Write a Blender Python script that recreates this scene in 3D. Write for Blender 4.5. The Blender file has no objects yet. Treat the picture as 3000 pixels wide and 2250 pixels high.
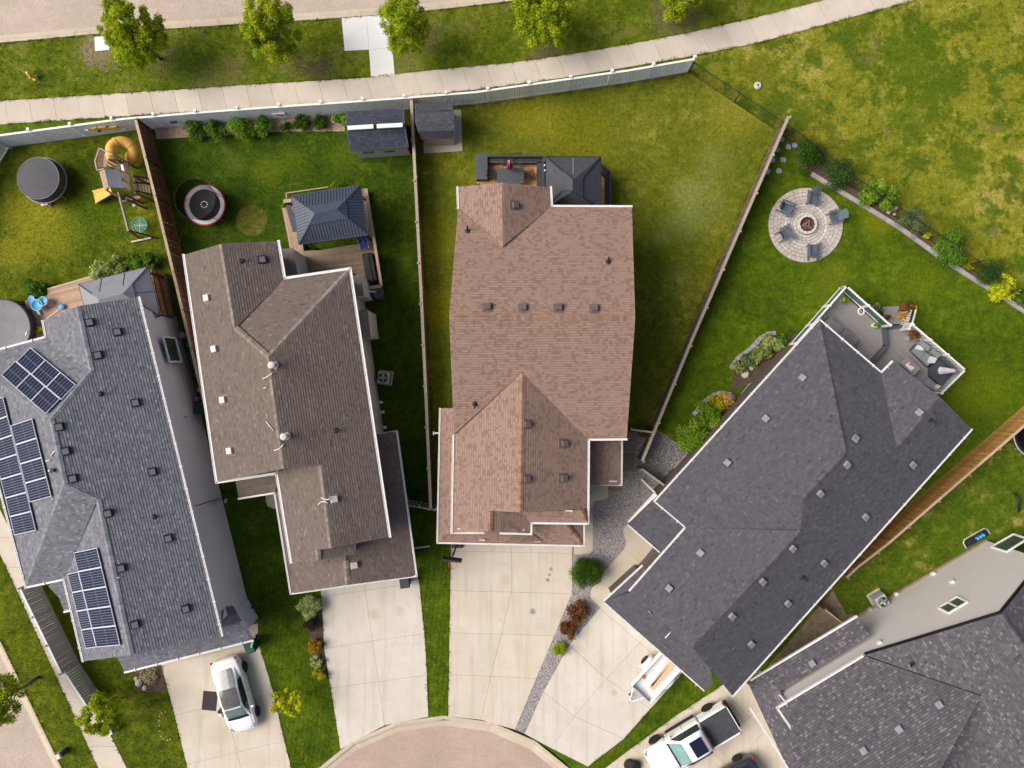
import bpy, bmesh, math, random
import numpy as np
from mathutils import Vector, Matrix
random.seed(11)
rng = np.random.default_rng(11)
sc = bpy.context.scene
C = sc.collection
R = math.radians
# ---------------------------------------------------------------- camera, world, sun, exposure
H = 44.0                      # drone height above the lawns, metres
F = 2080.0                    # focal length in photograph pixels (3000 wide)
cam_d = bpy.data.cameras.new('camera'); cam = bpy.data.objects.new('camera', cam_d); C.objects.link(cam)
cam.location = (0, 0, H); cam.rotation_euler = (0, 0, 0)
cam_d.sensor_fit = 'HORIZONTAL'; cam_d.angle = 2 * math.atan(1500 / F)
cam_d.clip_start = 0.5; cam_d.clip_end = 2000
sc.camera = cam
SUN_EL, SUN_AZ = 44.0, 271.0   # azimuth clockwise from +Y (image up)
w = bpy.data.worlds.new('World'); sc.world = w; w.use_nodes = True
wn = w.node_tree; bg = wn.nodes['Background']
sky = wn.nodes.new('ShaderNodeTexSky'); sky.sky_type = 'NISHITA'; sky.sun_disc = False
sky.sun_elevation = R(SUN_EL); sky.sun_rotation = R(SUN_AZ); sky.air_density = 0.8; sky.dust_density = 7.0; sky.ozone_density = 1.0
wn.links.new(sky.outputs[0], bg.inputs[0]); bg.inputs[1].default_value = 0.115
sd = bpy.data.lights.new('sun', 'SUN'); so = bpy.data.objects.new('sun', sd); C.objects.link(so)
sd.energy = 3.0; sd.angle = R(46); sd.color = (1.0, 0.94, 0.86)
_d = Vector((math.sin(R(SUN_AZ)) * math.cos(R(SUN_EL)), math.cos(R(SUN_AZ)) * math.cos(R(SUN_EL)), math.sin(R(SUN_EL))))
so.rotation_euler = (-_d).to_track_quat('-Z', 'Y').to_euler(); so.location = _d * 60
sc.view_settings.view_transform = 'Standard'; sc.view_settings.look = 'None'
sc.view_settings.gamma = 1.0; sc.view_settings.exposure = 0.10; sc.view_settings.use_curve_mapping = False
sc.render.engine = 'CYCLES'; sc.cycles.max_bounces = 4; sc.cycles.diffuse_bounces = 3; sc.cycles.glossy_bounces = 2; sc.cycles.transmission_bounces = 2; sc.cycles.transparent_max_bounces = 8

# ---------------------------------------------------------------- helpers
def P(px, py, z=0.0):
    "world point at height z that the photograph shows at pixel (px, py)"
    k = (H - z) / F
    return Vector(((px - 1500) * k, (1125 - py) * k, z))
def PL(pts, z=0.0): return [P(a, b, z) for a, b in pts]
UP = Vector((0, 0, 1)); CAM = Vector((0, 0, H))
WM = {}
def thing(name, label, cat, loc=(0, 0, 0), rotz=0, group=None):
    o = bpy.data.objects.new(name, None); C.objects.link(o)
    o.location = loc; o.rotation_euler = (0, 0, rotz); o.empty_display_size = 0.2
    o['label'] = label; o['category'] = cat
    if group: o['group'] = group
    WM[o.name] = Matrix.Translation(Vector(loc)) @ Matrix.Rotation(rotz, 4, 'Z')
    return o
def tag(o, label, cat, group=None):
    o['label'] = label; o['category'] = cat
    if group: o['group'] = group
    return o
def structure(o): o['kind'] = 'structure'; return o
def stuff(o): o['kind'] = 'stuff'; return o
def wm(o): return WM.get(o.name, Matrix.Identity(4)) if o else Matrix.Identity(4)
def piece(name, mesh, parent, M):
    "an object sharing mesh data, placed by world matrix M under parent"
    o = bpy.data.objects.new(name, mesh); C.objects.link(o)
    if parent: o.parent = parent
    o.matrix_basis = wm(parent).inverted() @ M
    WM[o.name] = M.copy()
    return o
def copy_tree(o, parent=None, M=None):
    c = o.copy(); C.objects.link(c); c.parent = parent
    if M is not None: c.matrix_basis = M
    for ch in list(o.children): copy_tree(ch, c)
    return c
def frame(a, b, up=UP):
    "matrix with x along a->b, z near up, origin at a"
    x = (b - a).normalized(); y = up.cross(x)
    if y.length < 1e-6: y = Vector((0, 1, 0)).cross(x)
    y.normalize(); z = x.cross(y)
    M = Matrix((x, y, z)).transposed().to_4x4(); M.translation = a
    return M
class MB:
    def __init__(s): s.v = []; s.f = []; s.m = []; s.t = []
    def face(s, pts, m=0, t=0.5):
        i = len(s.v); s.v += [Vector(p) for p in pts]; s.f.append(list(range(i, i + len(pts)))); s.m.append(m); s.t.append(t); return s
    def box(s, M, sx, sy, sz, m=0, t=0.5, taper=1.0):
        c = []
        for z in (-.5, .5):
            k = taper if z > 0 else 1.0
            for x, y in ((-.5, -.5), (.5, -.5), (.5, .5), (-.5, .5)): c.append(M @ Vector((x * sx * k, y * sy * k, z * sz)))
        i = len(s.v); s.v += c
        for q in ((3, 2, 1, 0), (4, 5, 6, 7), (0, 1, 5, 4), (1, 2, 6, 5), (2, 3, 7, 6), (3, 0, 4, 7)):
            s.f.append([i + k for k in q]); s.m.append(m); s.t.append(t)
        return s
    def boxz(s, x, y, z0, z1, sx, sy, rot=0, m=0, t=0.5, taper=1.0):
        return s.box(Matrix.Translation((x, y, (z0 + z1) / 2)) @ Matrix.Rotation(rot, 4, 'Z'), sx, sy, z1 - z0, m, t, taper)
    def bar(s, a, b, w, h, m=0, t=0.5):
        M = frame(Vector(a), Vector(b)); L = (Vector(b) - Vector(a)).length
        return s.box(M @ Matrix.Translation((L / 2, 0, 0)), L, w, h, m, t)
    def prism(s, poly, z0, z1, m=0, ms=None, t=0.5):
        ms = m if ms is None else ms
        if area2(poly) < 0: poly = list(reversed(poly))
        top = [Vector((p[0], p[1], z1)) for p in poly]; bot = [Vector((p[0], p[1], z0)) for p in poly]
        s.face(top, m, t); s.face(list(reversed(bot)), ms, t); n = len(poly)
        for i in range(n): s.face([bot[i], bot[(i + 1) % n], top[(i + 1) % n], top[i]], ms, t)
        return s
    def cyl(s, a, b, r0, r1=None, n=10, m=0, caps=True, t=0.5):
        r1 = r0 if r1 is None else r1; a = Vector(a); b = Vector(b); M = frame(a, b, UP if abs((b - a).normalized().z) < .99 else Vector((1, 0, 0)))
        L = (b - a).length; i = len(s.v)
        for x, r in ((0, r0), (L, r1)):
            for k in range(n): s.v.append(M @ Vector((x, r * math.cos(2 * math.pi * k / n), r * math.sin(2 * math.pi * k / n))))
        for k in range(n):
            s.f.append([i + k, i + (k + 1) % n, i + n + (k + 1) % n, i + n + k]); s.m.append(m); s.t.append(t)
        if caps:
            s.f.append([i + k for k in reversed(range(n))]); s.m.append(m); s.t.append(t)
            s.f.append([i + n + k for k in range(n)]); s.m.append(m); s.t.append(t)
        return s
    def tube(s, pts, r, n=8, m=0, closed=False, t=0.5):
        pts = [Vector(p) for p in pts]; i = len(s.v); N = len(pts)
        rr = r if isinstance(r, (list, tuple)) else [r] * N
        pu = None
        for j, p in enumerate(pts):
            a = pts[(j - 1) % N] if (closed or j > 0) else p; b = pts[(j + 1) % N] if (closed or j < N - 1) else p
            d = (b - a).normalized(); u = (pu - d * pu.dot(d)) if pu else (UP - d * d.z if abs(d.z) < .95 else Vector((1, 0, 0)) - d * d.x)
            u.normalize(); pu = u; wv = d.cross(u)
            for k in range(n): s.v.append(p + (u * math.cos(2 * math.pi * k / n) + wv * math.sin(2 * math.pi * k / n)) * rr[j])
        for j in range(N if closed else N - 1):
            q = (j + 1) % N
            for k in range(n):
                s.f.append([i + j * n + k, i + j * n + (k + 1) % n, i + q * n + (k + 1) % n, i + q * n + k]); s.m.append(m); s.t.append(t)
        if not closed:
            s.f.append([i + k for k in reversed(range(n))]); s.m.append(m); s.t.append(t)
            s.f.append([i + (N - 1) * n + k for k in range(n)]); s.m.append(m); s.t.append(t)
        return s
    def lathe(s, c, prof, n=16, m=0, M=None, t=0.5):
        c = Vector(c); i = len(s.v); M = M or Matrix.Identity(3)
        for r, z in prof:
            for k in range(n): s.v.append(c + M @ Vector((r * math.cos(2 * math.pi * k / n), r * math.sin(2 * math.pi * k / n), z)))
        for j in range(len(prof) - 1):
            for k in range(n):
                s.f.append([i + j * n + k, i + j * n + (k + 1) % n, i + (j + 1) * n + (k + 1) % n, i + (j + 1) * n + k]); s.m.append(m); s.t.append(t)
        s.f.append([i + k for k in reversed(range(n))]); s.m.append(m); s.t.append(t)
        s.f.append([i + (len(prof) - 1) * n + k for k in range(n)]); s.m.append(m); s.t.append(t)
        return s
    def loft(s, rings, m=0, closed=False, caps=True, t=0.5):
        "rings: lists of equal length of points"
        i = len(s.v); n = len(rings[0])
        for r in rings: s.v += [Vector(p) for p in r]
        for j in range(len(rings) - 1):
            for k in range(n if closed else n - 1):
                s.f.append([i + j * n + k, i + j * n + (k + 1) % n, i + (j + 1) * n + (k + 1) % n, i + (j + 1) * n + k]); s.m.append(m); s.t.append(t)
        if caps:
            s.f.append([i + k for k in reversed(range(n))]); s.m.append(m); s.t.append(t)
            s.f.append([i + (len(rings) - 1) * n + k for k in range(n)]); s.m.append(m); s.t.append(t)
        return s
    def mesh(s, name, mats, M=None, smooth=False):
        me = bpy.data.meshes.new(name)
        vs = [tuple(M @ v) for v in s.v] if M is not None else [tuple(v) for v in s.v]
        me.from_pydata(vs, [], s.f)
        if not isinstance(mats, (list, tuple)): mats = [mats]
        for q in mats: me.materials.append(MAT[q] if isinstance(q, str) else q)
        if len(mats) > 1: me.polygons.foreach_set('material_index', s.m)
        if any(q != .5 for q in s.t):
            a = me.attributes.new('tone', 'FLOAT', 'FACE'); a.data.foreach_set('value', s.t)
        if smooth: me.polygons.foreach_set('use_smooth', [True] * len(me.polygons))
        me.update(); return me
    def build(s, name, mats, parent=None, smooth=False, local=False):
        M = None if (local or not parent) else wm(parent).inverted()
        o = bpy.data.objects.new(name, s.mesh(name, mats, M, smooth)); C.objects.link(o)
        if parent: o.parent = parent; WM[o.name] = wm(parent).copy()
        return o
def area2(poly):
    return sum(poly[i][0] * poly[(i + 1) % len(poly)][1] - poly[(i + 1) % len(poly)][0] * poly[i][1] for i in range(len(poly))) / 2
def inset(poly, d):
    "offset a polygon inwards by d metres (mitred)"
    if area2(poly) < 0: poly = list(reversed(poly))
    out = []; n = len(poly)
    for i in range(n):
        p0, p1, p2 = Vector(poly[i - 1][:2]), Vector(poly[i][:2]), Vector(poly[(i + 1) % n][:2])
        a = (p1 - p0).normalized(); b = (p2 - p1).normalized()
        na = Vector((-a.y, a.x)); nb = Vector((-b.y, b.x)); k = na + nb
        if k.length < .2: out.append(p1 + na * d); continue
        k.normalize(); out.append(p1 + k * (d / max(.35, k.dot(na))))
    return out
def inpoly(x, y, poly):
    r = False; n = len(poly); j = n - 1
    for i in range(n):
        xi, yi = poly[i][0], poly[i][1]; xj, yj = poly[j][0], poly[j][1]
        if (yi > y) != (yj > y) and x < (xj - xi) * (y - yi) / (yj - yi) + xi: r = not r
        j = i
    return r
def inpoly_np(x, y, poly):
    r = np.zeros(x.shape, bool); n = len(poly); j = n - 1
    for i in range(n):
        xi, yi = poly[i][0], poly[i][1]; xj, yj = poly[j][0], poly[j][1]
        c = ((yi > y) != (yj > y)) & (x < (xj - xi) * (y - yi) / ((yj - yi) if yj != yi else 1e-9) + xi)
        r ^= c; j = i
    return r
def bevel(o, w=.02, seg=2):
    m = o.modifiers.new('bevel', 'BEVEL'); m.width = w; m.segments = seg; m.limit_method = 'ANGLE'; return o
def subsurf(o, n=2):
    m = o.modifiers.new('subsurf', 'SUBSURF'); m.levels = n; m.render_levels = n; return o
def lerp(a, b, t): return a + (b - a) * t
def polyline_at(pts, d):
    for a, b in zip(pts, pts[1:]):
        L = (b - a).length
        if d <= L: return a + (b - a) * (d / L), (b - a).normalized()
        d -= L
    return pts[-1], (pts[-1] - pts[-2]).normalized()
def plen(pts): return sum((b - a).length for a, b in zip(pts, pts[1:]))

# ---------------------------------------------------------------- materials
MAT = {}
def srgb(r, g, b):
    f = lambda c: (c / 255 / 12.92) if c / 255 <= .04045 else ((c / 255 + .055) / 1.055) ** 2.4
    return (f(r), f(g), f(b))
class NT:
    def __init__(s, name):
        s.m = bpy.data.materials.new(name); s.m.use_nodes = True; s.t = s.m.node_tree; s.n = s.t.nodes; s.b = s.n['Principled BSDF']; s.out = s.n['Material Output']
        s.pos = s.n.new('ShaderNodeNewGeometry').outputs['Position']
    def L(s, a, b): s.t.links.new(a, b)
    def noise(s, scale, detail=4, rough=.55, off=(0, 0, 0), stretch=None, vec=None):
        v = vec or s.pos
        if stretch or off != (0, 0, 0):
            mp = s.n.new('ShaderNodeMapping'); mp.inputs['Location'].default_value = off
            if stretch: mp.inputs['Scale'].default_value = stretch[:3]; mp.inputs['Rotation'].default_value = (0, 0, stretch[3] if len(stretch) > 3 else 0)
            s.L(v, mp.inputs[0]); v = mp.outputs[0]
        n = s.n.new('ShaderNodeTexNoise'); n.inputs['Scale'].default_value = scale; n.inputs['Detail'].default_value = detail; n.inputs['Roughness'].default_value = rough
        s.L(v, n.inputs['Vector']); return n.outputs[0]
    def ramp(s, fac, stops, interp='LINEAR'):
        r = s.n.new('ShaderNodeValToRGB'); r.color_ramp.interpolation = interp; e = r.color_ramp.elements
        while len(e) < len(stops): e.new(.5)
        for k, (p, c) in zip(e, stops): k.position = p; k.color = (c[0], c[1], c[2], 1) if isinstance(c, (tuple, list)) else (c, c, c, 1)
        s.L(fac, r.inputs[0]); return r.outputs[0]
    def mix(s, fac, a, b, mode='MIX'):
        n = s.n.new('ShaderNodeMix'); n.data_type = 'RGBA'; n.blend_type = mode
        for i, x in ((0, fac), (6, a), (7, b)):
            if isinstance(x, (int, float)): n.inputs[i].default_value = x if i == 0 else (x, x, x, 1)
            elif isinstance(x, (tuple, list)): n.inputs[i].default_value = (x[0], x[1], x[2], 1)
            else: s.L(x, n.inputs[i])
        return n.outputs[2]
    def math(s, op, a, b=None, c=None):
        n = s.n.new('ShaderNodeMath'); n.operation = op
        for i, x in enumerate((a, b, c)):
            if x is None: continue
            if isinstance(x, (int, float)): n.inputs[i].default_value = x
            else: s.L(x, n.inputs[i])
        return n.outputs[0]
    def attr(s, name):
        n = s.n.new('ShaderNodeAttribute'); n.attribute_name = name; return n.outputs['Fac']
    def rand(s): return s.n.new('ShaderNodeObjectInfo').outputs['Random']
    def bump(s, h, strength=.3, dist=.02):
        n = s.n.new('ShaderNodeBump'); n.inputs['Strength'].default_value = strength; n.inputs['Distance'].default_value = dist
        s.L(h, n.inputs['Height']); s.L(n.outputs[0], s.b.inputs['Normal'])
    def done(s, col, rough=.8, spec=.3, metal=0.0):
        if isinstance(col, (tuple, list)): s.b.inputs['Base Color'].default_value = (col[0], col[1], col[2], 1)
        else: s.L(col, s.b.inputs['Base Color'])
        s.b.inputs['Roughness'].default_value = rough; s.b.inputs['Specular IOR Level'].default_value = spec; s.b.inputs['Metallic'].default_value = metal
        MAT[s.m.name] = s.m; return s.m
def mat(name, c, c2=None, sc_=2.0, rough=.8, spec=.3, metal=0, rnd=0, bump=0, bsc=60, detail=5, stretch=None, contrast=(.35, .65), dirt=None):
    t = NT(name); col = c
    if c2: col = t.mix(t.ramp(t.noise(sc_, detail, .6, stretch=stretch), [(contrast[0], 0), (contrast[1], 1)]), c, c2)
    if dirt: col = t.mix(t.ramp(t.noise(dirt[1], 3, .6, off=(7, 3, 0)), [(dirt[2], 0), (dirt[3], 1)]), col, dirt[0])
    if rnd:
        k = t.math('MULTIPLY_ADD', t.rand(), rnd, 1 - rnd / 2)
        col = t.mix(1.0, col, k, 'MULTIPLY') if not isinstance(col, tuple) else t.mix(1.0, t.mix(0.0, col, col), k, 'MULTIPLY')
    if bump: t.bump(t.noise(bsc, 3, .6), bump, .01)
    return t.done(col, rough, spec, metal)
def tonemat(name, stops, grain=.25, gsc=70, rough=.9, spec=.15, big=None, trans=0, rnd=0):
    t = NT(name); col = t.ramp(t.attr('tone'), stops)
    if grain: col = t.mix(grain, col, t.ramp(t.noise(gsc, 3, .7), [(.3, .25), (.7, 1.0)]), 'MULTIPLY')
    if big: col = t.mix(t.ramp(t.noise(big[1], 3, .55), [(.4, 0), (.7, big[2])]), col, big[0])
    m = t.done(col, rough, spec)
    if trans:
        tr = t.n.new('ShaderNodeBsdfTranslucent'); t.L(col, tr.inputs[0]) if not isinstance(col, tuple) else None
        mx = t.n.new('ShaderNodeMixShader'); mx.inputs[0].default_value = trans
        t.L(t.b.outputs[0], mx.inputs[1]); t.L(tr.outputs[0], mx.inputs[2]); t.L(mx.outputs[0], t.out.inputs[0])
    return m
def grassmat(name, greens, straw, amt, psc=.35, off=(0, 0, 0), spots=(), fine=.62, brown=None, stripes=None, gain=(1.25, 1.42, 1.3), patch=None):
    "greens: dark, mid, light; straw patches by noise; spots: (px, py, r_m, colour, strength)"
    t = NT(name); gn = lambda c: (c[0] * gain[0], c[1] * gain[1], c[2] * gain[2])
    greens = [gn(c) for c in greens]; straw = gn(straw); brown = (gn(brown[0]), brown[1]) if brown else None; spots = [(a, b, r, gn(c), k) for a, b, r, c, k in spots]
    n1 = t.noise(psc, 4, .62, off=off); n2 = t.noise(1.7, 4, .65, off=off); n3 = t.noise(13, 3, .75); n4 = t.noise(45, 1, .7)
    base = t.ramp(t.math('MULTIPLY_ADD', n2, .55, t.math('MULTIPLY', n1, .45)), [(.36, greens[0]), (.5, greens[1]), (.64, greens[2])])
    if stripes:
        wv = t.n.new('ShaderNodeTexWave'); wv.inputs['Scale'].default_value = stripes[1]; wv.inputs['Distortion'].default_value = .6
        mp = t.n.new('ShaderNodeMapping'); mp.inputs['Rotation'].default_value = (0, 0, stripes[0]); t.L(t.pos, mp.inputs[0]); t.L(mp.outputs[0], wv.inputs[0])
        base = t.mix(stripes[2], base, t.ramp(wv.outputs[0], [(.2, .55), (.8, 1.3)]), 'MULTIPLY')
    m = t.math('MULTIPLY_ADD', n1, .55, t.math('MULTIPLY_ADD', n2, .3, t.math('MULTIPLY', n3, .15)))
    base = t.mix(t.ramp(m, [(amt, 0), (amt + .09, 1)]), base, straw)
    if patch:      # ragged green patches at two scales
        for c_, s1, th, o_ in patch:
            pn = t.math('MULTIPLY_ADD', t.noise(s1, 6, .7, off=o_), .8, t.math('MULTIPLY', n3, .2)); base = t.mix(t.ramp(pn, [(th, 0), (th + .045, .9)]), base, gn(c_))
    if brown: base = t.mix(t.ramp(t.noise(psc * 1.6, 4, .6, off=(31, 17, 0)), [(brown[1], 0), (brown[1] + .1, .85)]), base, brown[0])
    for px, py, r, c, k in spots:
        p = P(px, py); d = t.n.new('ShaderNodeVectorMath'); d.operation = 'DISTANCE'; t.L(t.pos, d.inputs[0]); d.inputs[1].default_value = p
        f = t.math('ADD', t.math('DIVIDE', d.outputs['Value'], r), t.math('MULTIPLY_ADD', n2, 2.6, -1.3))
        f = t.math('ADD', f, t.math('MULTIPLY_ADD', n3, .6, -.3))
        base = t.mix(t.ramp(f, [(.45, k), (1.0, 0)]), base, c)
    col = t.mix(fine, base, t.ramp(t.math('MULTIPLY_ADD', n3, .6, t.math('MULTIPLY', n4, .4)), [(.32, .35), (.5, .95), (.68, 1.7)]), 'MULTIPLY')
    col = t.mix(.38, col, t.ramp(t.noise(4.5, 4, .7, off=(2, 5, 0)), [(.33, .45), (.5, 1.0), (.68, 1.6)]), 'MULTIPLY')
    return t.done(col, .95, .1)
# greens are saturated, as the photograph shows them
G_D, G_M, G_L = (.030, .052, .003), (.055, .088, .004), (.105, .135, .006)
STRAW = (.30, .23, .065)
grassmat('grass_base', (G_D, G_M, G_L), (.16, .15, .02), .60)
grassmat('grass_boulevard', ((.040, .058, .004), (.085, .100, .006), (.15, .15, .014)), (.15, .115, .040), .535, .30, (3, 9, 0), brown=((.13, .10, .045), .64),
         spots=((480, 170, 1.5, (.105, .085, .035), .6), (860, 178, 1.3, (.105, .085, .035), .6), (1240, 112, 1.3, (.11, .085, .04), .6), (1606, 158, 1.3, (.10, .075, .04), .8), (1975, 45, 1.8, (.10, .075, .045), .8), (285, 145, 1.5, (.19, .14, .085), .9),
                (930, 205, 1.2, (.09, .06, .04), .7), (105, 215, .6, (.03, .05, .004), .8), (600, 240, 1.6, (.15, .12, .045), .7), (1180, 190, 1.8, (.16, .13, .04), .6), (560, 200, 1.6, (.05, .085, .004), .6)))
grassmat('grass_park', ((.118, .134, .008), (.168, .168, .012), (.232, .212, .026)), (.29, .24, .05), .545, .24, (5, 2, 0), brown=((.18, .135, .05), .63), fine=.85, gain=(1.16, 1.22, 1.4),
         patch=(((.060, .092, .005), .40, .505, (2, 7, 0)), ((.055, .088, .004), 1.0, .545, (11, 3, 0)), ((.30, .24, .05), .8, .60, (4, 15, 0))),
         spots=((2660, 170, 3.2, (.060, .098, .003), .75), (2690, 330, 2.6, (.065, .10, .004), .6), (2360, 320, 1.4, (.065, .095, .004), .6), (2830, 470, 1.6, (.065, .095, .004), .7), (2960, 480, .8, (.06, .098, .004), .8), (2420, 480, 2.4, (.105, .11, .006), .6), (2560, 640, 3.0, (.13, .125, .008), .6), (2750, 740, 2.5, (.14, .13, .01), .5), (2230, 210, 2.0, (.09, .105, .006), .6), (2330, 370, 1.6, (.085, .10, .006), .5)))
grassmat('grass_yard_west', ((.030, .046, .003), (.066, .079, .004), (.132, .128, .008)), (.20, .17, .022), .585, .30, (1, 4, 0),
         spots=((90, 620, 2.2, (.19, .16, .012), .65), (160, 690, 2.0, (.16, .145, .010), .55), (40, 740, 1.6, (.20, .165, .015), .6), (300, 610, 2.2, (.045, .078, .003), .5), (250, 2060, 2.2, (.055, .08, .003), .4)))
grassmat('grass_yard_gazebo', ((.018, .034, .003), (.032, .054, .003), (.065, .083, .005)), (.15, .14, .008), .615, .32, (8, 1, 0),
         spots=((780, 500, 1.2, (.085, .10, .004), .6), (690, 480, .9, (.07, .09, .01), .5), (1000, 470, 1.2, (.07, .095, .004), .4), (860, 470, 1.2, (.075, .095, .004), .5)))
grassmat('grass_yard_middle', ((.056, .070, .005), (.096, .099, .008), (.152, .135, .016)), (.215, .168, .040), .57, .26, (2, 12, 0),
         spots=((2050, 590, 1.9, (.17, .17, .05), .42), (2000, 650, 1.4, (.16, .165, .05), .38), (2090, 480, 1.5, (.17, .16, .04), .35), (1940, 700, .7, (.17, .18, .06), .3), (2010, 560, 1.2, (.18, .185, .06), .3), (1980, 820, 1.2, (.16, .165, .05), .4), (2120, 800, 1.3, (.13, .10, .006), .5),
                (1700, 400, 2.5, (.13, .115, .004), .5), (1560, 330, 2.2, (.20, .155, .010), .5), (1300, 480, 1.8, (.10, .105, .003), .5), (1290, 900, 1.6, (.19, .15, .004), .6), (1280, 700, 2.0, (.15, .135, .004), .5), (1930, 780, 2.0, (.075, .095, .004), .5), (2160, 330, 2.0, (.22, .17, .02), .4)))
grassmat('grass_yard_firepit', ((.032, .051, .003), (.055, .081, .003), (.095, .113, .006)), (.19, .165, .006), .625, .30, (9, 6, 0),
         spots=((2570, 650, 1.2, (.14, .13, .004), .5), (2440, 810, 1.2, (.12, .11, .008), .5), (2850, 1150, 2.2, (.12, .13, .004), .5), (2700, 820, 1.5, (.10, .115, .004), .4)))
grassmat('grass_front', ((.028, .046, .003), (.050, .074, .003), (.088, .106, .005)), (.18, .16, .02), .63, .35, (4, 4, 0), stripes=(R(7), 1.1, .16))
grassmat('grass_side', ((.040, .060, .005), (.060, .085, .005), (.13, .12, .02)), (.26, .19, .06), .57, .5, (14, 3, 0))
grassmat('grass_dry_circle', ((.060, .062, .006), (.088, .080, .012), (.125, .105, .024)), (.17, .125, .045), .58, .8, (6, 6, 0))
# hard ground
def concrete(name, c, c2, dirt, rnd=.10, spots=(), streak=None):
    t = NT(name)
    col = t.mix(t.ramp(t.noise(.55, 5, .6), [(.35, 0), (.68, 1)]), c, c2)
    col = t.mix(t.ramp(t.noise(1.6, 5, .65, off=(9, 4, 2)), [(.52, 0), (.75, .55)]), col, dirt)
    col = t.mix(.35, col, t.ramp(t.noise(28, 4, .7), [(.3, .72), (.7, 1.15)]), 'MULTIPLY')
    col = t.mix(1.0, col, t.math('MULTIPLY_ADD', t.rand(), rnd, 1 - rnd / 2), 'MULTIPLY')
    if streak: col = t.mix(t.ramp(t.noise(1.0, 3, .6, stretch=(2.2, .16, 1, streak)), [(.50, 0), (.68, .38)]), col, tuple(x * .82 for x in dirt))
    for px, py, r_, c_, k_ in spots:
        d = t.n.new('ShaderNodeVectorMath'); d.operation = 'DISTANCE'; t.L(t.pos, d.inputs[0]); d.inputs[1].default_value = P(px, py, .04)
        f = t.math('ADD', t.math('DIVIDE', d.outputs['Value'], r_), t.math('MULTIPLY_ADD', t.noise(6, 3, .6), 1.0, -.5)); col = t.mix(t.ramp(f, [(.4, k_), (1.0, 0)]), col, c_)
    sp = t.ramp(t.noise(7, 2, .5, off=(3, 8, 1)), [(.74, 0), (.78, .5)])
    col = t.mix(sp, col, (.22, .18, .14))
    t.bump(t.noise(60, 3, .6), .15, .005)
    return t.done(col, .9, .2)
concrete('concrete_path', (.525, .465, .39), (.59, .535, .465), (.46, .395, .32), .16)
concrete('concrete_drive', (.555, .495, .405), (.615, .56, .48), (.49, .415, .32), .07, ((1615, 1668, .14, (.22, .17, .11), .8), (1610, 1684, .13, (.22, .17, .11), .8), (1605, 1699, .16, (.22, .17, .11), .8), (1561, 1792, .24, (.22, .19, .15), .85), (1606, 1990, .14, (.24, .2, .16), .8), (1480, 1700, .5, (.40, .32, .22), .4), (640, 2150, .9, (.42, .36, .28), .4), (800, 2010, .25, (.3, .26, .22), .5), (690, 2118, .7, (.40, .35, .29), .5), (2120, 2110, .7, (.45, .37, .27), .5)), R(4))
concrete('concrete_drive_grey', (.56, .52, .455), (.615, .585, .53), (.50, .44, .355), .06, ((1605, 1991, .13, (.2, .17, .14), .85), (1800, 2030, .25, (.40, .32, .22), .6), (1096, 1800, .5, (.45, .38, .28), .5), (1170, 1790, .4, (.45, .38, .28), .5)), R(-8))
concrete('concrete_new', (.72, .72, .72), (.79, .79, .80), (.66, .65, .63), .04)
concrete('concrete_walk', (.52, .465, .37), (.58, .52, .42), (.46, .40, .31), .08)
concrete('concrete_kerb', (.50, .43, .33), (.57, .50, .40), (.36, .30, .22), .08)
def asphalt(name, c, c2, dark, sc1=1.2):
    t = NT(name)
    col = t.mix(t.ramp(t.noise(sc1, 5, .6), [(.3, 0), (.7, 1)]), c, c2)
    col = t.mix(t.ramp(t.noise(.25, 3, .5, off=(4, 2, 0)), [(.45, 0), (.75, .6)]), col, dark)
    col = t.mix(.65, col, t.ramp(t.noise(24, 3, .75), [(.3, .5), (.5, 1), (.72, 1.55)]), 'MULTIPLY')
    t.bump(t.noise(80, 2, .6), .4, .008)
    return t.done(col, .93, .2)
asphalt('asphalt_road', (.43, .355, .295), (.50, .42, .355), (.38, .315, .27))
asphalt('asphalt_court', (.395, .305, .25), (.46, .36, .295), (.33, .255, .215), .8)
def gravelmat(name, a, b, c):
    t = NT(name); v = t.n.new('ShaderNodeTexVoronoi'); v.inputs['Scale'].default_value = 17; t.L(t.pos, v.inputs[0])
    col = t.ramp(t.math('MULTIPLY_ADD', t.noise(15, 3, .7), .6, t.math('MULTIPLY', v.outputs['Distance'], .55)), [(.3, a), (.5, b), (.72, c)])
    t.bump(v.outputs['Distance'], .6, .03); return t.done(col, .9, .2)
gravelmat('gravel_grey', (.085, .08, .085), (.20, .185, .19), (.44, .41, .41))
gravelmat('gravel_dark', (.045, .042, .042), (.11, .105, .105), (.26, .25, .25))
gravelmat('gravel_tan', (.16, .10, .065), (.34, .24, .17), (.55, .44, .33))
gravelmat('mulch_dark', (.030, .020, .015), (.075, .048, .035), (.15, .105, .08))
tonemat('pebble', [(0, (.07, .065, .07)), (.5, (.24, .225, .225)), (1, (.62, .58, .57))], 0)
tonemat('pebble_tan', [(0, (.15, .10, .07)), (.5, (.38, .28, .20)), (1, (.62, .52, .42))], 0)
mat('soil', (.20, .15, .095), (.30, .235, .16), 3, bump=.4)
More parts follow.
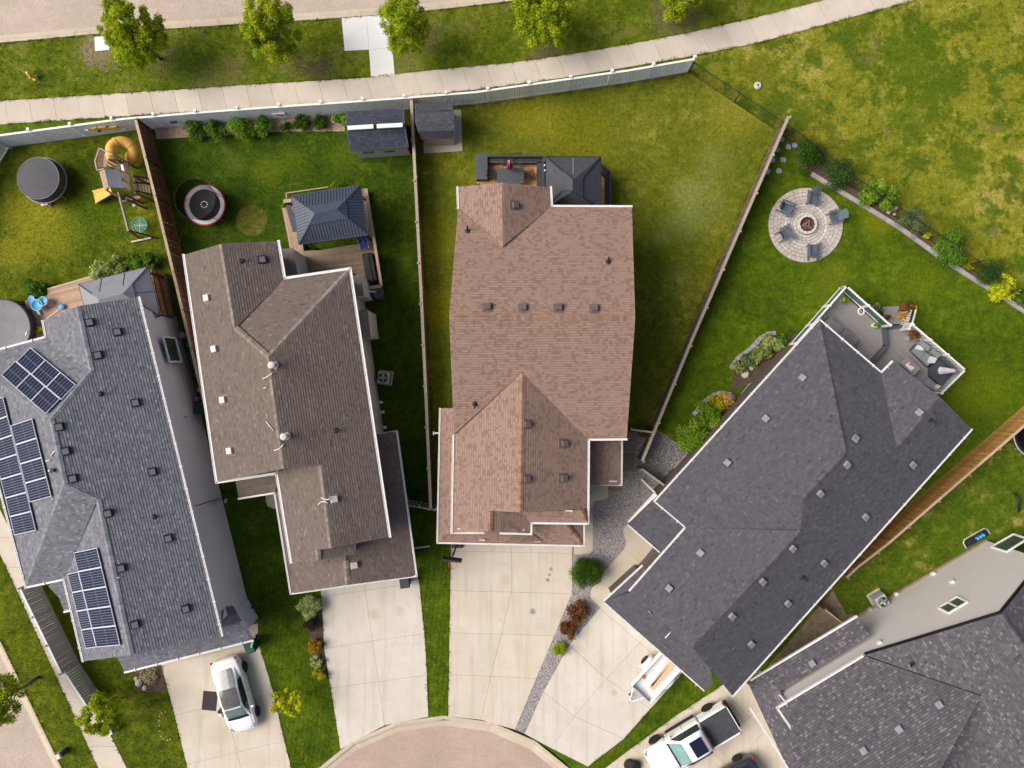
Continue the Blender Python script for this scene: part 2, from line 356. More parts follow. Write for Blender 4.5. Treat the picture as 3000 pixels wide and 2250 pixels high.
# roofs: per-shingle tone
tonemat('shingle_brown', [(0, (.155, .100, .078)), (.30, (.226, .151, .120)), (.62, (.302, .206, .165)), (1, (.365, .256, .210))], .28, 40)
tonemat('shingle_taupe', [(0, (0.096, 0.076, 0.067)), (.35, (0.152, 0.123, 0.109)), (.7, (0.196, 0.160, 0.143)), (1, (0.285, 0.241, 0.22))], .3, 45, big=((.17, .136, .115), .4, .2))
tonemat('shingle_slate', [(0, (0.095, 0.099, 0.120)), (.35, (0.175, 0.182, 0.212)), (.7, (0.230, 0.238, 0.270)), (1, (0.340, 0.350, 0.39))], .3, 45, big=((.17, .178, .207), .4, .2))
tonemat('shingle_charcoal', [(0, (0.052, 0.052, 0.064)), (.35, (0.089, 0.087, 0.105)), (.7, (0.114, 0.112, 0.132)), (1, (0.160, 0.157, 0.180))], .32, 45, big=((.092, .090, .105), .3, .2))
tonemat('shingle_graphite', [(0, (0.055, 0.051, 0.063)), (.4, (0.100, 0.094, 0.111)), (.75, (0.150, 0.141, 0.161)), (1, (0.265, 0.255, 0.280))], .3, 60)
tonemat('shingle_blue', [(0, (.030, .036, .056)), (.5, (.060, .068, .095)), (.94, (.085, .094, .125)), (1, (.20, .21, .24))], .3, 60)
tonemat('shingle_shed', [(0, (.045, .048, .062)), (.5, (.080, .084, .104)), (1, (.125, .13, .15))], .3, 60)
for n_, c_ in (('brown', (.30, .185, .14)), ('taupe', (.245, .205, .18)), ('slate', (.225, .237, .277)), ('charcoal', (.10, .094, .112)), ('graphite', (.12, .112, .13))):
    mat('cap_' + n_, c_, tuple(x * .72 for x in c_), 9, rough=.92, spec=.15, rnd=.45)
    mat('deck_' + n_, tuple(x * .55 for x in c_), rough=.95)
# walls and trim
def siding(name, c, k=.10):
    t = NT(name); sx = t.n.new('ShaderNodeSeparateXYZ'); t.L(t.pos, sx.inputs[0])
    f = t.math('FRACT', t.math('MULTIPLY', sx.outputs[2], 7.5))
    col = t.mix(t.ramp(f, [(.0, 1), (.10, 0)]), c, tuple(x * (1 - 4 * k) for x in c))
    col = t.mix(t.ramp(t.noise(.8, 3), [(.4, 0), (.7, .25)]), col, tuple(x * .85 for x in c))
    t.bump(f, .35, .015); return t.done(col, .7, .25)
siding('siding_plum', (.66, .625, .69)); siding('siding_pale', (.60, .59, .585)); siding('siding_tan', (.35, .29, .23)); siding('siding_brown', (.12, .093, .085)); siding('siding_silver', (.62, .595, .585), .04); siding('siding_blue', (.10, .12, .16)); siding('siding_shed', (.40, .40, .41)); siding('siding_beige', (.46, .39, .29))
mat('white_trim', (.76, .755, .75), (.68, .675, .67), 3, .5, .4); mat('white_vinyl', (.78, .83, .92), (.72, .77, .87), 2, .45, .4, rnd=.05); mat('grey_vinyl', (.30, .29, .295), (.26, .25, .26), 2, .6, .3, rnd=.08)
mat('black_trim', (.018, .019, .022), rough=.5); mat('dark_metal', (.035, .038, .045), (.05, .053, .06), 4, .45, .5); mat('black_plastic', (.016, .016, .018), (.028, .028, .03), 8, .5)
mat('vent_brown', (.115, .085, .085), (.15, .115, .11), 5, .6, rnd=.2); mat('vent_black', (.022, .024, .03), rough=.55); mat('vent_white', (.62, .58, .55), (.52, .48, .45), 5, .5); mat('vent_grey', (.20, .20, .235), (.26, .26, .30), 5, .5, rnd=.15); mat('vent_slate', (.17, .175, .205), rough=.7)
mat('steel', (.45, .45, .46), (.36, .36, .38), 4, .35, .5, .6); mat('galv', (.55, .55, .54), (.45, .45, .44), 4, .45, .5, .3)
mat('downpipe', (.62, .60, .58), rough=.5)
# wood
def wood(name, c, c2, c3, rnd=.35, ang=0, fine=1.0):
    t = NT(name); co = t.n.new('ShaderNodeTexCoord').outputs['Object']
    n = t.noise(2.2, 5, .65, stretch=(1, 12, 1), vec=co)
    col = t.ramp(n, [(.3, c), (.52, c2), (.72, c3)])
    col = t.mix(1.0, col, t.math('MULTIPLY_ADD', t.rand(), rnd, 1 - rnd / 2), 'MULTIPLY')
    t.bump(n, .25, .005); return t.done(col, .8, .25)
wood('wood_fence_brown', (.15, .065, .035), (.22, .10, .055), (.29, .145, .085)); wood('wood_fence_amber', (.31, .155, .04), (.42, .225, .062), (.54, .31, .10)); wood('wood_fence_grey', (.10, .072, .052), (.155, .118, .088), (.22, .175, .135)); wood('wood_cap', (.34, .235, .165), (.46, .335, .245), (.56, .43, .33), .2)
wood('wood_cap_grey', (.27, .225, .18), (.36, .305, .25), (.45, .39, .33), .2)
wood('wood_deck_tan', (.30, .20, .135), (.43, .305, .215), (.54, .40, .30), .30); wood('wood_deck_worn', (.20, .14, .095), (.30, .225, .16), (.40, .315, .235), .35); wood('wood_deck_orange', (.42, .195, .075), (.56, .29, .125), (.66, .38, .185), .25)
wood('composite_grey', (.20, .19, .188), (.25, .235, .23), (.30, .28, .275), .12); wood('composite_slate', (.060, .068, .080), (.080, .088, .10), (.10, .108, .12), .1); wood('wood_play', (.25, .185, .14), (.34, .26, .205), (.44, .35, .29), .25); wood('wood_play_red', (.12, .065, .052), (.17, .095, .078), (.23, .135, .11), .25); wood('wood_tread', (.22, .155, .10), (.30, .22, .15), (.38, .29, .21), .35)
wood('plank', (.42, .31, .20), (.54, .41, .28), (.64, .50, .36), .2); wood('wood_play_roof', (.34, .33, .37), (.43, .42, .46), (.52, .51, .55), .2)
# glass, vehicles, plastics, fabric
mat('glass_dark', (.02, .035, .032), rough=.06, spec=.6); mat('glass_window', (.035, .06, .05), (.06, .09, .075), .7, rough=.05, spec=.7); mat('glass_teal', (.10, .30, .31), rough=.08, spec=.6); mat('glass_pane', (.16, .38, .36), (.11, .28, .28), 1.5, rough=.08, spec=.6)
def clear(name, c, alpha, rough=.05):
    t = NT(name); m = t.done(c, rough, .5); tr = t.n.new('ShaderNodeBsdfTransparent'); tr.inputs[0].default_value = (c[0] ** .3, c[1] ** .3, c[2] ** .3, 1)
    mx = t.n.new('ShaderNodeMixShader'); mx.inputs[0].default_value = alpha; t.L(tr.outputs[0], mx.inputs[1]); t.L(t.b.outputs[0], mx.inputs[2]); t.L(mx.outputs[0], t.out.inputs[0]); return m
clear('glass_rail', (.10, .22, .23), .62); clear('net_black', (.055, .055, .066), .90, .8); clear('net_thin', (.03, .03, .035), .12, .8); mat('net_roof', (.085, .085, .098), (.10, .10, .115), 3, .85); clear('net_mesh', (.02, .022, .02), .22, .8)
def paint(name, c, rough=.25):
    t = NT(name); t.b.inputs['Coat Weight'].default_value = .6; t.b.inputs['Coat Roughness'].default_value = .06; return t.done(c, rough, .5)
paint('paint_white', (.88, .885, .90)); paint('paint_navy', (.022, .028, .045)); paint('paint_trailer', (.78, .79, .80), .4)
mat('tyre', (.016, .016, .017), (.028, .027, .026), 12, .85); mat('rim_alloy', (.42, .42, .43), rough=.3, metal=.8, spec=.5); mat('tonneau', (.048, .052, .066), (.066, .07, .084), 5, .55); mat('lamp_red', (.40, .02, .02), rough=.2, spec=.5); mat('lamp_clear', (.30, .31, .33), rough=.12, spec=.6); mat('seat_tan', (.42, .40, .38), rough=.8)
mat('plastic_yellow', (.78, .40, .04), (.82, .58, .18), 2.5, .35, .45); mat('plastic_cream', (.82, .52, .15), (.80, .40, .05), 1.4, .35, .45); mat('plastic_blue', (.03, .25, .60), (.08, .42, .75), 6, .4); mat('bin_green', (.014, .06, .042), (.02, .075, .055), 5, .5); mat('plastic_green', (.03, .26, .22), (.06, .36, .32), 5, .45); mat('plastic_white', (.78, .77, .78), rough=.45); mat('plastic_pink', (.70, .30, .32), rough=.5); mat('plastic_red', (.45, .03, .03), rough=.45); mat('plastic_bin', (.045, .05, .062), (.06, .065, .078), 6, .55); mat('plastic_teal', (.30, .50, .45), rough=.45)
mat('hydrant_yellow', (.72, .46, .06), (.78, .55, .16), 6, .5); mat('rod_yellow', (.70, .50, .14), rough=.5); mat('patio_blue', (.085, .110, .145), (.11, .138, .175), 7, .5); mat('chair_black', (.028, .028, .03), rough=.5); mat('fabric_grey', (.185, .20, .215), (.225, .24, .255), 5, .9); mat('fabric_dark', (.050, .062, .072), (.07, .08, .09), 5, .9); mat('fabric_pillow', (.60, .63, .68), (.52, .55, .60), 4, .9); mat('fabric_umbrella', (.60, .56, .64), (.48, .44, .52), 4, .9); mat('fabric_red', (.36, .012, .05), (.48, .03, .09), 6, .8); mat('fabric_blue', (.03, .04, .22), (.06, .08, .34), 8, .8)
mat('trampoline_pad', (.60, .61, .66), (.50, .51, .56), 3, .6); mat('trampoline_red', (.42, .045, .05), (.50, .09, .08), 4, .6); mat('trampoline_mat', (.018, .019, .022), (.03, .031, .034), 3, .8); mat('bbq_cover', (.016, .016, .018), (.028, .027, .03), 3, .7); mat('pool_cover', (.21, .215, .235), (.17, .175, .20), 1.5, .75, bump=.3, bsc=18); mat('pool_wall', (.055, .062, .078), rough=.5); mat('spa_cover', (.13, .13, .14), (.16, .16, .17), 3, .75); mat('stool_white', (.78, .74, .74), rough=.5)
mat('gazebo_navy', (.060, .078, .115), (.075, .094, .135), 2, .42, .5, .2); mat('gazebo_navy_edge', (.045, .055, .08), rough=.45); mat('gazebo_grey', (.205, .215, .25), (.24, .25, .285), 2, .5, .45); mat('gazebo_grey_edge', (.06, .065, .085), rough=.45); mat('canvas_black', (.050, .055, .070), (.066, .071, .086), 3, .75); mat('canvas_grey', (.055, .055, .062), (.07, .07, .078), 3, .75)
mat('solar_cell', (.012, .015, .040), (.018, .024, .06), 6, .35, .08, rnd=.25); mat('solar_back', (.26, .29, .37), rough=.5, spec=.1); mat('solar_frame', (.55, .58, .66), rough=.5, spec=.2); mat('solar_back_dark', (.18, .20, .26), rough=.3)
mat('stone_grey', (.30, .28, .275), (.38, .355, .345), 4, .9, bump=.3, rnd=.25); mat('paver', (.43, .395, .37), (.50, .46, .43), 3, .88, .2, rnd=.12, bump=.3, bsc=40, dirt=((.42, .33, .24), 1.2, .5, .75)); mat('paver_pale', (.52, .50, .47), (.57, .55, .52), 3, .88, .2, rnd=.12, bump=.3, bsc=40); mat('stone_pale', (.55, .52, .48), (.45, .42, .38), 6, .85); mat('stone_step', (.30, .32, .38), (.36, .38, .44), 5, .85, rnd=.15); mat('edging', (.30, .275, .29), (.38, .35, .365), 2, .9, rnd=.15); mat('ash', (.060, .030, .02), (.13, .075, .05), 9, .95); mat('log', (.30, .20, .135), (.20, .12, .08), 6, .9); mat('rubber_mat', (.030, .028, .030), (.05, .045, .046), 9, .9)
# foliage
LEAVES = {'leaf_street': [(0, (.13, .20, .006)), (.4, (.30, .42, .012)), (.75, (.48, .55, .02)), (1, (.62, .50, .05))], 'leaf_green': [(0, (0.042, 0.113, 0.012)), (.5, (0.104, 0.236, 0.019)), (1, (0.262, 0.428, 0.038))], 'leaf_bright': [(0, (0.072, 0.162, 0.009)), (.5, (0.184, 0.325, 0.018)), (1, (0.398, 0.563, 0.057))], 'leaf_yellow': [(0, (0.160, 0.202, 0.005)), (.5, (0.406, 0.388, 0.010)), (.85, (0.609, 0.512, 0.026)), (1, (0.580, 0.310, 0.026))], 'leaf_acid': [(0, (0.232, 0.310, 0.005)), (.5, (0.551, 0.589, 0.013)), (1, (0.797, 0.775, 0.039))], 'leaf_variegated': [(0, (0.174, 0.248, 0.065)), (.5, (0.435, 0.542, 0.182)), (1, (0.754, 0.800, 0.390))], 'leaf_dark': [(0, (0.022, 0.069, 0.013)), (.5, (0.056, 0.136, 0.021)), (1, (0.128, 0.235, 0.037))], 'leaf_rust': [(0, (0.087, 0.031, 0.013)), (.5, (0.203, 0.085, 0.036)), (1, (0.377, 0.202, 0.078))], 'leaf_orange': [(0, (0.232, 0.124, 0.008)), (.5, (0.464, 0.264, 0.016)), (1, (0.667, 0.465, 0.039))], 'leaf_plum': [(0, (0.026, 0.019, 0.016)), (.5, (0.058, 0.039, 0.036)), (1, (0.109, 0.078, 0.065))], 'leaf_sage': [(0, (0.075, 0.121, 0.043)), (.5, (0.160, 0.231, 0.085)), (1, (0.320, 0.403, 0.169))], 'leaf_hosta': [(0, (0.102, 0.171, 0.039)), (.5, (0.275, 0.341, 0.091)), (1, (0.522, 0.558, 0.195))], 'leaf_topiary': [(0, (0.017, 0.053, 0.003)), (.5, (0.046, 0.117, 0.004)), (1, (0.103, 0.196, 0.008))], 'leaf_ball': [(0, (0.145, 0.217, 0.005)), (.5, (0.348, 0.434, 0.013)), (1, (0.580, 0.651, 0.039))], 'petal_white': [(0, (0.725, 0.651, 0.364)), (1, (0.800, 0.800, 0.600))], 'leaf_peach': [(0, (0.435, 0.232, 0.065)), (1, (0.800, 0.589, 0.208))], 'petal_mix': [(0, (0.507, 0.078, 0.104)), (.4, (0.800, 0.775, 0.520)), (.7, (0.174, 0.248, 0.039)), (1, (0.800, 0.800, 0.600))]}
for k_, s_ in LEAVES.items(): tonemat(k_, s_, 0, rough=.75, spec=.2, trans=.4)
mat('bark', (.10, .075, .055), (.16, .12, .09), 8, .9, bump=.5)
# ---------------------------------------------------------------- the setting
def sheet(name, poly, z, m):
    mb = MB(); pl = [Vector((p.x, p.y, z)) for p in (poly if area2(poly) > 0 else reversed(poly))]; mb.face(pl); return mb.build(name, m)
g = MB(); g.face([(-600, -600, -.18), (600, -600, -.18), (600, 600, -.18), (-600, 600, -.18)]); structure(g.build('ground', 'grass_base'))
NC = [(-2600, 280), (-900, 186), (0, 126.5), (290, 98), (709, 70), (1000, 53), (1253, 32), (1480, 5), (2200, -90), (3000, -250), (4600, -720)]    # back of the north kerb
WC = [(-760, 300), (0, 1874), (181, 2250), (560, 3040)]                          # back of the west kerb (grass side)
CC, CR = (1300, 2616), 520                                                         # cul-de-sac circle, px
arc = lambda r, a0, a1, n: [(CC[0] + r * math.cos(R(lerp(a0, a1, i / n))), CC[1] - r * math.sin(R(lerp(a0, a1, i / n)))) for i in range(n + 1)]
block = [(-700, 176)] + NC[2:] + [(5200, 400), (5200, 3200), (1900, 3200)] + arc(CR + 2, -20, 200, 40)[0:] + [(700, 3200), (640, 3200)] + list(reversed(WC[1:])) + [(-690, 445)]
structure(sheet('lawn', PL(block), 0.0, 'grass_base'))
road = structure(sheet('road', PL([(a, b - 14) for a, b in NC] + [(a, b - 640) for a, b in reversed(NC)], -.11), -.11, 'asphalt_road'))
structure(sheet('side_road', PL([(a - 12, b) for a, b in WC] + [(0, 3240), (-1320, 500)], -.10), -.10, 'asphalt_road'))
structure(sheet('court', PL(arc(CR - 10, 0, 360, 72)[:-1], -.11), -.11, 'asphalt_court'))
def strip(name, top, bot, m, z0=-.12, z1=.035, step=1.5, gap=.014, parent=None, lo=None, hi=None):
    "row of slabs between two polylines: every slab is a piece of its own"
    A, B = PL(top), PL(bot); LA, LB = plen(A), plen(B); n = max(1, round(max(LA, LB) / step)); res = []
    for i in range(n):
        t0, t1 = i / n, (i + 1) / n
        a0, _ = polyline_at(A, LA * t0); a1, _ = polyline_at(A, LA * t1); b0, _ = polyline_at(B, LB * t0); b1, _ = polyline_at(B, LB * t1)
        e = (a1 - a0).normalized() * (gap / 2); f = (b1 - b0).normalized() * (gap / 2)
        mb = MB(); dz = random.uniform(-.003, .003); mb.prism([a0 + e, a1 - e, b1 - f, b0 + f], z0, z1 + dz); o = mb.build('slab', m, parent); res.append(o)
    return res
def kerb(name, back, front, label_m='concrete_kerb', step=3.0):
    "kerb stones with a real step down to the road"
    A, B = PL(back), PL(front); L = plen(A); n = round(L / step); root = MB()
    par = None
    for i in range(n):
        a0, _ = polyline_at(A, L * i / n + .006); a1, _ = polyline_at(A, L * (i + 1) / n - .006); LB = plen(B); b0, _ = polyline_at(B, LB * i / n + .006); b1, _ = polyline_at(B, LB * (i + 1) / n - .006)
        mb = MB(); dn = Vector((0, 0, 1))
        def sec(a, b): return [a - dn * .13, a + dn * .03, a.lerp(b, .32) + dn * .03, a.lerp(b, .55) - dn * .055, b - dn * .095, b - dn * .13]
        mb.loft([sec(a0, b0), sec(a1, b1)], closed=True)
        if par is None: par = structure(mb.build(name, label_m)); WM[par.name] = Matrix.Identity(4)
        else: mb.build('kerbstone', label_m, par)
    return par
kerb('kerb', NC[1:-1], [(a, b - 24) for a, b in NC[1:-1]])
kerb('far_kerb', [(a, b - 654) for a, b in NC[1:-1]], [(a, b - 630) for a, b in NC[1:-1]])
kerb('side_kerb', [(-300, 1254)] + WC[1:], [(-322, 1262)] + [(a - 22, b + 8) for a, b in WC[1:]])
kerb('court_kerb', arc(CR, 12, 168, 60), arc(CR - 31, 12, 168, 60), step=2.9)
# north footpath
SWT = [(-900, 352), (0, 296.5), (199, 284), (481, 266), (700, 251), (906, 238.5), (1083, 228), (1246, 208), (1500, 184.5), (1595, 172), (1733, 150), (1874, 125), (2008, 99), (2200, 56), (2420, 0), (2800, -110)]
SWB = [(-900, 420), (0, 365), (199, 352), (481, 333), (700, 323.5), (906, 307), (1083, 294), (1246, 279), (1412, 261), (1610, 234), (1750, 212), (1890, 188), (2018, 166), (2215, 127), (2445, 64), (2681, 0), (2840, -45)]
def path_bed(name, top, bot, m): return structure(sheet(name, PL(top) + list(reversed(PL(bot))), .008, m))
fp = path_bed('footpath', SWT, SWB, 'soil'); strip('slab', SWT, SWB, 'concrete_path', parent=fp, z0=-.08)
wp = path_bed('side_footpath', [(-260, 1050), (14, 1650), (289, 2250), (420, 2536)], [(-216, 1050), (78, 1650), (372, 2250), (512, 2536)], 'soil')
strip('slab', [(-260, 1050), (14, 1650), (289, 2250), (420, 2536)], [(-216, 1050), (78, 1650), (372, 2250), (512, 2536)], 'concrete_path', parent=wp, z0=-.08, step=2.05)
# lawns of their own, each a few millimetres above the one below
structure(sheet('boulevard_lawn', PL([(a, b + 2) for a, b in NC[1:-2]] + list(reversed(SWT[:-1]))), .004, 'grass_boulevard'))
CHAIN = [(2017, 212), (2149, 300), (2281, 388), (2345, 432), (2480, 545), (2640, 655), (2800, 765), (2940, 868), (3200, 1050)]
structure(sheet('park_lawn', PL([(2000, 175)] + SWB[13:] + [(3900, -300), (3900, 1400)] + list(reversed(CHAIN))), .004, 'grass_park'))
FA = [(413, 350), (452, 395), (527, 700), (600, 1085), (640, 1250)]                       # base of the brown fence
structure(sheet('west_lawn', PL([(-300, 400), (452, 372)] + FA[1:] + [(660, 1800), (860, 2300), (500, 2500), (181, 2250), (-560, 700)]), .004, 'grass_yard_west'))
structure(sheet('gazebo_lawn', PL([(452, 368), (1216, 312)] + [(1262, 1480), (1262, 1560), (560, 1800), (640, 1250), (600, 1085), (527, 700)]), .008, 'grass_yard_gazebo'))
structure(sheet('middle_lawn', PL([(1216, 312), (1240, 292), (1640, 255), (2017, 212), (2149, 300), (2281, 388), (1868, 1360), (1700, 1480), (1262, 1480)]), .008, 'grass_yard_middle'))
structure(sheet('firepit_lawn', PL([(2281, 388)] + CHAIN[3:] + [(3200, 1060), (2440, 1720), (2150, 1980), (1868, 1360)]), .012, 'grass_yard_firepit'))
structure(sheet('east_lawn', PL([(3200, 1040), (3300, 1600), (2500, 2100), (2240, 1950), (2440, 1716)]), .016, 'grass_side'))
structure(sheet('front_lawn', PL([(700, 1600), (960, 1600), (1000, 2196), (940, 2250), (852, 2290), (760, 1900)]), .016, 'grass_front'))
structure(sheet('front_strip_lawn', PL([(1210, 1480), (1330, 1480), (1320, 2110), (1250, 2110)]), .016, 'grass_front'))
structure(sheet('corner_lawn', PL([(1720, 2252), (1908, 2074), (2000, 1965), (2130, 1990), (2110, 2018), (1970, 2100), (1840, 2200), (1765, 2270)]), .016, 'grass_front'))
dc = structure(sheet('dry_circle', [P(737 + 46 * math.cos(a / 32 * 2 * math.pi) * (1 + .02 * math.sin(a * 2.7)), 646 + 46 * math.sin(a / 32 * 2 * math.pi), 0) for a in range(32)], .014, 'grass_dry_circle'))
# driveways: grids of slabs, each slab a piece
def grid_drive(name, rows, m, z1=.04):
    "rows: list of lists of px points, same length each"
    outline = [r[0] for r in rows] + rows[-1][1:] + [r[-1] for r in reversed(rows[:-1])] + list(reversed(rows[0][1:-1]))
    bed = structure(sheet(name, PL(outline), .021, 'soil')); WM[bed.name] = Matrix.Identity(4)
    for r0, r1 in zip(rows, rows[1:]):
        for i in range(len(r0) - 1):
            q = PL([r0[i], r0[i + 1], r1[i + 1], r1[i]]); mb = MB(); mb.prism(inset(q, .007), -.1, z1 + random.uniform(-.003, .003)); mb.build('slab', m, bed)
    return bed
grid_drive('sedan_driveway', [[(455, 1900), (607, 1862), (756, 1825)], [(474, 1951), (617, 1914), (757, 1880)], [(512, 2094), (657, 2062), (802, 2030)], [(548, 2240), (695, 2203), (834, 2170)], [(580, 2360), (725, 2330), (866, 2300)], [(610, 2480), (757, 2450), (900, 2420)]], 'concrete_drive')
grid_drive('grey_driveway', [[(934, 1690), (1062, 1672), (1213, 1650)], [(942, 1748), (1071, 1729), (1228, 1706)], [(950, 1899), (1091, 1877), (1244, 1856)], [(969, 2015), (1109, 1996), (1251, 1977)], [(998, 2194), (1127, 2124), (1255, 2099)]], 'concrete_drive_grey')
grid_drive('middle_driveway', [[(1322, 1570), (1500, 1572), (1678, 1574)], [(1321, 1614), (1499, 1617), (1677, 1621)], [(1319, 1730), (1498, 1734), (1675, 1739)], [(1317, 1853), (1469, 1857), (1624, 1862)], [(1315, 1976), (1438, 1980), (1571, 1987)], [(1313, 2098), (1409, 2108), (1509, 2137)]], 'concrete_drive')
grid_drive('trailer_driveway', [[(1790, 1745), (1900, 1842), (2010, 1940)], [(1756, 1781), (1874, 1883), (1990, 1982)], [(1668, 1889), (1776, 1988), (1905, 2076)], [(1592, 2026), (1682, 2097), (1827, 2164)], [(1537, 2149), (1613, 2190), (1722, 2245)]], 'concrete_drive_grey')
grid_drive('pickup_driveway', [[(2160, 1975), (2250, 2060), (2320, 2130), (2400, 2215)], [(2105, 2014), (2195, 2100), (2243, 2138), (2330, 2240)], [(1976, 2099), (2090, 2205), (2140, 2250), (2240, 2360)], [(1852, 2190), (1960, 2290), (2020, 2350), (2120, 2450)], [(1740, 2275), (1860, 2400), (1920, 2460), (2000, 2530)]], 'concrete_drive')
def slabs(name, polys, m, z=.04, bed=True):
    b = None
    for i, q in enumerate(polys):
        mb = MB(); mb.prism(inset(PL(q), .006), -.08, z + random.uniform(-.003, .003))
        if b is None: b = structure(mb.build(name, m)); WM[b.name] = Matrix.Identity(4)
        else: mb.build('slab', m, b)
    return b
slabs('bus_pad', [[(1001, 54), (1074, 48), (1081, 146), (1010, 150)], [(1074, 48), (1140, 43), (1146, 140), (1081, 146)], [(1081, 146), (1150, 140), (1157, 221), (1087, 226)]], 'concrete_new')
slabs('utility_pad', [[(277, 109), (319, 106), (322, 147), (280, 151)]], 'concrete_new')
slabs('porch_walk', [[(1700, 1423), (1782, 1423), (1782, 1452), (1778, 1460), (1770, 1465), (1745, 1467), (1740, 1472), (1737, 1481), (1737, 1490), (1700, 1490)], [(1700, 1490), (1737, 1490), (1737, 1551), (1700, 1551)], [(1680, 1551), (1737, 1551), (1737, 1606), (1734, 1616), (1726, 1622), (1680, 1624)]], 'concrete_walk')
slabs('entry_walk', [[(1845, 1530), (1828, 1546), (1826, 1560), (1834, 1592), (1828, 1609), (1885, 1655), (1945, 1600)], [(1828, 1609), (1771, 1672), (1750, 1697), (1812, 1740), (1885, 1655)], [(1750, 1697), (1731, 1728), (1731, 1751), (1756, 1779), (1790, 1760), (1812, 1740)]], 'concrete_walk', z=.043)
slabs('door_walk', [[(778, 1440), (815, 1440), (825, 1488), (800, 1490), (784, 1482), (779, 1468)]], 'concrete_walk')
slabs('shed_pad', [[(1238, 326), (1351, 322), (1355, 443), (1242, 450)]], 'concrete_walk')
# gravel beds
def bed(name, poly, m, z=.02): return structure(sheet(name, PL(poly), z, m))
GRAV1 = [(1842, 1262), (1905, 1290), (1872, 1362), (1960, 1432), (1925, 1480), (1846, 1532), (1828, 1546), (1826, 1560), (1834, 1592), (1828, 1609), (1771, 1672), (1731, 1728), (1731, 1751), (1756, 1780), (1668, 1890), (1592, 2026), (1537, 2149), (1509, 2137), (1571, 1987), (1624, 1862), (1675, 1739), (1678, 1624), (1726, 1622), (1737, 1606), (1737, 1481), (1745, 1467), (1770, 1465), (1782, 1452), (1782, 1423), (1800, 1300)]
GRAV2 = [(1864, 1362), (1917, 1252), (1988, 1302), (2040, 1345), (1985, 1400), (1942, 1428)]
bed('gravel_bed', GRAV1, 'gravel_grey', .024); bed('side_gravel_bed', GRAV2, 'gravel_dark', .020)
BED_N = [(452, 372), (690, 352), (1010, 330), (1010, 385), (840, 385), (700, 394), (560, 402), (458, 408)]
bed('fence_border', BED_N, 'gravel_tan')
BED_E = [(2325, 410), (2480, 525), (2640, 640), (2800, 752), (2945, 850), (3150, 1000), (3150, 1035), (2960, 880), (2870, 800), (2770, 700), (2650, 618), (2540, 575), (2440, 545), (2380, 510), (2330, 465)]
BED_EP = [(2325, 410), (2480, 545), (2640, 655), (2800, 765), (2945, 875), (3150, 1015), (3150, 1060), (3000, 905), (2915, 855), (2820, 782), (2700, 700), (2590, 630), (2480, 565), (2420, 525), (2370, 505), (2335, 480)]
bed('shrub_border', [(2325, 410), (2400, 445), (2500, 540), (2640, 640), (2800, 752), (2945, 855), (3150, 1010), (3150, 1010), (3060, 950), (2990, 905), (2905, 845), (2800, 775), (2690, 700), (2560, 610), (2460, 545), (2380, 512), (2335, 480)], 'mulch_dark', .022)
bed('driveway_border', [(905, 1790), (945, 1790), (960, 1990), (930, 1990), (905, 1900)], 'mulch_dark', .024)
bed('corner_border', [(385, 1952), (472, 1945), (495, 2022), (455, 2028), (405, 2026)], 'mulch_dark', .024)
bed('hosta_border', [(2140, 1150), (2200, 1120), (2330, 1015), (2310, 985), (2272, 980), (2225, 1000), (2165, 1060), (2145, 1100)], 'mulch_dark', .024)
bed('south_side_border', [(1990, 1300), (2040, 1340), (2150, 1190), (2112, 1158), (2075, 1180), (2010, 1262)], 'mulch_dark', .026)
bed('foundation_border', [(2560, 1800), (2680, 1720), (2960, 1570), (2920, 1600), (2640, 1760), (2500, 1850), (2400, 1930), (2300, 1990), (2250, 1950), (2440, 1730), (2480, 1800)], 'soil', .022)
# pebbles on the gravel
def pebbles(name, polys, n, m, smin, smax, z=.02):
    vs = []; fs = []; ts = []; base = 0
    oct_v = np.array([(1, 0, 0), (0, 1, 0), (-1, 0, 0), (0, -1, 0), (0, 0, .7)]); oct_f = np.array([(0, 1, 4), (1, 2, 4), (2, 3, 4), (3, 0, 4)])
    for poly, k in polys:
        pw = PL(poly); xs = [p.x for p in pw]; ys = [p.y for p in pw]; x = rng.uniform(min(xs), max(xs), k * 3); y = rng.uniform(min(ys), max(ys), k * 3)
        s = inpoly_np(x, y, pw); x = x[s][:k]; y = y[s][:k]; N = len(x)
        r = rng.uniform(smin, smax, (N, 1, 1)) * rng.uniform(.7, 1.3, (N, 1, 3)); a = rng.uniform(0, 6.28, N); ca, sa = np.cos(a), np.sin(a)
        q = oct_v[None] * r; qx = q[..., 0] * ca[:, None] - q[..., 1] * sa[:, None] + x[:, None]; qy = q[..., 0] * sa[:, None] + q[..., 1] * ca[:, None] + y[:, None]
        vs.append(np.stack([qx, qy, q[..., 2] + z], -1).reshape(-1, 3)); fs.append((oct_f[None] + (np.arange(N) * 5)[:, None, None] + base).reshape(-1, 3)); ts.append(np.repeat(rng.beta(1.3, 1.6, N), 4)); base += N * 5
    return stuff(npmesh(name, np.concatenate(vs), np.concatenate(fs), np.concatenate(ts), m))
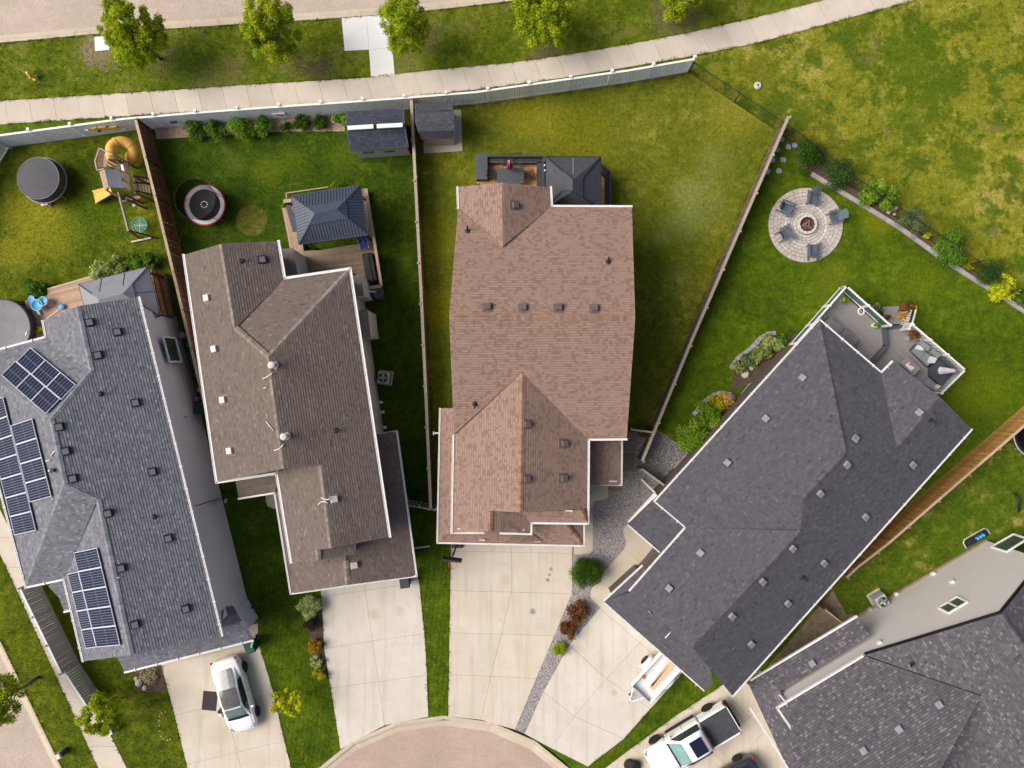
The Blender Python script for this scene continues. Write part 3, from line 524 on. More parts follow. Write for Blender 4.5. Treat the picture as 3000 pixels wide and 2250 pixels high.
def npmesh(name, v, f, tone, m, parent=None, smooth=False):
    me = bpy.data.meshes.new(name); nv, nf, k = len(v), len(f), f.shape[1]
    me.vertices.add(nv); me.vertices.foreach_set('co', np.asarray(v, np.float32).ravel()); me.loops.add(nf * k); me.loops.foreach_set('vertex_index', np.asarray(f, np.int32).ravel())
    me.polygons.add(nf); me.polygons.foreach_set('loop_start', np.arange(0, nf * k, k, dtype=np.int32)); me.polygons.foreach_set('loop_total', np.full(nf, k, np.int32))
    if tone is not None: a = me.attributes.new('tone', 'FLOAT', 'FACE'); a.data.foreach_set('value', np.asarray(tone, np.float32))
    me.materials.append(MAT[m] if isinstance(m, str) else m); me.update(calc_edges=True)
    o = bpy.data.objects.new(name, me); C.objects.link(o)
    if parent: o.parent = parent; o.matrix_basis = wm(parent).inverted(); WM[o.name] = Matrix.Identity(4)
    return o
pb = pebbles('gravel', [(GRAV1, 9000)], 0, 'pebble', .018, .038, .024); pb['label'] = 'loose grey pebbles between the two concrete driveways'; pb['category'] = 'gravel'
pb = pebbles('gravel', [(GRAV2, 2200)], 0, 'pebble', .018, .036, .020); pb['label'] = 'dark gravel behind the short fence beside the charcoal house'; pb['category'] = 'gravel'
pb = pebbles('gravel', [(BED_N, 3500)], 0, 'pebble_tan', .018, .04, .020); pb['label'] = 'tan pebbles in the border under the white fence'; pb['category'] = 'gravel'
# ---------------------------------------------------------------- roofs
PITCH = .417
def rayplane(px, py, n, p0):
    d = P(px, py, 0) - CAM; t = n.dot(p0 - CAM) / n.dot(d); return CAM + d * t
class Plane:
    "roof plane rising from the eave line a-b (px at height ze) towards the pixel point inn"
    def __init__(s, a, b, ze, inn, pitch=PITCH):
        s.p0 = P(*a, ze); e = (P(*b, ze) - s.p0).normalized(); q = Vector((-e.y, e.x, 0))
        if q.dot(P(*inn, ze) - s.p0) < 0: q = -q
        s.v = (q + UP * pitch).normalized(); s.u = s.v.cross(UP).normalized(); s.n = s.u.cross(s.v).normalized()
        if s.n.z < 0: s.n = -s.n
        s.u = s.v.cross(s.n).normalized()
    def at(s, px, py): return rayplane(px, py, s.n, s.p0)
    def mat(s, px, py, turn=0.0):
        M = Matrix((s.u, s.v, s.n)).transposed().to_4x4(); M.translation = s.at(px, py); return M @ Matrix.Rotation(turn, 4, 'Z')
def clip(sub, x0, x1, y0, y1):
    for ax, lim, sg in ((0, x0, 1), (0, x1, -1), (1, y0, 1), (1, y1, -1)):
        out = []; n = len(sub)
        for i in range(n):
            a, b = sub[i - 1], sub[i]; da, db = sg * (a[ax] - lim), sg * (b[ax] - lim)
            if (da < 0) != (db < 0): k = da / (da - db); out.append((a[0] + (b[0] - a[0]) * k, a[1] + (b[1] - a[1]) * k))
            if db >= 0: out.append(b)
        sub = out
        if len(sub) < 3: return []
    return sub
class House:
    def __init__(s, name, label, loc, shingle, cap, deck, siding, style):
        s.o = thing(name, label, 'house', loc); s.sh = shingle; s.cap = cap; s.siding = siding; s.style = style; s.deckmat = deck
        s.deck = MB(); s.mb = MB(); s.capmesh = None; s.roof = None; s.caps = []
    def plane(s, pl, poly, ze, shingles=True, solid=True):
        pts = [pl.at(*q) for q in poly]
        if area2(pts) < 0: pts.reverse()
        top = [p - pl.n * .015 for p in pts]; s.deck.face(top, 0)
        if solid:
            zb = ze - .14; n = len(top)
            bot = [Vector((p.x, p.y, min(zb, p.z - .1))) for p in top]; s.deck.face(list(reversed(bot)), 1)
            for i in range(n): s.deck.face([bot[i], bot[(i + 1) % n], top[(i + 1) % n], top[i]], 1)
        if not shingles: return
        EXP = .142; org = pl.p0
        uv = [((p - org).dot(pl.u), (p - org).dot(pl.v)) for p in pts]
        off = org.z / pl.v.z; uoff = org.dot(pl.u)
        us = [a for a, b in uv]; vs = [b for a, b in uv]
        j0 = math.floor((min(vs) + off) / EXP); j1 = math.ceil((max(vs) + off) / EXP)
        rnd = random.Random(hash((round(org.x, 2), round(org.y, 2))) & 0xffff)
        for j in range(j0, j1):
            v0 = j * EXP - off; v1 = v0 + EXP; u = min(us) - rnd.random() * .4
            while u < max(us):
                wd, t, lift = s.style(rnd); u1 = u + wd
                ins = [inpoly(a, b, uv) for a, b in ((u, v0), (u1, v0), (u1, v1), (u, v1))]
                if all(ins): q = [(u, v0), (u1, v0), (u1, v1), (u, v1)]
                elif max(us) < u or u1 < min(us): q = []
                else: q = clip(uv, u, u1, v0, v1)
                if q:
                    def w3(a, b, h=None): k = (v1 - b) / EXP; return org + pl.u * a + pl.v * b + pl.n * (.002 + (.014 + lift) * k if h is None else h)
                    if all(ins):      # shadow line of the butt edge painted into the tone, then the tab itself
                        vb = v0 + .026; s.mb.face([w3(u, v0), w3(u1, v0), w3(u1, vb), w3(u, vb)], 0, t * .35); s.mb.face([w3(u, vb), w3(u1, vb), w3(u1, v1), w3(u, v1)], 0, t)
                        s.mb.face([w3(u, v0, 0.0), w3(u1, v0, 0.0), w3(u1, v0), w3(u, v0)], 0, 0.0)  # butt face painted darkest, part of the same shadow line
                    else: s.mb.face([w3(*c) for c in q], 0, t)
                u = u1
    def ridge(s, pl, a, b, wd=.30, pl2=None):
        s.caps.append((pl, a, b, wd))
    def finish_roof(s):
        s.roof = s.deck.build('roof', [s.deckmat, s.siding], s.o)
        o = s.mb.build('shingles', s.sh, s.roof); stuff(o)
        m = MB(); w_, L = .15, .21
        m.face([(0, -w_, -.045), (L, -w_, -.045), (L, 0, .012), (0, 0, .012)]); m.face([(0, 0, .012), (L, 0, .012), (L, w_, -.045), (0, w_, -.045)]); m.face([(0, -w_, -.06), (0, -w_, -.045), (0, 0, .012), (0, w_, -.045), (0, w_, -.06)])
        cm = m.mesh('ridge_cap', s.cap)
        for pl, a, b, wd in s.caps:
            A, B = pl.at(*a), pl.at(*b); Ls = (B - A).length; n = max(1, int(Ls / .2)); Mx = frame(A, B)
            for i in range(n):
                piece('ridge_cap', cm, s.roof, Mx @ Matrix.Translation((i * Ls / n, 0, .03)) @ Matrix.Rotation(R(2.2), 4, 'Y') @ Matrix.Diagonal((Ls / n / .2, wd / .3, 1, 1)))
    def walls(s, poly, ze, d=.42, z0=-.05, m=None, name='wall'):
        mb = MB(); mb.prism(inset(PL(poly, ze), d), z0, ze - .13); return mb.build(name, m or s.siding, s.o)
    def gutter(s, pts, z, m='white_trim', hang=0, wd=.105, side=1):
        for a, b in zip(pts, pts[1:]):
            za, zb = (z, z) if not isinstance(z, (list, tuple)) else z
            A, B = P(*a, za), P(*b, zb); Mx = frame(A, B); L = (B - A).length; mb = MB()
            mb.box(Mx @ Matrix.Translation((L / 2, 0, -.01)), L + wd, wd - .03, .10); mb.box(Mx @ Matrix.Translation((L / 2, wd / 2 - .012, 0)), L + wd, .03, .13); mb.box(Mx @ Matrix.Translation((L / 2, -wd / 2 + .012, 0)), L + wd, .03, .13)
            if hang:
                n = int(L / hang)
                for i in range(n): mb.box(Mx @ Matrix.Translation(((i + .5) * L / n, .02 * side, .085)), .035, wd + .10, .035)
            mb.build('gutter', m, s.o)
    def rake(s, a, b, z, m='white_trim', wd=.07, h=.16):
        mb = MB(); mb.bar(P(*a, z[0]) - UP * .05, P(*b, z[1]) - UP * .05, wd, h); mb.build('rake_trim', m, s.o)
    def trim3(s, A, B, m='white_trim', wd=.07, h=.16, name='rake_trim'):
        mb = MB(); mb.bar(A, B, wd, h); return mb.build(name, m, s.o)
    def vent(s, mesh, pl, px, py, turn=0, name='roof_vent'): return piece(name, mesh, s.roof or s.o, pl.mat(px, py, turn))
def st_brown(r):
    k = r.random(); return (r.uniform(.10, .22), r.uniform(.30, .50), .004) if k < .33 else (r.uniform(.11, .30), r.uniform(.58, .82), 0)
def st_mix(r): return r.uniform(.12, .30), min(1, max(0, r.gauss(.52, .13))), r.choice((0, 0, .004))
def st_slate(r):
    k = r.random(); return r.uniform(.11, .24), (r.uniform(.70, .9) if k < .12 else r.gauss(.50, .11) if k < .88 else r.uniform(.18, .32)), r.choice((0, .004))
def st_soft(r): return r.uniform(.11, .26), min(1, max(0, r.gauss(.54, .14))), r.choice((0, 0, .004))
def st_spark(r):
    k = r.random(); return r.uniform(.10, .22), (r.uniform(.66, .9) if k < .2 else r.gauss(.48, .10)), r.choice((0, .004))
mat('white_soffit', (.62, .61, .60), rough=.7)
# vents shared by the roofs
def vent_mesh(name, m, sz=.34, h=.16, cap=None, flash=.56):
    b = MB(); b.box(Matrix.Translation((0, 0, .012)), flash, flash, .008, 1); b.box(Matrix.Translation((0, 0, h / 2)), sz * .86, sz * .86, h, 0); b.box(Matrix.Translation((0, -.01, h + .015)), sz, sz * 1.05, .035, 0, taper=.9)
    return b.mesh(name, [m, cap or m])
VB = vent_mesh('roof_vent', 'vent_brown', cap='vent_brown'); VK = vent_mesh('roof_vent', 'vent_black', .36, .13, 'vent_slate'); VW = vent_mesh('roof_vent', 'vent_white', .36, .16, 'cap_taupe'); VG = vent_mesh('roof_vent', 'vent_grey', .35, .15, 'cap_charcoal')
def vk2():
    b = MB(); b.box(Matrix.Translation((0, 0, .012)), .46, .46, .01, 0); b.box(Matrix.Translation((0, 0, .07)), .40, .40, .14, 0); b.box(Matrix.Translation((-.01, 0, .15)), .30, .30, .03, 1); return b.mesh('roof_vent', ['vent_black', 'vent_slate'])
VK = vk2()
def pipe_mesh(m, tilt=0):
    b = MB(); b.cyl((0, 0, -.1), (0, -.12, .32), .05, .05, 10, 0); b.lathe((0, 0, 0), [(.16, .0), (.15, .02), (.07, .06)], 12, 0); b.cyl((0, -.122, .325), (0, -.124, .33), .038, .038, 10, 1); return b.mesh('vent_pipe', [m, 'black_trim'])
PIPE = pipe_mesh('vent_black')
def flue_mesh():
    b = MB(); b.lathe((0, 0, 0), [(.2, -.1), (.2, .02), (.11, .10), (.11, .55)], 16, 1); b.lathe((0, 0, .5), [(.19, 0), (.20, .06), (.17, .13), (.08, .16)], 18, 0); return b.mesh('flue', ['vent_white', 'galv'])
FLUE = flue_mesh()
def wallplane(a, b):
    "vertical plane through the ground points a, b"
    d = (b - a).normalized(); return Vector((-d.y, d.x, 0)), a
def window_on(house, wl, q, name='window', frame_m='white_trim', glass='glass_window', split=False):
    "q: four px corners on the wall plane wl"
    n, p0 = wl; pts = [rayplane(x, y, n, p0) for x, y in q]; c = sum(pts, Vector()) / 4; nn = n if n.dot(-Vector((c.x, c.y, 0))) > 0 else -n
    mb = MB(); fr = mb
    for i in range(4): fr.bar(pts[i] + nn * .03, pts[(i + 1) % 4] + nn * .03, .09, .09)
    if split: fr.bar((pts[0] + pts[1]) / 2 + nn * .03 if split == 1 else (pts[1] + pts[2]) / 2 + nn * .03, (pts[2] + pts[3]) / 2 + nn * .03 if split == 1 else (pts[3] + pts[0]) / 2 + nn * .03, .09, .08)
    w_ = fr.build(name, frame_m, house.o); m2 = MB(); m2.face([p + nn * .012 for p in pts]); m2.build('pane', glass, w_); return w_

# ---------------------------------------------------------------- brown house in the middle
ZE = 4.55
h3 = House('house', 'brown shingled house in the middle with a black gazebo behind it', P(1590, 1050), 'shingle_brown', 'cap_brown', 'deck_brown', 'siding_tan', st_brown)
N3 = Plane((1617, 603), (1851, 604), ZE, (1700, 900)); S3 = Plane((1724, 1288), (1836, 1287), ZE, (1700, 950))
rl, rr = (1316, 930), (1861, 932)
h3.plane(N3, [(1851, 604), rr, rl, (1342, 611), (1473, 722), (1617, 603)], ZE); h3.plane(S3, [rl, rr, (1836, 1287), (1724, 1288), (1530, 1090), (1330, 1272), (1327, 1198)], ZE)
W3n = Plane((1340, 548), (1342, 611), ZE, (1470, 600)); E3n = Plane((1614, 549), (1617, 603), ZE, (1470, 600))
h3.plane(W3n, [(1340, 548), (1471, 535), (1473, 722), (1342, 611)], ZE); h3.plane(E3n, [(1471, 535), (1614, 549), (1617, 603), (1473, 722)], ZE)
W3s = Plane((1330, 1272), (1323, 1560), ZE, (1500, 1400)); E3s = Plane((1724, 1288), (1722, 1535), ZE, (1500, 1400))
h3.plane(W3s, [(1330, 1272), (1530, 1090), (1524, 1501), (1436, 1496), (1436, 1557), (1323, 1560)], ZE); h3.plane(E3s, [(1530, 1090), (1724, 1288), (1722, 1490), (1524, 1501)], ZE)
E3b = Plane((1557, 1533), (1556, 1563), ZE, (1436, 1530)); h3.plane(E3b, [(1436, 1496), (1524, 1501), (1556, 1528), (1556, 1563), (1436, 1557)], ZE)
F3 = Plane((1557, 1533), (1722, 1535), ZE, (1640, 1480)); h3.plane(F3, [(1524, 1501), (1700, 1493), (1722, 1535), (1557, 1533)], ZE)
F3e = Plane((1722, 1490), (1722, 1535), ZE, (1640, 1510)); h3.plane(F3e, [(1700, 1493), (1722, 1490), (1722, 1535)], ZE)
# garage skirt roof, lower
ZS = 2.85
W3k = Plane((1289, 1196), (1281, 1590), ZS, (1330, 1400)); F3k = Plane((1281, 1590), (1711, 1600), ZS, (1500, 1540)); E3k = Plane((1711, 1540), (1711, 1600), ZS, (1660, 1560))
h3.plane(W3k, [(1289, 1196), (1345, 1196), (1345, 1530), (1281, 1590)], ZS); h3.plane(F3k, [(1281, 1590), (1345, 1530), (1655, 1534), (1711, 1600)], ZS); h3.plane(E3k, [(1711, 1600), (1655, 1534), (1711, 1534)], ZS)
E3g = Plane((1600, 1540), (1585, 1590), 3.05, (1500, 1570), .3); h3.plane(E3g, [(1494, 1565), (1560, 1565), (1588, 1583), (1584, 1586), (1494, 1590)], 2.95, solid=False)
PO = Plane((1823, 1290), (1822, 1422), ZS, (1726, 1350), .30); h3.plane(PO, [(1726, 1284), (1823, 1284), (1822, 1422), (1726, 1420)], ZS)
for pl, a, b in ((N3, (1318, 931), (1860, 932)), (W3n, (1471, 537), (1473, 720)), (W3s, (1530, 1094), (1524, 1499)), (E3b, (1436, 1498), (1436, 1556)), (F3, (1702, 1494), (1722, 1534)), (W3k, (1345, 1531), (1282, 1589)), (F3k, (1656, 1535), (1710, 1599))): h3.ridge(pl, a, b)
h3.finish_roof()
h3.walls([(1342, 560), (1614, 560), (1617, 603), (1845, 604), (1836, 1287), (1724, 1288), (1722, 1535), (1556, 1535), (1556, 1558), (1323, 1558), (1325, 1200), (1316, 930)], ZE)
h3.walls([(1289, 1200), (1345, 1200), (1345, 1500), (1700, 1500), (1711, 1540), (1711, 1598), (1281, 1588)], ZS, name='garage_wall')
for pts, z in (([(1340, 549), (1342, 611)], ZE), ([(1614, 549), (1617, 603)], ZE), ([(1618, 604), (1850, 605)], ZE), ([(1726, 1288), (1835, 1287)], ZE), ([(1328, 1276), (1323, 1560)], ZE), ([(1325, 1560), (1416, 1561)], ZE - .05), ([(1466, 1562), (1556, 1564)], ZE - .05), ([(1556, 1564), (1557, 1533)], ZE), ([(1557, 1532), (1721, 1534)], ZE), ([(1723, 1534), (1725, 1290)], ZE)): h3.gutter(pts, z)
for pts in ([(1289, 1197), (1281, 1589)], [(1281, 1590), (1711, 1599)], [(1711, 1599), (1711, 1538)], [(1822, 1292), (1821, 1421)], [(1821, 1421), (1726, 1420)]): h3.gutter(pts, ZS, wd=.085)
for x, y in ((1429, 901), (1533, 903), (1637, 903), (1742, 905)): h3.vent(VB, N3, x, y)
h3.vent(VB, E3n, 1508, 602)
for x, y in ((1544, 1243), (1652, 1299), (1542, 1403), (1651, 1400)): h3.vent(VB, E3s, x, y)
for pl, x, y in ((N3, 1370, 678), (N3, 1782, 768), (S3, 1391, 1182)): h3.vent(PIPE, pl, x, y, name='vent_pipe')
mb = MB(); A = P(1289, 1269, 2.6); B = P(1272, 1269, 2.6); mb.cyl(A, B, .05, .05, 10); mb.cyl(B, B + Vector((-.06, 0, 0)), .11, .11, 10); mb.build('exhaust_hood', 'white_trim', h3.o)
for a, b, z in (((1340, 1549), (1375, 1551), 4.75), ((1517, 1554), (1536, 1552), 4.75), ((1656, 1496), (1678, 1497), 4.95), ((1404, 1582), (1421, 1583), 3.05), ((1566, 1587), (1585, 1586), 3.0), ((1784, 1410), (1808, 1410), 3.1)):
    mb = MB(); mb.bar(P(*a, z), P(*b, z), .07, .03); mb.build('flashing', 'downpipe', h3.o)

# ---------------------------------------------------------------- taupe house
ZE = 4.9
h2 = House('house', 'grey-brown shingled house with a dark blue metal gazebo on its deck', P(860, 1200), 'shingle_taupe', 'cap_taupe', 'deck_taupe', 'siding_pale', st_mix)
L2 = Plane((539, 747), (635, 1413), ZE, (800, 1100)); R2 = Plane((1027, 787), (1143, 1572), ZE, (800, 1200)); N2 = Plane((835, 815), (1027, 787), ZE, (850, 1000))
E2n = Plane((817, 706), (835, 814), ZE, (650, 800)); a2, k2 = (690, 960), (787, 1045)
h2.plane(L2, [(539, 747), (648, 714), a2, k2, (832, 1373), (635, 1413)], ZE); h2.plane(E2n, [(648, 714), (817, 706), (835, 815), a2], ZE)
h2.plane(N2, [a2, (835, 815), (1027, 787), k2], ZE); h2.plane(R2, [k2, (1027, 787), (1143, 1572), (971, 1606), (940, 1360), (832, 1373)], ZE)
L2g = Plane((810, 1386), (853, 1648), ZE, (950, 1450)); h2.plane(L2g, [(810, 1386), (832, 1373), (940, 1360), (971, 1606), (931, 1611), (933, 1643), (853, 1648)], ZE)
E2b = Plane((1040, 1590), (1040, 1620), 5.0, (932, 1620)); E2b = Plane((1012, 1596), (1018, 1640), 5.02, (932, 1625)); h2.plane(E2b, [(931, 1611), (971, 1606), (1040, 1594), (1040, 1624), (933, 1641)], 4.95)
ZS = 2.95
Rk = Plane((1163, 1263), (1221, 1687), ZS, (1050, 1500), .33); Lk = Plane((805, 1443), (852, 1739), ZS, (1000, 1650), .33)
h2.plane(Rk, [(1100, 1273), (1163, 1263), (1221, 1687), (1018, 1714), (1012, 1640), (1030, 1560), (1125, 1560)], ZS); h2.plane(Lk, [(805, 1443), (835, 1440), (870, 1610), (1012, 1600), (1018, 1714), (852, 1739)], ZS)
Pk = Plane((700, 1461), (806, 1443), ZS, (750, 1400)); h2.plane(Pk, [(688, 1400), (806, 1380), (806, 1443), (700, 1461)], ZS)
for pl, a, b in ((L2, (649, 716), (689, 958)), (L2, a2, k2), (L2, k2, (831, 1371)), (N2, (1025, 790), (788, 1044)), (L2g, (940, 1363), (971, 1605)), (L2g, (931, 1612), (933, 1641)), (Lk, (1013, 1642), (1018, 1713))): h2.ridge(pl, a, b)
h2.finish_roof()
h2.walls([(545, 752), (817, 712), (835, 814), (1027, 787), (1143, 1572), (853, 1630), (810, 1386), (635, 1413)], ZE)
h2.walls([(806, 1450), (1110, 1290), (1163, 1268), (1221, 1685), (852, 1736)], ZS, name='garage_wall')
for pts, z in (([(539, 748), (635, 1412)], ZE), ([(635, 1413), (810, 1387)], ZE), ([(811, 1388), (853, 1647)], ZE), ([(817, 707), (835, 813)], ZE), ([(836, 815), (1026, 787)], ZE), ([(1027, 789), (1143, 1571)], ZE), ([(805, 1444), (852, 1738)], ZS), ([(853, 1739), (1221, 1687)], ZS), ([(1221, 1686), (1163, 1264)], ZS), ([(1163, 1263), (1106, 1272)], ZS), ([(700, 1461), (805, 1444)], ZS)): h2.gutter(pts, z, wd=.13 if z == ZE else .09)
for x, y in ((610, 873), (632, 1022), (657, 1171), (677, 1320)): h2.vent(VW, L2, x, y)
h2.vent(VK, E2n, 768, 761); h2.vent(PIPE, E2n, 707, 765, name='vent_pipe'); h2.vent(PIPE, R2, 984, 1261, name='vent_pipe'); h2.vent(VW, R2, 977, 1462); h2.vent(VW, Rk, 1036, 1655)
for x, y in ((806, 1070), (841, 1277)): piece('flue', FLUE, h2.roof, Matrix.Translation(R2.at(x, y)))
def scrap(h, pl, pts, r=.035, m='vent_white', lift=.06):
    mb = MB(); mb.tube([pl.at(*q) + pl.n * lift for q in pts], r, 6); mb.build('flashing_strip', m, h.o, smooth=True)
for pts in ([(772, 1110), (785, 1104), (798, 1096), (800, 1091)], [(775, 1137), (784, 1135)], [(783, 1235), (793, 1248), (805, 1260)], [(806, 1319), (820, 1315), (829, 1307), (832, 1301)]): scrap(h2, L2, pts)
for pts in ([(943, 1457), (952, 1462), (962, 1463), (970, 1459)], [(934, 1478), (943, 1470), (953, 1468), (962, 1473)]): scrap(h2, L2g, pts)
# roofs over the bay windows and the cantilevered fireplace box on the east wall
def box_out(h, q, z0, zt, roofm, wallm, name):
    mb = MB(); pl = PL(q, zt); c = sum(pl, Vector()) / 4; inn = [c + (p - c) * .93 for p in pl]; mb.prism(inn, z0, zt, 0, 0); mb.prism(pl, zt, zt + .07, 1, 2); o = mb.build(name, [wallm, roofm, 'white_trim'], h.o); return o
box_out(h2, [(1052, 910), (1078, 906), (1087, 988), (1062, 992)], .5, 3.0, 'cap_taupe', 'siding_pale', 'fireplace_box')
box_out(h2, [(1030, 808), (1060, 804), (1067, 867), (1040, 871)], .4, 3.1, 'cap_taupe', 'siding_pale', 'bay_window')
box_out(h2, [(824, 730), (860, 727), (873, 803), (838, 808)], .4, 3.0, 'cap_taupe', 'siding_pale', 'sunroom_bay')
wl2 = wallplane(P(1100, 1100), P(1119, 1208))
mb = MB()
for x, y in ((1115, 1178), (1119, 1207), (1123, 1252)): c = rayplane(x, y, *wl2); mb.boxz(c.x + .1, c.y, max(.1, c.z - .1), max(.1, c.z - .1) + .22, .2, .16)
mb.build('wall_outlet', 'white_trim', h2.o)
mb = MB(); mb.bar(P(1258, 1600, .15), P(1215, 1606, .3), .08, .07); mb.build('downspout', 'downpipe', h2.o)
mb = MB(); mb.bar(P(1037, 1594, 4.6), P(1041, 1622, 3.5), .12, .09); mb.build('downspout', 'white_trim', h2.o)

# ---------------------------------------------------------------- slate house
ZE = 5.05
h1 = House('house', 'slate grey shingled house with solar panels on its roof', P(330, 1400), 'shingle_slate', 'cap_slate', 'deck_slate', 'siding_plum', st_slate)
R1 = Plane((409, 870), (652, 1862), ZE, (250, 1300)); W1n = Plane((126, 939), (135.6, 987), ZE, (230, 950)); N1 = Plane((0, 1022), (135, 986), ZE, (150, 1200)); W1 = Plane((60, 1650), (76, 1721), ZE, (170, 1500)); S1 = Plane((76, 1721), (188, 1697), ZE, (180, 1500)); W1g = Plane((188, 1697), (245, 1937), ZE, (330, 1800))
nA, nB, mA, mB, gA, gB = (226, 897), (268, 1086), (150, 1227), (190, 1416), (287, 1461), (385, 1919)
h1.plane(R1, [nA, (409, 870), (652, 1862), gB, gA, mB, mA, nB], ZE); h1.plane(W1n, [(126, 939), nA, nB, (135, 987)], ZE)
h1.plane(N1, [(-100, 1049), (135, 987), nB, mA], ZE); h1.plane(W1, [(-100, 1049), mA, mB, (76, 1721)], ZE); h1.plane(S1, [mB, gA, (188, 1697), (76, 1721)], ZE); h1.plane(W1g, [gA, gB, (243, 1937), (188, 1697)], ZE)
ZS = 2.9
F1k = Plane((367, 1969), (741, 1876), ZS, (500, 1850)); h1.plane(F1k, [(340, 1920), (640, 1842), (700, 1826), (741, 1876), (367, 1969)], ZS)
E1k = Plane((684, 1775), (736, 1873), ZS, (640, 1820)); h1.plane(E1k, [(640, 1780), (684, 1775), (739, 1874), (690, 1850), (640, 1850)], ZS)
S1k = Plane((188, 1790), (206, 1788), ZS, (170, 1740)); h1.plane(S1k, [(140, 1715), (190, 1690), (206, 1788), (190, 1792), (172, 1750)], ZS)
for pl, a, b in ((R1, (227, 899), nB), (R1, nB, mA), (R1, mA, mB), (R1, mB, gA), (R1, gA, (384, 1917)), (W1, mB, (77, 1719))): h1.ridge(pl, a, b)
h1.finish_roof()
h1.walls([(130, 942), (405, 874), (652, 1855), (243, 1935), (188, 1697), (76, 1721), (-100, 1049), (135, 987)], ZE)
h1.walls([(367, 1966), (420, 1800), (684, 1778), (738, 1872)], ZS, name='garage_wall')
for pts, z in (([(409, 871), (652, 1861)], ZE), ([(126, 940), (135, 986)], ZE), ([(135, 987), (-100, 1050)], ZE), ([(-100, 1050), (76, 1720)], ZE), ([(76, 1721), (188, 1697)], ZE), ([(188, 1698), (244, 1936)], ZE), ([(367, 1969), (741, 1876)], ZS), ([(190, 1792), (206, 1788)], ZS)): h1.gutter(pts, z, hang=1.2, wd=.10)
for x, y in ((263, 945), (344, 973), (287, 1041), (397, 1180), (174, 1251), (193, 1322), (214, 1402), (446, 1382), (316, 1504), (493, 1577), (355, 1664), (544, 1783), (396, 1829)): h1.vent(VK, R1, x, y)
for x, y in ((295, 1154), (452, 1514)): h1.vent(PIPE, R1, x, y, name='vent_pipe')
mb = MB(); c = W1.at(158, 1377); mb.lathe(c, [(.11, -.05), (.11, .22), (.14, .24), (.10, .36), (.02, .40)], 14); mb.build('flue', 'steel', h1.o, smooth=True)
for pts in ([(152, 1336), (160, 1325), (173, 1317)], [(138, 1350), (152, 1347)]): scrap(h1, W1, pts, .04)
scrap(h1, R1, [(345, 1692), (354, 1690)], .03); scrap(h1, W1g, [(170, 1701), (187, 1697)], .03)
wl1 = wallplane(P(700, 1642), P(662, 1480))
window_on(h1, wl1, [(476, 987), (513, 991), (530, 1060), (495, 1060)])
for q, sz in (((540, 1222), (.10, .22)), ((660, 1466), (.25, .35)), ((627, 1474), (.2, .25))):
    c = rayplane(*q, *wl1); mb = MB(); mb.boxz(c.x + .08, c.y, c.z - sz[1] / 2, c.z + sz[1] / 2, .14, sz[0], R(-14)); mb.build('wall_box', 'galv', h1.o)
mb = MB(); a = rayplane(570, 1482, *wl1); b = rayplane(646, 1459, *wl1); mb.cyl(a + Vector((.08, 0, 0)), b + Vector((.08, 0, 0)), .03, .03, 8); mb.build('conduit', 'black_trim', h1.o)
mb = MB(); mb.bar(P(783, 1756, .15), P(700, 1800, .35), .09, .07); mb.bar(P(655, 1780, 3.0), P(650, 1812, 4.6), .09, .07); mb.build('downspout', 'dark_metal', h1.o)
mb = MB(); mb.bar(P(741, 1878, 2.75), P(735, 1905, .1), .10, .10); mb.build('corner_post', 'plastic_teal', h1.o)

# solar panels
def cell_mesh():
    b = MB(); b.box(Matrix.Identity(4), 1, 1, .006); return b.mesh('cell', 'solar_cell')
CELL = cell_mesh()
def panel_at(arr, pl, q, rows=6, cols=2, dark=False):
    "one framed panel from four px corners on the roof plane"
    pts = [pl.at(*c) + pl.n * .12 for c in q]; c = sum(pts, Vector()) / 4; x = ((pts[1] - pts[0]) + (pts[2] - pts[3])) / 2; y = ((pts[3] - pts[0]) + (pts[2] - pts[1])) / 2
    lx, ly = x.length, y.length; x = x / lx; z = pl.n; y = z.cross(x); M = Matrix((x, y, z)).transposed().to_4x4(); M.translation = c
    mb = MB(); mb.box(M, lx - .02, ly - .02, .03, 0)
    for s_ in (-1, 1): mb.box(M @ Matrix.Translation((s_ * (lx / 2 - .016), 0, .008)), .028, ly - .01, .045, 1); mb.box(M @ Matrix.Translation((0, s_ * (ly / 2 - .016), .008)), lx - .01, .028, .043, 1)
    p = mb.build('panel', ['solar_back' if not dark else 'solar_back_dark', 'solar_frame'], arr)
    iw, ih = (lx - .075) / cols, (ly - .075) / rows; g1 = .022 if not dark else .02; g2 = .018 if not dark else .025
    for i in range(cols):
        for j in range(rows):
            piece('cell', CELL, p, M @ Matrix.Translation((-(lx - .075) / 2 + (i + .5) * iw, -(ly - .075) / 2 + (j + .5) * ih, .018)) @ Matrix.Diagonal((iw - g1, ih - g2, 1, 1)))
    return p
def quadgrid(q, n, m):
    g_ = lambda u, v: tuple(lerp(lerp(q[0][k], q[1][k], u), lerp(q[3][k], q[2][k], u), v) for k in (0, 1))
    return [[(g_(i / n, j / m), g_((i + 1) / n, j / m), g_((i + 1) / n, (j + 1) / m), g_(i / n, (j + 1) / m)) for i in range(n)] for j in range(m)]
arr = thing('solar_array', 'tilted block of six solar panels near the north gutter of the slate house', 'solar panels', N1.at(118, 1115), group='solar arrays on the slate roof')
for row in quadgrid([(96, 1022), (229, 1131), (137, 1214), (8, 1101)], 3, 2):
    for q in row: panel_at(arr, N1, (q[1], q[2], q[3], q[0]), 6, 2) if False else panel_at(arr, N1, q, 2, 6)
arr = thing('solar_array', 'tall staggered double column of solar panels on the west slope of the slate house', 'solar panels', W1.at(80, 1400), group='solar arrays on the slate roof')
for row in quadgrid([(-44, 1186), (16, 1162), (113, 1552), (50, 1566)], 1, 7):
    for q in row: panel_at(arr, W1, q, 7, 2)
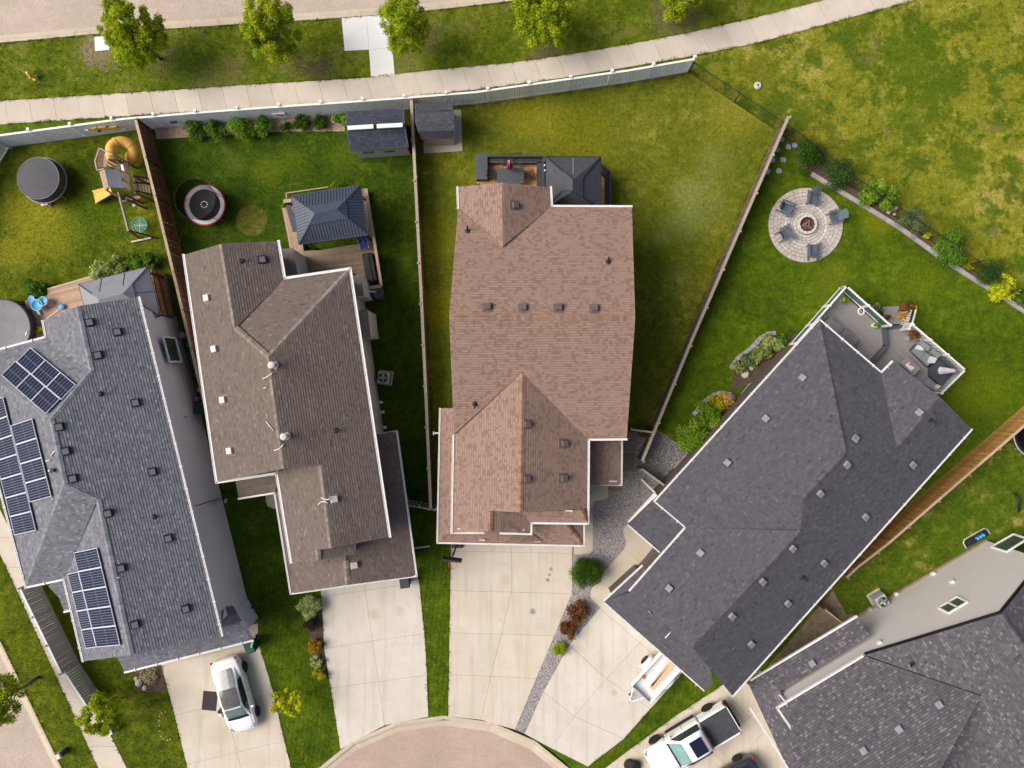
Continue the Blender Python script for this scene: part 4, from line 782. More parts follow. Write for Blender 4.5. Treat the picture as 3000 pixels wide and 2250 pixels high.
for row in quadgrid([(39, 1246), (101, 1225), (158, 1453), (95, 1470)], 1, 4):
    for q in row: panel_at(arr, W1, q, 7, 2)
arr = thing('solar_array', 'lower group of solar panels beside the ridge above the garage of the slate house', 'solar panels', W1g.at(290, 1750), group='solar arrays on the slate roof')
for row in quadgrid([(223, 1617), (291, 1602), (359, 1887), (290, 1893)], 1, 5):
    for q in row: panel_at(arr, W1g, q, 7, 2)
for row in quadgrid([(205, 1679), (236, 1672), (290, 1893), (258, 1897)], 1, 4):
    for q in row: panel_at(arr, W1g, q, 8, 6, True)

# ---------------------------------------------------------------- charcoal house
ZE = 3.7
h4 = House('house', 'dark charcoal shingled house set diagonally with a raised white-railed deck', P(2250, 1480), 'shingle_charcoal', 'cap_charcoal', 'deck_charcoal', 'siding_brown', st_soft)
NW4 = Plane((2399, 935), (1932, 1454), ZE, (2400, 1400)); SE4 = Plane((2846, 1257), (2146, 2040), ZE, (2300, 1500)); NE4 = Plane((2399, 935), (2581, 1091), ZE, (2450, 1250)); NW4b = Plane((2007, 1545), (1843, 1731), ZE, (2150, 1750)); NW4c = Plane((2581, 1091), (2614, 1058), ZE, (2700, 1200))
hp, vl, r1, jg, jr = (2478, 1326), (2627, 1312), (2354, 1458), (2345, 1555), (2040, 1886)
SW4 = Plane((1917, 1469), (2007, 1545), ZE, (2200, 1480))
h4.plane(NW4, [(2399, 935), hp, r1, (1917, 1469)], ZE); h4.plane(SW4, [(1917, 1469), r1, jg, (2007, 1545)], ZE); h4.plane(NW4b, [(2007, 1545), jg, (2029, 1897), (1843, 1731)], ZE)
h4.plane(NE4, [(2399, 935), (2581, 1091), vl, hp], ZE); h4.plane(NW4c, [(2581, 1091), (2614, 1058), (2755, 1164), vl], ZE)
h4.plane(SE4, [hp, vl, (2755, 1164), (2846, 1257), (2146, 2039), (2029, 1897), jg, r1], ZE)
ZS = 2.75
F4k = Plane((1767, 1762), (2062, 2023), ZS, (2000, 1800)); W4k = Plane((1881, 1657), (1767, 1762), ZS, (1900, 1760))
h4.plane(W4k, [(1881, 1657), (1905, 1690), (1850, 1765), (1767, 1762)], ZS); h4.plane(F4k, [(1767, 1762), (1850, 1735), (2075, 1935), (2090, 2002), (2062, 2023)], ZS)
P4 = Plane((1839, 1537), (1932, 1617), ZS, (1960, 1500), .22); h4.plane(P4, [(1839, 1537), (1917, 1469), (2007, 1545), (1932, 1619)], ZS)
for pl, a, b in ((NW4, (2400, 937), hp), (SE4, hp, r1), (NW4, r1, (1920, 1469)), (SW4, r1, jg), (NW4b, jg, (2030, 1896)), (NW4c, (2754, 1166), vl)): h4.ridge(pl, a, b)
h4.finish_roof()
h4.walls([(2399, 935), (2581, 1091), (2614, 1060), (2840, 1260), (2146, 2035), (1850, 1735), (2007, 1545), (1917, 1469)], ZE)
h4.walls([(1769, 1762), (1881, 1660), (2090, 1850), (2062, 2020)], ZS, name='garage_wall')
for pts, z, hg in (([(2399, 936), (1917, 1468)], ZE, 1.25), ([(1917, 1469), (2007, 1545)], ZE, 1.1), ([(2007, 1545), (1844, 1730)], ZE, 1.1), ([(2399, 935), (2580, 1090)], ZE, 1.15), ([(2581, 1091), (2613, 1059)], ZE, .6), ([(2846, 1258), (2146, 2039)], ZE, 1.25), ([(1767, 1762), (2061, 2022)], ZS, 1.1), ([(1881, 1657), (1768, 1761)], ZS, 0), ([(1840, 1538), (1931, 1617)], ZS, .8)): h4.gutter(pts, z, hang=hg, wd=.075, side=-1)
for pl, x, y in ((NW4, 2351, 1108), (NW4, 2244, 1228), (NW4, 2131, 1357), (NW4b, 2053, 1621), (NW4b, 1961, 1724), (SE4, 2503, 1286) if False else (NE4, 2503, 1286), (SE4, 2478, 1360), (SE4, 2400, 1445), (SE4, 2671, 1361), (SE4, 2532, 1513), (SE4, 2319, 1605), (SE4, 2411, 1648), (SE4, 2231, 1702), (SE4, 2305, 1766), (SE4, 2142, 1803), (SE4, 2198, 1885), (NW4c, 2692, 1210)): h4.vent(VG, pl, x, y)
for x, y in ((2726, 1231), (2351, 1691)): h4.vent(PIPE, SE4, x, y, name='vent_pipe')
scrap(h4, NW4b, [(1949, 1869), (1966, 1850)], .03, 'white_trim'); scrap(h4, F4k, [(1900, 1788), (1910, 1796)], .05, 'vent_grey')
wl4 = wallplane(P(2037, 1345), P(1975, 1415))
window_on(h4, wl4, [(2006, 1362), (2028, 1337), (2033, 1343), (2011, 1368)], frame_m='white_trim', glass='glass_window')
wl4b = wallplane(P(1930, 1600), P(1862, 1672))
q4 = [(1868, 1666), (1902, 1623), (1912, 1636), (1880, 1672)]; window_on(h4, wl4b, q4, 'garage_side_window', 'white_trim', 'glass_pane')
mb = MB(); mb.bar(P(1878, 1404, .35), P(1925, 1450, .9), .12, .10); mb.build('downspout', 'downpipe', h4.o); mb = MB(); mb.bar(P(1975, 1372, .25), P(2015, 1329, .25), .10, .10); mb.bar(P(2155, 1175, .2), P(2200, 1123, .2), .10, .10); mb.build('foundation_trim', 'stone_pale', h4.o)
mb = MB(); a, b = P(1843, 1531, 2.55), P(1921, 1447, 2.55); mb.bar(a, b, .22, .16)
for i in range(9): q = a.lerp(b, (i + .5) / 9); mb.boxz(q.x + .12, q.y - .1, 1.75, 2.45, .05, .05, R(48))
mb.bar(a + Vector((.12, -.1, -.85)), b + Vector((.12, -.1, -.85)), .06, .06); mb.build('porch_railing', 'white_trim', h4.o)

# ---------------------------------------------------------------- graphite house at the lower right
ZE = 4.5
h5 = House('house', 'graphite shingled house with a tall pale gable wall at the lower right corner', P(2750, 2000), 'shingle_graphite', 'cap_graphite', 'deck_graphite', 'siding_silver', st_spark)
NW5 = Plane((2305, 2055), (2528, 1921), ZE, (2600, 2150)); g0 = P(2536, 1919, 4.5); ax = (P(2645, 1726) - P(2507, 1807)).normalized()
# main gable: ridge runs from the peak away from the wall
pk = P(2934, 1798, 7.15); perp = Vector((-ax.y, ax.x, 0)); perp = -perp if perp.y > 0 else perp
class FreePlane(Plane):
    def __init__(s, a, b, c):
        s.p0 = a; s.n = (b - a).cross(c - a).normalized(); s.n = -s.n if s.n.z < 0 else s.n
        g_ = Vector((-s.n.x, -s.n.y, 0)).normalized(); s.u = g_.cross(UP).normalized(); s.v = s.n.cross(s.u); s.v = -s.v if s.v.z < 0 else s.v; s.u = s.v.cross(s.n)
M5 = FreePlane(g0, pk, pk + perp * 10); ge = P(3010, 1722, 6.4); M5b = FreePlane(pk, pk + perp * 10, pk + ax * 4 - UP * 1.67)
h5.plane(M5, [(2536, 1919), (2934, 1798), (3330, 2380), (2757, 2390), (2757, 2250), (2873, 2040)], ZE, solid=False)
h5.plane(M5b, [(2934, 1798), (3060, 1640), (3400, 2000), (3330, 2380)], ZE, solid=False)
h5.plane(NW5, [(2305, 2055), (2530, 1921), (2873, 2040), (2757, 2250), (2690, 2400), (2330, 2400), (2318, 2140)], ZE, solid=False)
ZS = 2.8
NW5k = Plane((2200, 1992), (2507, 1807), ZS, (2400, 1980)); h5.plane(NW5k, [(2196, 1998), (2507, 1807), (2548, 1862), (2287, 2025)], ZS)
SW5k = Plane((2196, 1998), (2308, 2250), ZS, (2400, 2120)); h5.plane(SW5k, [(2190, 1998), (2287, 2025), (2335, 2095), (2480, 2320), (2340, 2320)], ZS)
for pl, a, b in ((M5, (2934, 1800), (3000, 1895)),): h5.ridge(pl, a, b)
h5.finish_roof()
gw = [P(2507, 1807), P(2645, 1726)]; d5 = ax; base = P(2520, 1799)
wl5 = wallplane(P(2507, 1807), P(2645, 1726)); off = -perp * 0
def foot(px, py): return rayplane(px, py, *wl5)
bl = foot(2536, 1919); pkw = foot(2934, 1798); en = foot(3060, 1640)
mb = MB(); nrm = wl5[0] if wl5[0].dot(-base) > 0 else -wl5[0]
poly = [Vector((bl.x, bl.y, -.1)), Vector((en.x, en.y, -.1)), Vector((en.x, en.y, en.z)), pkw, bl]; s0 = foot(2288, 2040); corner = Vector((s0.x, s0.y, 0))
mb.face(poly); mb.face([Vector((corner.x, corner.y, -.1)), Vector((bl.x, bl.y, -.1)), Vector((bl.x, bl.y, 4.4)), Vector((corner.x, corner.y, 4.4))])
q1 = corner + perp * 8; mb.face([Vector((corner.x, corner.y, -.1)), Vector((corner.x, corner.y, 4.4)), Vector((q1.x, q1.y, 4.4)), Vector((q1.x, q1.y, -.1))])
mb.build('wall', 'siding_silver', h5.o)
for a, b in ((bl, pkw), (pkw, en)): h5.trim3(a + nrm * .06 - UP * .04, b + nrm * .06 - UP * .04, 'black_trim', .12, .14)
h5.gutter([(2305, 2055), (2526, 1922)], ZE); h5.gutter([(2276, 2074), (2319, 2137)], ZE); h5.gutter([(2319, 2137), (2331, 2129)], ZE); h5.gutter([(2278, 2073), (2303, 2057)], ZE); h5.gutter([(2370, 2211), (2388, 2250)], ZE); h5.gutter([(2200, 1991), (2508, 1806)], ZS); h5.gutter([(2198, 2076), (2308, 2250)], ZS, hang=.9, wd=.10)
window_on(h5, wl5, [(2750, 1782), (2804, 1749), (2835, 1765), (2780, 1798)], split=1); window_on(h5, wl5, [(2905, 1603), (2970, 1566), (3010, 1580), (2950, 1618)])
for x, y, m in ((2790, 1707, 'white_trim'), (2735, 1683, 'white_trim'), (2577, 1885, 'white_trim'), (2550, 1788, 'stone_pale'), (2626, 1743, 'white_trim')):
    c = rayplane(x, y, *wl5); mb = MB(); mb.boxz(c.x + nrm.x * .06, c.y + nrm.y * .06, max(.2, c.z) - .12, max(.2, c.z) + .1, .22, .16, R(31)); mb.build('wall_box', m, h5.o)
mb = MB(); mb.bar(Vector((corner.x, corner.y, .1)) + nrm * .1, Vector((corner.x, corner.y, 4.3)) + nrm * .1, .1, .1); mb.build('downspout', 'white_trim', h5.o)
a, b = Vector((bl.x, bl.y, 0)), Vector((en.x, en.y, 0)); mb = MB(); mb.bar(a + nrm * .06 + UP * .1, b + nrm * .06 + UP * .1, .12, .22); mb.build('foundation', 'soil', h5.o)
for pl, x, y in ((NW5, 2749, 2065), (NW5, 2632, 2137), (NW5, 2528, 2199), (NW5k, 2378, 1944)): h5.vent(VG, pl, x, y)
h5.vent(PIPE, M5, 2672, 1942, name='vent_pipe')

# garage doors under the front eaves
def garage_door(h, a, b, ze, inn=.47, hgt=2.15, m='white_trim'):
    A, B = P(*a, ze), P(*b, ze); A.z = B.z = 0; d = (B - A).normalized(); n = Vector((-d.y, d.x, 0)); n = -n if n.dot(Vector((h.o.location.x, h.o.location.y, 0)) - A) < 0 else n
    A, B = A + n * (inn - .10), B + n * (inn - .10); L = (B - A).length; dr = MB(); dr.bar(A + UP * (hgt / 2 + .02), B + UP * (hgt / 2 + .02), .05, hgt + .06); door = dr.build('garage_door', 'downpipe', h.o)
    for i in range(4):
        for j in range(4): p = A + d * (L * (j + .5) / 4) - n * .03 + UP * (hgt * (i + .5) / 4 + .03); mb = MB(); mb.box(frame(p, p + d), L / 4 - .08, .03, hgt / 4 - .06); mb.build('door_panel', m, door)
garage_door(h2, (885, 1734), (1190, 1691), 2.95); garage_door(h3, (1330, 1591), (1660, 1599), 2.85); garage_door(h4, (1800, 1791), (2020, 1986), 2.75); garage_door(h1, (500, 1936), (700, 1886), 2.9)
# ---------------------------------------------------------------- fences
def board_mesh(name, w_, h, t, m, point=False):
    b = MB(); b.box(Matrix.Translation((0, 0, h / 2)), w_, t, h); return b.mesh(name, m)
def fence(name, label, pts, h, bm, cap_m, post_m, bw=.15, gap=.012, post=2.44, postsize=.13, capw=.10, rails=True, cap_post=None, side=1, z0=.04, t=.025, rail_m=None):
    jit = 1.0 if 'wood' in bm else .15
    W_ = PL(pts); f = thing(name, label, 'fence', W_[0]); L = plen(W_); bmesh_ = board_mesh('board', bw - gap, h - z0 - .06, t, bm)
    n = int(L / bw)
    for i in range(n):
        p, d = polyline_at(W_, (i + .5) * L / n); M = frame(p, p + d); M.translation = p + UP * (z0 - random.random() * jit * .03); piece('board', bmesh_, f, M @ Matrix.Rotation(random.gauss(0, .012) * jit, 4, 'Y') @ Matrix.Rotation(random.gauss(0, .02) * jit, 4, 'X'))
    for a, b in zip(W_, W_[1:]):
        mb = MB(); d = (b - a).normalized(); mb.bar(a + UP * (h - .03), b + UP * (h - .03), capw, .06); mb.build('top_rail', cap_m, f)
        mb = MB(); nn = Vector((-d.y, d.x, 0)) * side * .04; mb.bar(a + nn + UP * .10, b + nn + UP * .10, .05, .10); mb.build('bottom_rail', rail_m or post_m, f)
        if rails: mb = MB(); mb.bar(a + nn + UP * (h * .55), b + nn + UP * (h * .55), .04, .09); mb.build('middle_rail', rail_m or post_m, f)
    m = MB(); m.box(Matrix.Translation((0, 0, (h + .08) / 2)), postsize, postsize, h + .08)
    if cap_post: m.box(Matrix.Translation((0, 0, h + .11)), postsize * 1.5, postsize * 1.5, .06, 0, taper=.8)
    pm = m.mesh('post', post_m); k = max(1, round(L / post))
    for i in range(k + 1):
        p, d = polyline_at(W_, L * i / k); M = frame(p, p + d); nn = Vector((-d.y, d.x, 0)) * side * (.09 if not cap_post else .10); M.translation = p + nn; piece('post', pm, f, M)
    return f
WF = [(28, 430.5), (412, 401), (700, 352.5), (1010, 339), (1215, 329), (1420, 303.5), (1640, 275), (1850, 244), (2014, 212)]
WF = [(28, 431), (410, 380), (700, 353), (1000, 335), (1213, 322), (1400, 303), (1600, 277), (1800, 250), (2014, 212)]
WF = [(28, 431), (412, 380), (640, 361), (860, 345), (1040, 333), (1215, 320), (1400, 305), (1640, 271), (1830, 244), (2014, 212)]
fence('white_fence', 'long white vinyl privacy fence along the footpath with square post caps', WF, 1.83, 'white_vinyl', 'white_trim', 'white_trim', .15, .034, 2.44, .13, .12, False, True, 1, t=.03)
fence('white_fence', 'short return of white vinyl fence at the left edge above the black trampoline', [(28, 431), (-20, 510), (-120, 680)], 1.83, 'white_vinyl', 'white_trim', 'white_trim', .15, .034, 2.44, .13, .12, False, True, 1, t=.03)
fence('wooden_fence', 'dark brown board fence between the playset yard and the red-rimmed trampoline', [(443, 383), (500, 610), (560, 860), (612, 1080), (650, 1240)], 1.83, 'wood_fence_brown', 'wood_cap', 'wood_fence_brown', .145, .01, 2.44, .10, .16)
fence('wooden_fence', 'narrow weathered board fence between the taupe house and the brown house', [(1216, 322), (1228, 560), (1243, 850), (1257, 1150), (1271, 1478)], 1.7, 'wood_fence_grey', 'wood_cap_grey', 'wood_cap_grey', .145, .01, 2.44, .10, .17, side=-1)
fence('wooden_fence', 'diagonal weathered board fence from the park corner down to the gravel beside the brown house', [(2281, 370), (2150, 672), (2010, 996), (1868, 1342)], 1.6, 'wood_fence_grey', 'wood_cap_grey', 'wood_cap_grey', .145, .01, 2.44, .10, .17)
fence('wooden_fence', 'amber board fence behind the charcoal house running to the right edge', [(3120, 1085), (2811, 1352), (2706, 1443), (2560, 1570), (2470, 1640), (2440, 1668)], 1.85, 'wood_fence_amber', 'wood_cap', 'wood_fence_amber', .145, .01, 2.44, .10, .14)
fence('wooden_fence', 'low brown gate fence between the taupe house and the brown house', [(1190, 1466), (1285, 1482)], 1.5, 'wood_fence_grey', 'wood_cap_grey', 'wood_cap_grey', .145, .01, 1.2, .10, .10)
fence('wooden_fence', 'short weathered gate fence across the gravel beside the charcoal house', [(1868, 1366), (1945, 1422)], 1.3, 'wood_fence_grey', 'wood_cap_grey', 'wood_cap_grey', .145, .01, 1.6, .10, .12, side=-1)
fence('wooden_fence', 'short dark gate fence east of the brown house beside the plank steps', [(1836, 1254), (1900, 1262)], 1.5, 'wood_fence_brown', 'wood_cap_grey', 'wood_fence_brown', .145, .01, 1.4, .10, .10)
fence('wooden_fence', 'short brown fence stub in the gap right of the charcoal house', [(2392, 1768), (2440, 1805)], 1.2, 'wood_fence_brown', 'wood_cap', 'wood_fence_brown', .145, .01, 1.2, .10, .10)
fence('vinyl_fence', 'grey vinyl fence beside the side footpath in front of the slate house', [(115, 1700), (178, 1830), (232, 1940)], 1.75, 'grey_vinyl', 'white_vinyl', 'grey_vinyl', .16, .003, 2.0, .12, .07, rails=False, side=-1)
fence('vinyl_fence', 'lower grey vinyl fence section ending at the small yellow tree', [(232, 1940), (298, 2040)], 1.5, 'grey_vinyl', 'white_vinyl', 'grey_vinyl', .16, .003, 2.0, .12, .07, rails=False, side=-1)
# chain link fence along the park
def chain_link(name, label, pts, h=1.35):
    W_ = PL(pts); f = thing(name, label, 'fence', W_[0]); L = plen(W_); n = int(L / 2.6)
    for i in range(n + 1):
        p, d = polyline_at(W_, L * i / n); mb = MB(); mb.cyl(p - UP * .1, p + UP * (h + .05), .03, .03, 8); mb.build('post', 'black_trim', f)
    for zz, nm in ((h, 'top_rail'), (.08, 'bottom_wire')):
        for a, b in zip(W_, W_[1:]): mb = MB(); mb.cyl(a + UP * zz, b + UP * zz, .024 if zz > 1 else .01, None, 6); mb.build(nm, 'black_trim', f)
    mb = MB(); s_ = .075
    for a, b in zip(W_, W_[1:]):
        d = (b - a); Ls = d.length; d = d / Ls; nn = Vector((-d.y, d.x, 0)) * .003; k = int((Ls + h) / s_)
        for i in range(k):
            for sg in (1, -1):
                x0 = i * s_ - h; x1 = x0 + h; lo, hi = max(0, x0), min(Ls, x1)
                if hi - lo < .02: continue
                z_0, z_1 = (lo - x0), (hi - x0)
                if sg < 0: z_0, z_1 = h - z_0, h - z_1
                A, B = a + d * lo + UP * z_0, a + d * hi + UP * z_1; sd_ = (B - A).cross(nn).normalized() * .0028
                mb.face([A - sd_ + nn * sg, B - sd_ + nn * sg, B + sd_ + nn * sg, A + sd_ + nn * sg])
    stuff(mb.build('wire_mesh', 'black_trim', f)); return f
chain_link('chain_link_fence', 'black chain link fence from the white fence corner to the diagonal wooden fence', [(2017, 212), (2149, 300), (2281, 388)])
chain_link('chain_link_fence', 'black chain link fence behind the shrub border along the park', [(2281, 388), (2345, 432), (2480, 540), (2640, 650), (2800, 757), (2940, 862), (3150, 1020)])

# ---------------------------------------------------------------- decks and gazebos
def decking(parent, poly, z, m, bw=.14, ang=None, a=None, b=None, th=.035, name='board', gap=.008, edge=None):
    "boards clipped to a polygon (world xy), running along direction a->b"
    d = (b - a); d.z = 0; d.normalize(); n = Vector((-d.y, d.x, 0)); us = [Vector(p[:2]).to_3d().dot(d) for p in poly]; vs = [Vector(p[:2]).to_3d().dot(n) for p in poly]
    uv = list(zip(us, vs)); k = int(math.ceil((max(vs) - min(vs)) / bw))
    for i in range(k):
        v0 = min(vs) + i * bw + gap / 2; q = clip(uv, min(us) - 1, max(us) + 1, v0, v0 + bw - gap)
        if len(q) < 3: continue
        c = [sum(x[j] for x in q) / len(q) for j in (0, 1)]; mb = MB(); org = d * c[0] + n * c[1]
        pl = [Vector((x[0] - c[0], x[1] - c[1])) for x in q]; mb.prism(pl, -th, random.uniform(-.002, .002)); me = mb.mesh(name, m)
        M = Matrix((d, n, UP)).transposed().to_4x4(); M.translation = org + UP * z; piece(name, me, parent, M)
def skirt(parent, poly, z, m, name='deck_frame'):
    mb = MB(); mb.prism(inset(poly, .03), -.02, z - .04); return mb.build(name, m, parent)
def hip_gazebo(o, q, ze, ridge, zr, m, edge_m, ribs=None, tier=True, posts=True, zpost=0, rib_m=None):
    "q: NW NE SE SW eave px corners; ridge: two px points"
    E = PL(q, ze); A, B = P(*ridge[0], zr), P(*ridge[1], zr); faces = {'n': [E[0], A, B, E[1]], 'e': [E[1], B, E[2]], 's': [E[2], B, A, E[3]], 'w': [E[3], A, E[0]]}
    mb = MB()
    for f in faces.values():
        mb.face(list(reversed(f))); mb.face([p - UP * .03 for p in f])
    rf = mb.build('roof', m, o)
    mb = MB()
    for i in range(4): mb.bar(E[i] - UP * .05, E[(i + 1) % 4] - UP * .05, .06, .12)
    for a, b in ((E[0], A), (E[3], A), (E[1], B), (E[2], B), (A, B)): mb.bar(a + UP * .02, b + UP * .02, .06, .035)
    mb.build('roof_frame', edge_m, o)
    if ribs:
        for kf, f in faces.items():
            lo, hi = (f[0], f[-1]) if kf in 'ns' else (f[0], f[2]); L = (hi - lo).length; n = int(L / ribs); fn = (f[1] - f[0]).cross(f[-1] - f[0]).normalized(); fn = -fn if fn.z < 0 else fn
            d = (hi - lo).normalized(); up_ = fn.cross(d); up_ = -up_ if up_.z < 0 else up_
            def height(s_):   # distance up the face to the hip at parameter s_ along the eave
                best = 0
                p = lo + d * s_
                for e0, e1 in zip(f, f[1:] + f[:1]):
                    x0, y0, x1, y1 = (e0 - lo).dot(d), (e0 - lo).dot(up_), (e1 - lo).dot(d), (e1 - lo).dot(up_)
                    if (x0 - s_) * (x1 - s_) <= 0 and abs(x1 - x0) > 1e-6: best = max(best, y0 + (y1 - y0) * (s_ - x0) / (x1 - x0))
                return best
            for i in range(1, n):
                s_ = L * i / n; hgt = height(s_)
                if hgt < .15: continue
                p = lo + d * s_; mb = MB(); mb.bar(p + fn * .012 + up_ * .03, p + up_ * (hgt - .04) + fn * .012, .022, .03); mb.build('seam', rib_m or m, rf)
    if tier:
        c = (A + B) / 2; e2 = [q_ + (p - q_) * .36 + UP * .07 for p, q_ in zip(E, (A, B, B, A))]; A2, B2 = A + UP * .09, B + UP * .09; mb = MB()
        for f in ([e2[0], A2, B2, e2[1]], [e2[1], B2, e2[2]], [e2[2], B2, A2, e2[3]], [e2[3], A2, e2[0]]): mb.face(list(reversed(f))); mb.face([p - UP * .02 for p in f])
        for i in range(4): mb.bar(e2[i] - UP * .03, e2[(i + 1) % 4] - UP * .03, .02, .05)
        mb.build('vent_roof', m, o)
    if posts:
        c = (A + B) / 2; pm = MB()
        for p in E: x = c + (p - c) * .86; mb = MB(); mb.boxz(x.x, x.y, zpost, ze, .12, .12); mb.build('post', edge_m, o)
# deck and gazebo of the slate house
d1 = thing('deck', 'tan wooden deck with water toys behind the slate house', 'deck', P(270, 900))
DP1 = PL([(76, 880), (139, 864), (139, 848), (266, 811), (478, 800), (505, 925), (430, 960), (103, 990)], .5)
skirt(d1, DP1, .5, 'wood_deck_worn'); decking(d1, DP1, .5, 'wood_deck_tan', .14, a=P(76, 880), b=P(266, 835))
mb = MB(); mb.bar(P(76, 880, .5), P(103, 990, .5), .09, .05); mb.bar(P(139, 848, .5), P(266, 811, .5), .12, .05); mb.build('edge_board', 'wood_cap', d1)
PW = PL([(470, 797), (503, 934)], .5); pw = thing('privacy_wall', 'tan board privacy wall on the right side of the grey gazebo', 'wall', PW[0])
n_ = int(plen(PW) / .15)
bmw = board_mesh('board', .148, 1.72, .03, 'wood_deck_orange')
for i in range(n_): p, d = polyline_at(PW, (i + .5) * plen(PW) / n_); M = frame(p, p + d); M.translation = Vector((p.x, p.y, .0)); piece('board', bmw, pw, M)
for zz in (.3, 1.0, 1.7): mb = MB(); mb.bar(Vector((PW[0].x + .05, PW[0].y, zz)), Vector((PW[1].x + .05, PW[1].y, zz)), .04, .05); mb.build('rail', 'gazebo_grey_edge', pw)
g1 = thing('gazebo', 'grey hard-top gazebo on the deck of the slate house', 'gazebo', P(350, 880, .5))
hip_gazebo(g1, [(230, 833), (433, 782), (467, 926), (268, 978)], 2.75, [(293, 878), (362, 861)], 3.7, 'gazebo_grey', 'gazebo_grey_edge', 1.35, True, True, .5, 'gazebo_grey_edge')
# deck and gazebo of the taupe house
d2 = thing('deck', 'weathered wooden deck around the dark blue gazebo behind the taupe house', 'deck', P(960, 720))
S2 = PL([(870, 736), (935, 733), (1054, 714), (1090, 709), (1116, 838), (1066, 846), (1040, 800), (880, 830)], .55); L2d = PL([(826, 608), (853, 596), (885, 830), (850, 746)], .55); L2d = PL([(826, 610), (870, 602), (893, 760), (880, 820), (853, 748)], .55); R2d = PL([(1048, 556), (1071, 552), (1095, 712), (1060, 716)], .55)
for pz, a, b in ((S2, P(870, 736), P(1054, 714)), (L2d, P(826, 610), P(853, 748)), (R2d, P(1060, 556), P(1086, 700))): skirt(d2, pz, .55, 'wood_deck_worn'); decking(d2, pz, .55, 'wood_deck_worn' if pz is not L2d else 'wood_deck_tan', .14, a=a, b=b)
mb = MB(); mb.bar(P(1072, 553, 1.35), P(1117, 838, 1.35), .17, .05); mb.bar(P(1117, 838, 1.35), P(1066, 846, 1.35), .17, .05); mb.build('top_rail', 'wood_cap', d2)
A_, B_ = P(1072, 553, .55), P(1117, 838, .55); k_ = int((B_ - A_).length / .12); bal = MB(); bal.box(Matrix.Translation((0, 0, .38)), .035, .035, .76); balm = bal.mesh('baluster', 'wood_deck_worn')
for i in range(k_): q = A_.lerp(B_, (i + .5) / k_); piece('baluster', balm, d2, Matrix.Translation(Vector((q.x * .985 + .0, q.y * .985, .57))))
g2 = thing('gazebo', 'dark blue metal-roofed gazebo with ribbed panels behind the taupe house', 'gazebo', P(965, 640))
hip_gazebo(g2, [(854, 574), (1056, 542), (1079, 687), (876, 715)], 2.85, [(923, 626), (987, 614)], 3.75, 'gazebo_navy', 'gazebo_navy_edge', .17, True, True, 0, 'gazebo_navy_edge')
mb = MB(); mb.bar(P(845, 602, 1.6), P(866, 678, 1.6), .32, .08); mb.build('side_awning', 'gazebo_navy_edge', g2)
# planter boxes beside the gazebo
mb = MB(); q = P(842, 588, .5); mb.boxz(q.x, q.y, 0, .5, .5, .22, R(8)); tag(mb.build('planter_box', 'wood_cap'), 'small pale planter box at the left corner of the blue gazebo', 'planter')
tr = thing('trellis', 'thin wooden trellis with climbing plants north of the blue gazebo', 'trellis', P(900, 560))
mb = MB(); mb.bar(P(838, 566, .9), P(960, 548, .9), .06, .05); mb.bar(P(838, 566, .9), P(840, 585, .9), .06, .05); mb.build('rail', 'wood_cap', tr)
for x, y in ((838, 566), (900, 557), (960, 548)): p = P(x, y, .9); mb = MB(); mb.boxz(p.x, p.y, 0, .9, .06, .06); mb.build('post', 'wood_cap', tr)
# deck of the brown house
d3 = thing('deck', 'orange stained deck with black built-in benches behind the brown house', 'deck', P(1600, 530))
DP3 = PL([(1397, 471), (1760, 471), (1762, 486), (1788, 510), (1788, 620), (1397, 560)], .55); skirt(d3, DP3, .55, 'canvas_black'); DB3 = PL([(1414, 478), (1573, 478), (1573, 560), (1414, 560)], .55); DB3b = PL([(1750, 505), (1760, 512), (1771, 522), (1771, 620), (1750, 620)], .55)
decking(d3, DB3, .55, 'wood_deck_orange', .14, a=P(1414, 478), b=P(1573, 478)); decking(d3, DB3b, .55, 'wood_deck_orange', .14, a=P(1750, 505), b=P(1771, 505)); decking(d3, PL([(1397, 530), (1425, 530), (1425, 570), (1397, 570)], .56), .556, 'wood_deck_orange', .14, a=P(1414, 478), b=P(1573, 478))
def bench(parent, a, b, w_, z=1.0, n=3, m='canvas_black', back=None):
    A, B = P(*a, z), P(*b, z); d = (B - A).normalized(); nn = Vector((-d.y, d.x, 0))
    for i in range(n): mb = MB(); mb.bar(A + nn * ((i - (n - 1) / 2) * w_ / n), B + nn * ((i - (n - 1) / 2) * w_ / n), w_ / n - .015, .05); mb.build('bench_slat', m, parent)
    mb = MB(); mb.bar(A - UP * .22, B - UP * .22, w_ * .8, .4); mb.build('bench_base', m, parent)
bench(d3, (1428, 468), (1590, 468), .42); bench(d3, (1582, 474), (1582, 560), .42); bench(d3, (1780, 515), (1780, 612), .34); bench(d3, (1761, 494), (1777, 510), .34); bench(d3, (1400, 538), (1400, 548), .30, .9)
for a, b in (((1428, 459), (1592, 459)), ((1592, 462), (1593, 552)), ((1787, 512), (1787, 612)), ((1763, 484), (1788, 508))): mb = MB(); mb.bar(P(*a, 1.25), P(*b, 1.25), .10, .35); mb.build('bench_back', 'canvas_black', d3)
sb = thing('storage_box', 'grey slatted storage bench at the left end of the orange deck', 'storage box', P(1411, 488))
mb = MB(); c = P(1411, 487, 1.2); mb.boxz(c.x, c.y, .1, 1.15, .66, 1.5); mb.build('body', 'canvas_black', sb)
for i in range(4): mb = MB(); mb.boxz(c.x + (i - 1.5) * .175, c.y, 1.15, 1.20, .168, 1.58); mb.build('lid_slat', 'composite_slate', sb)
tb = thing('patio_table', 'grey slatted dining table on the orange deck', 'table', P(1495, 515, .55)); c = P(1495, 514, 1.3)
for i in range(7): mb = MB(); mb.boxz(c.x, c.y + (i - 3) * .135, 1.26, 1.30, 1.60, .125); mb.build('slat', 'composite_slate', tb)
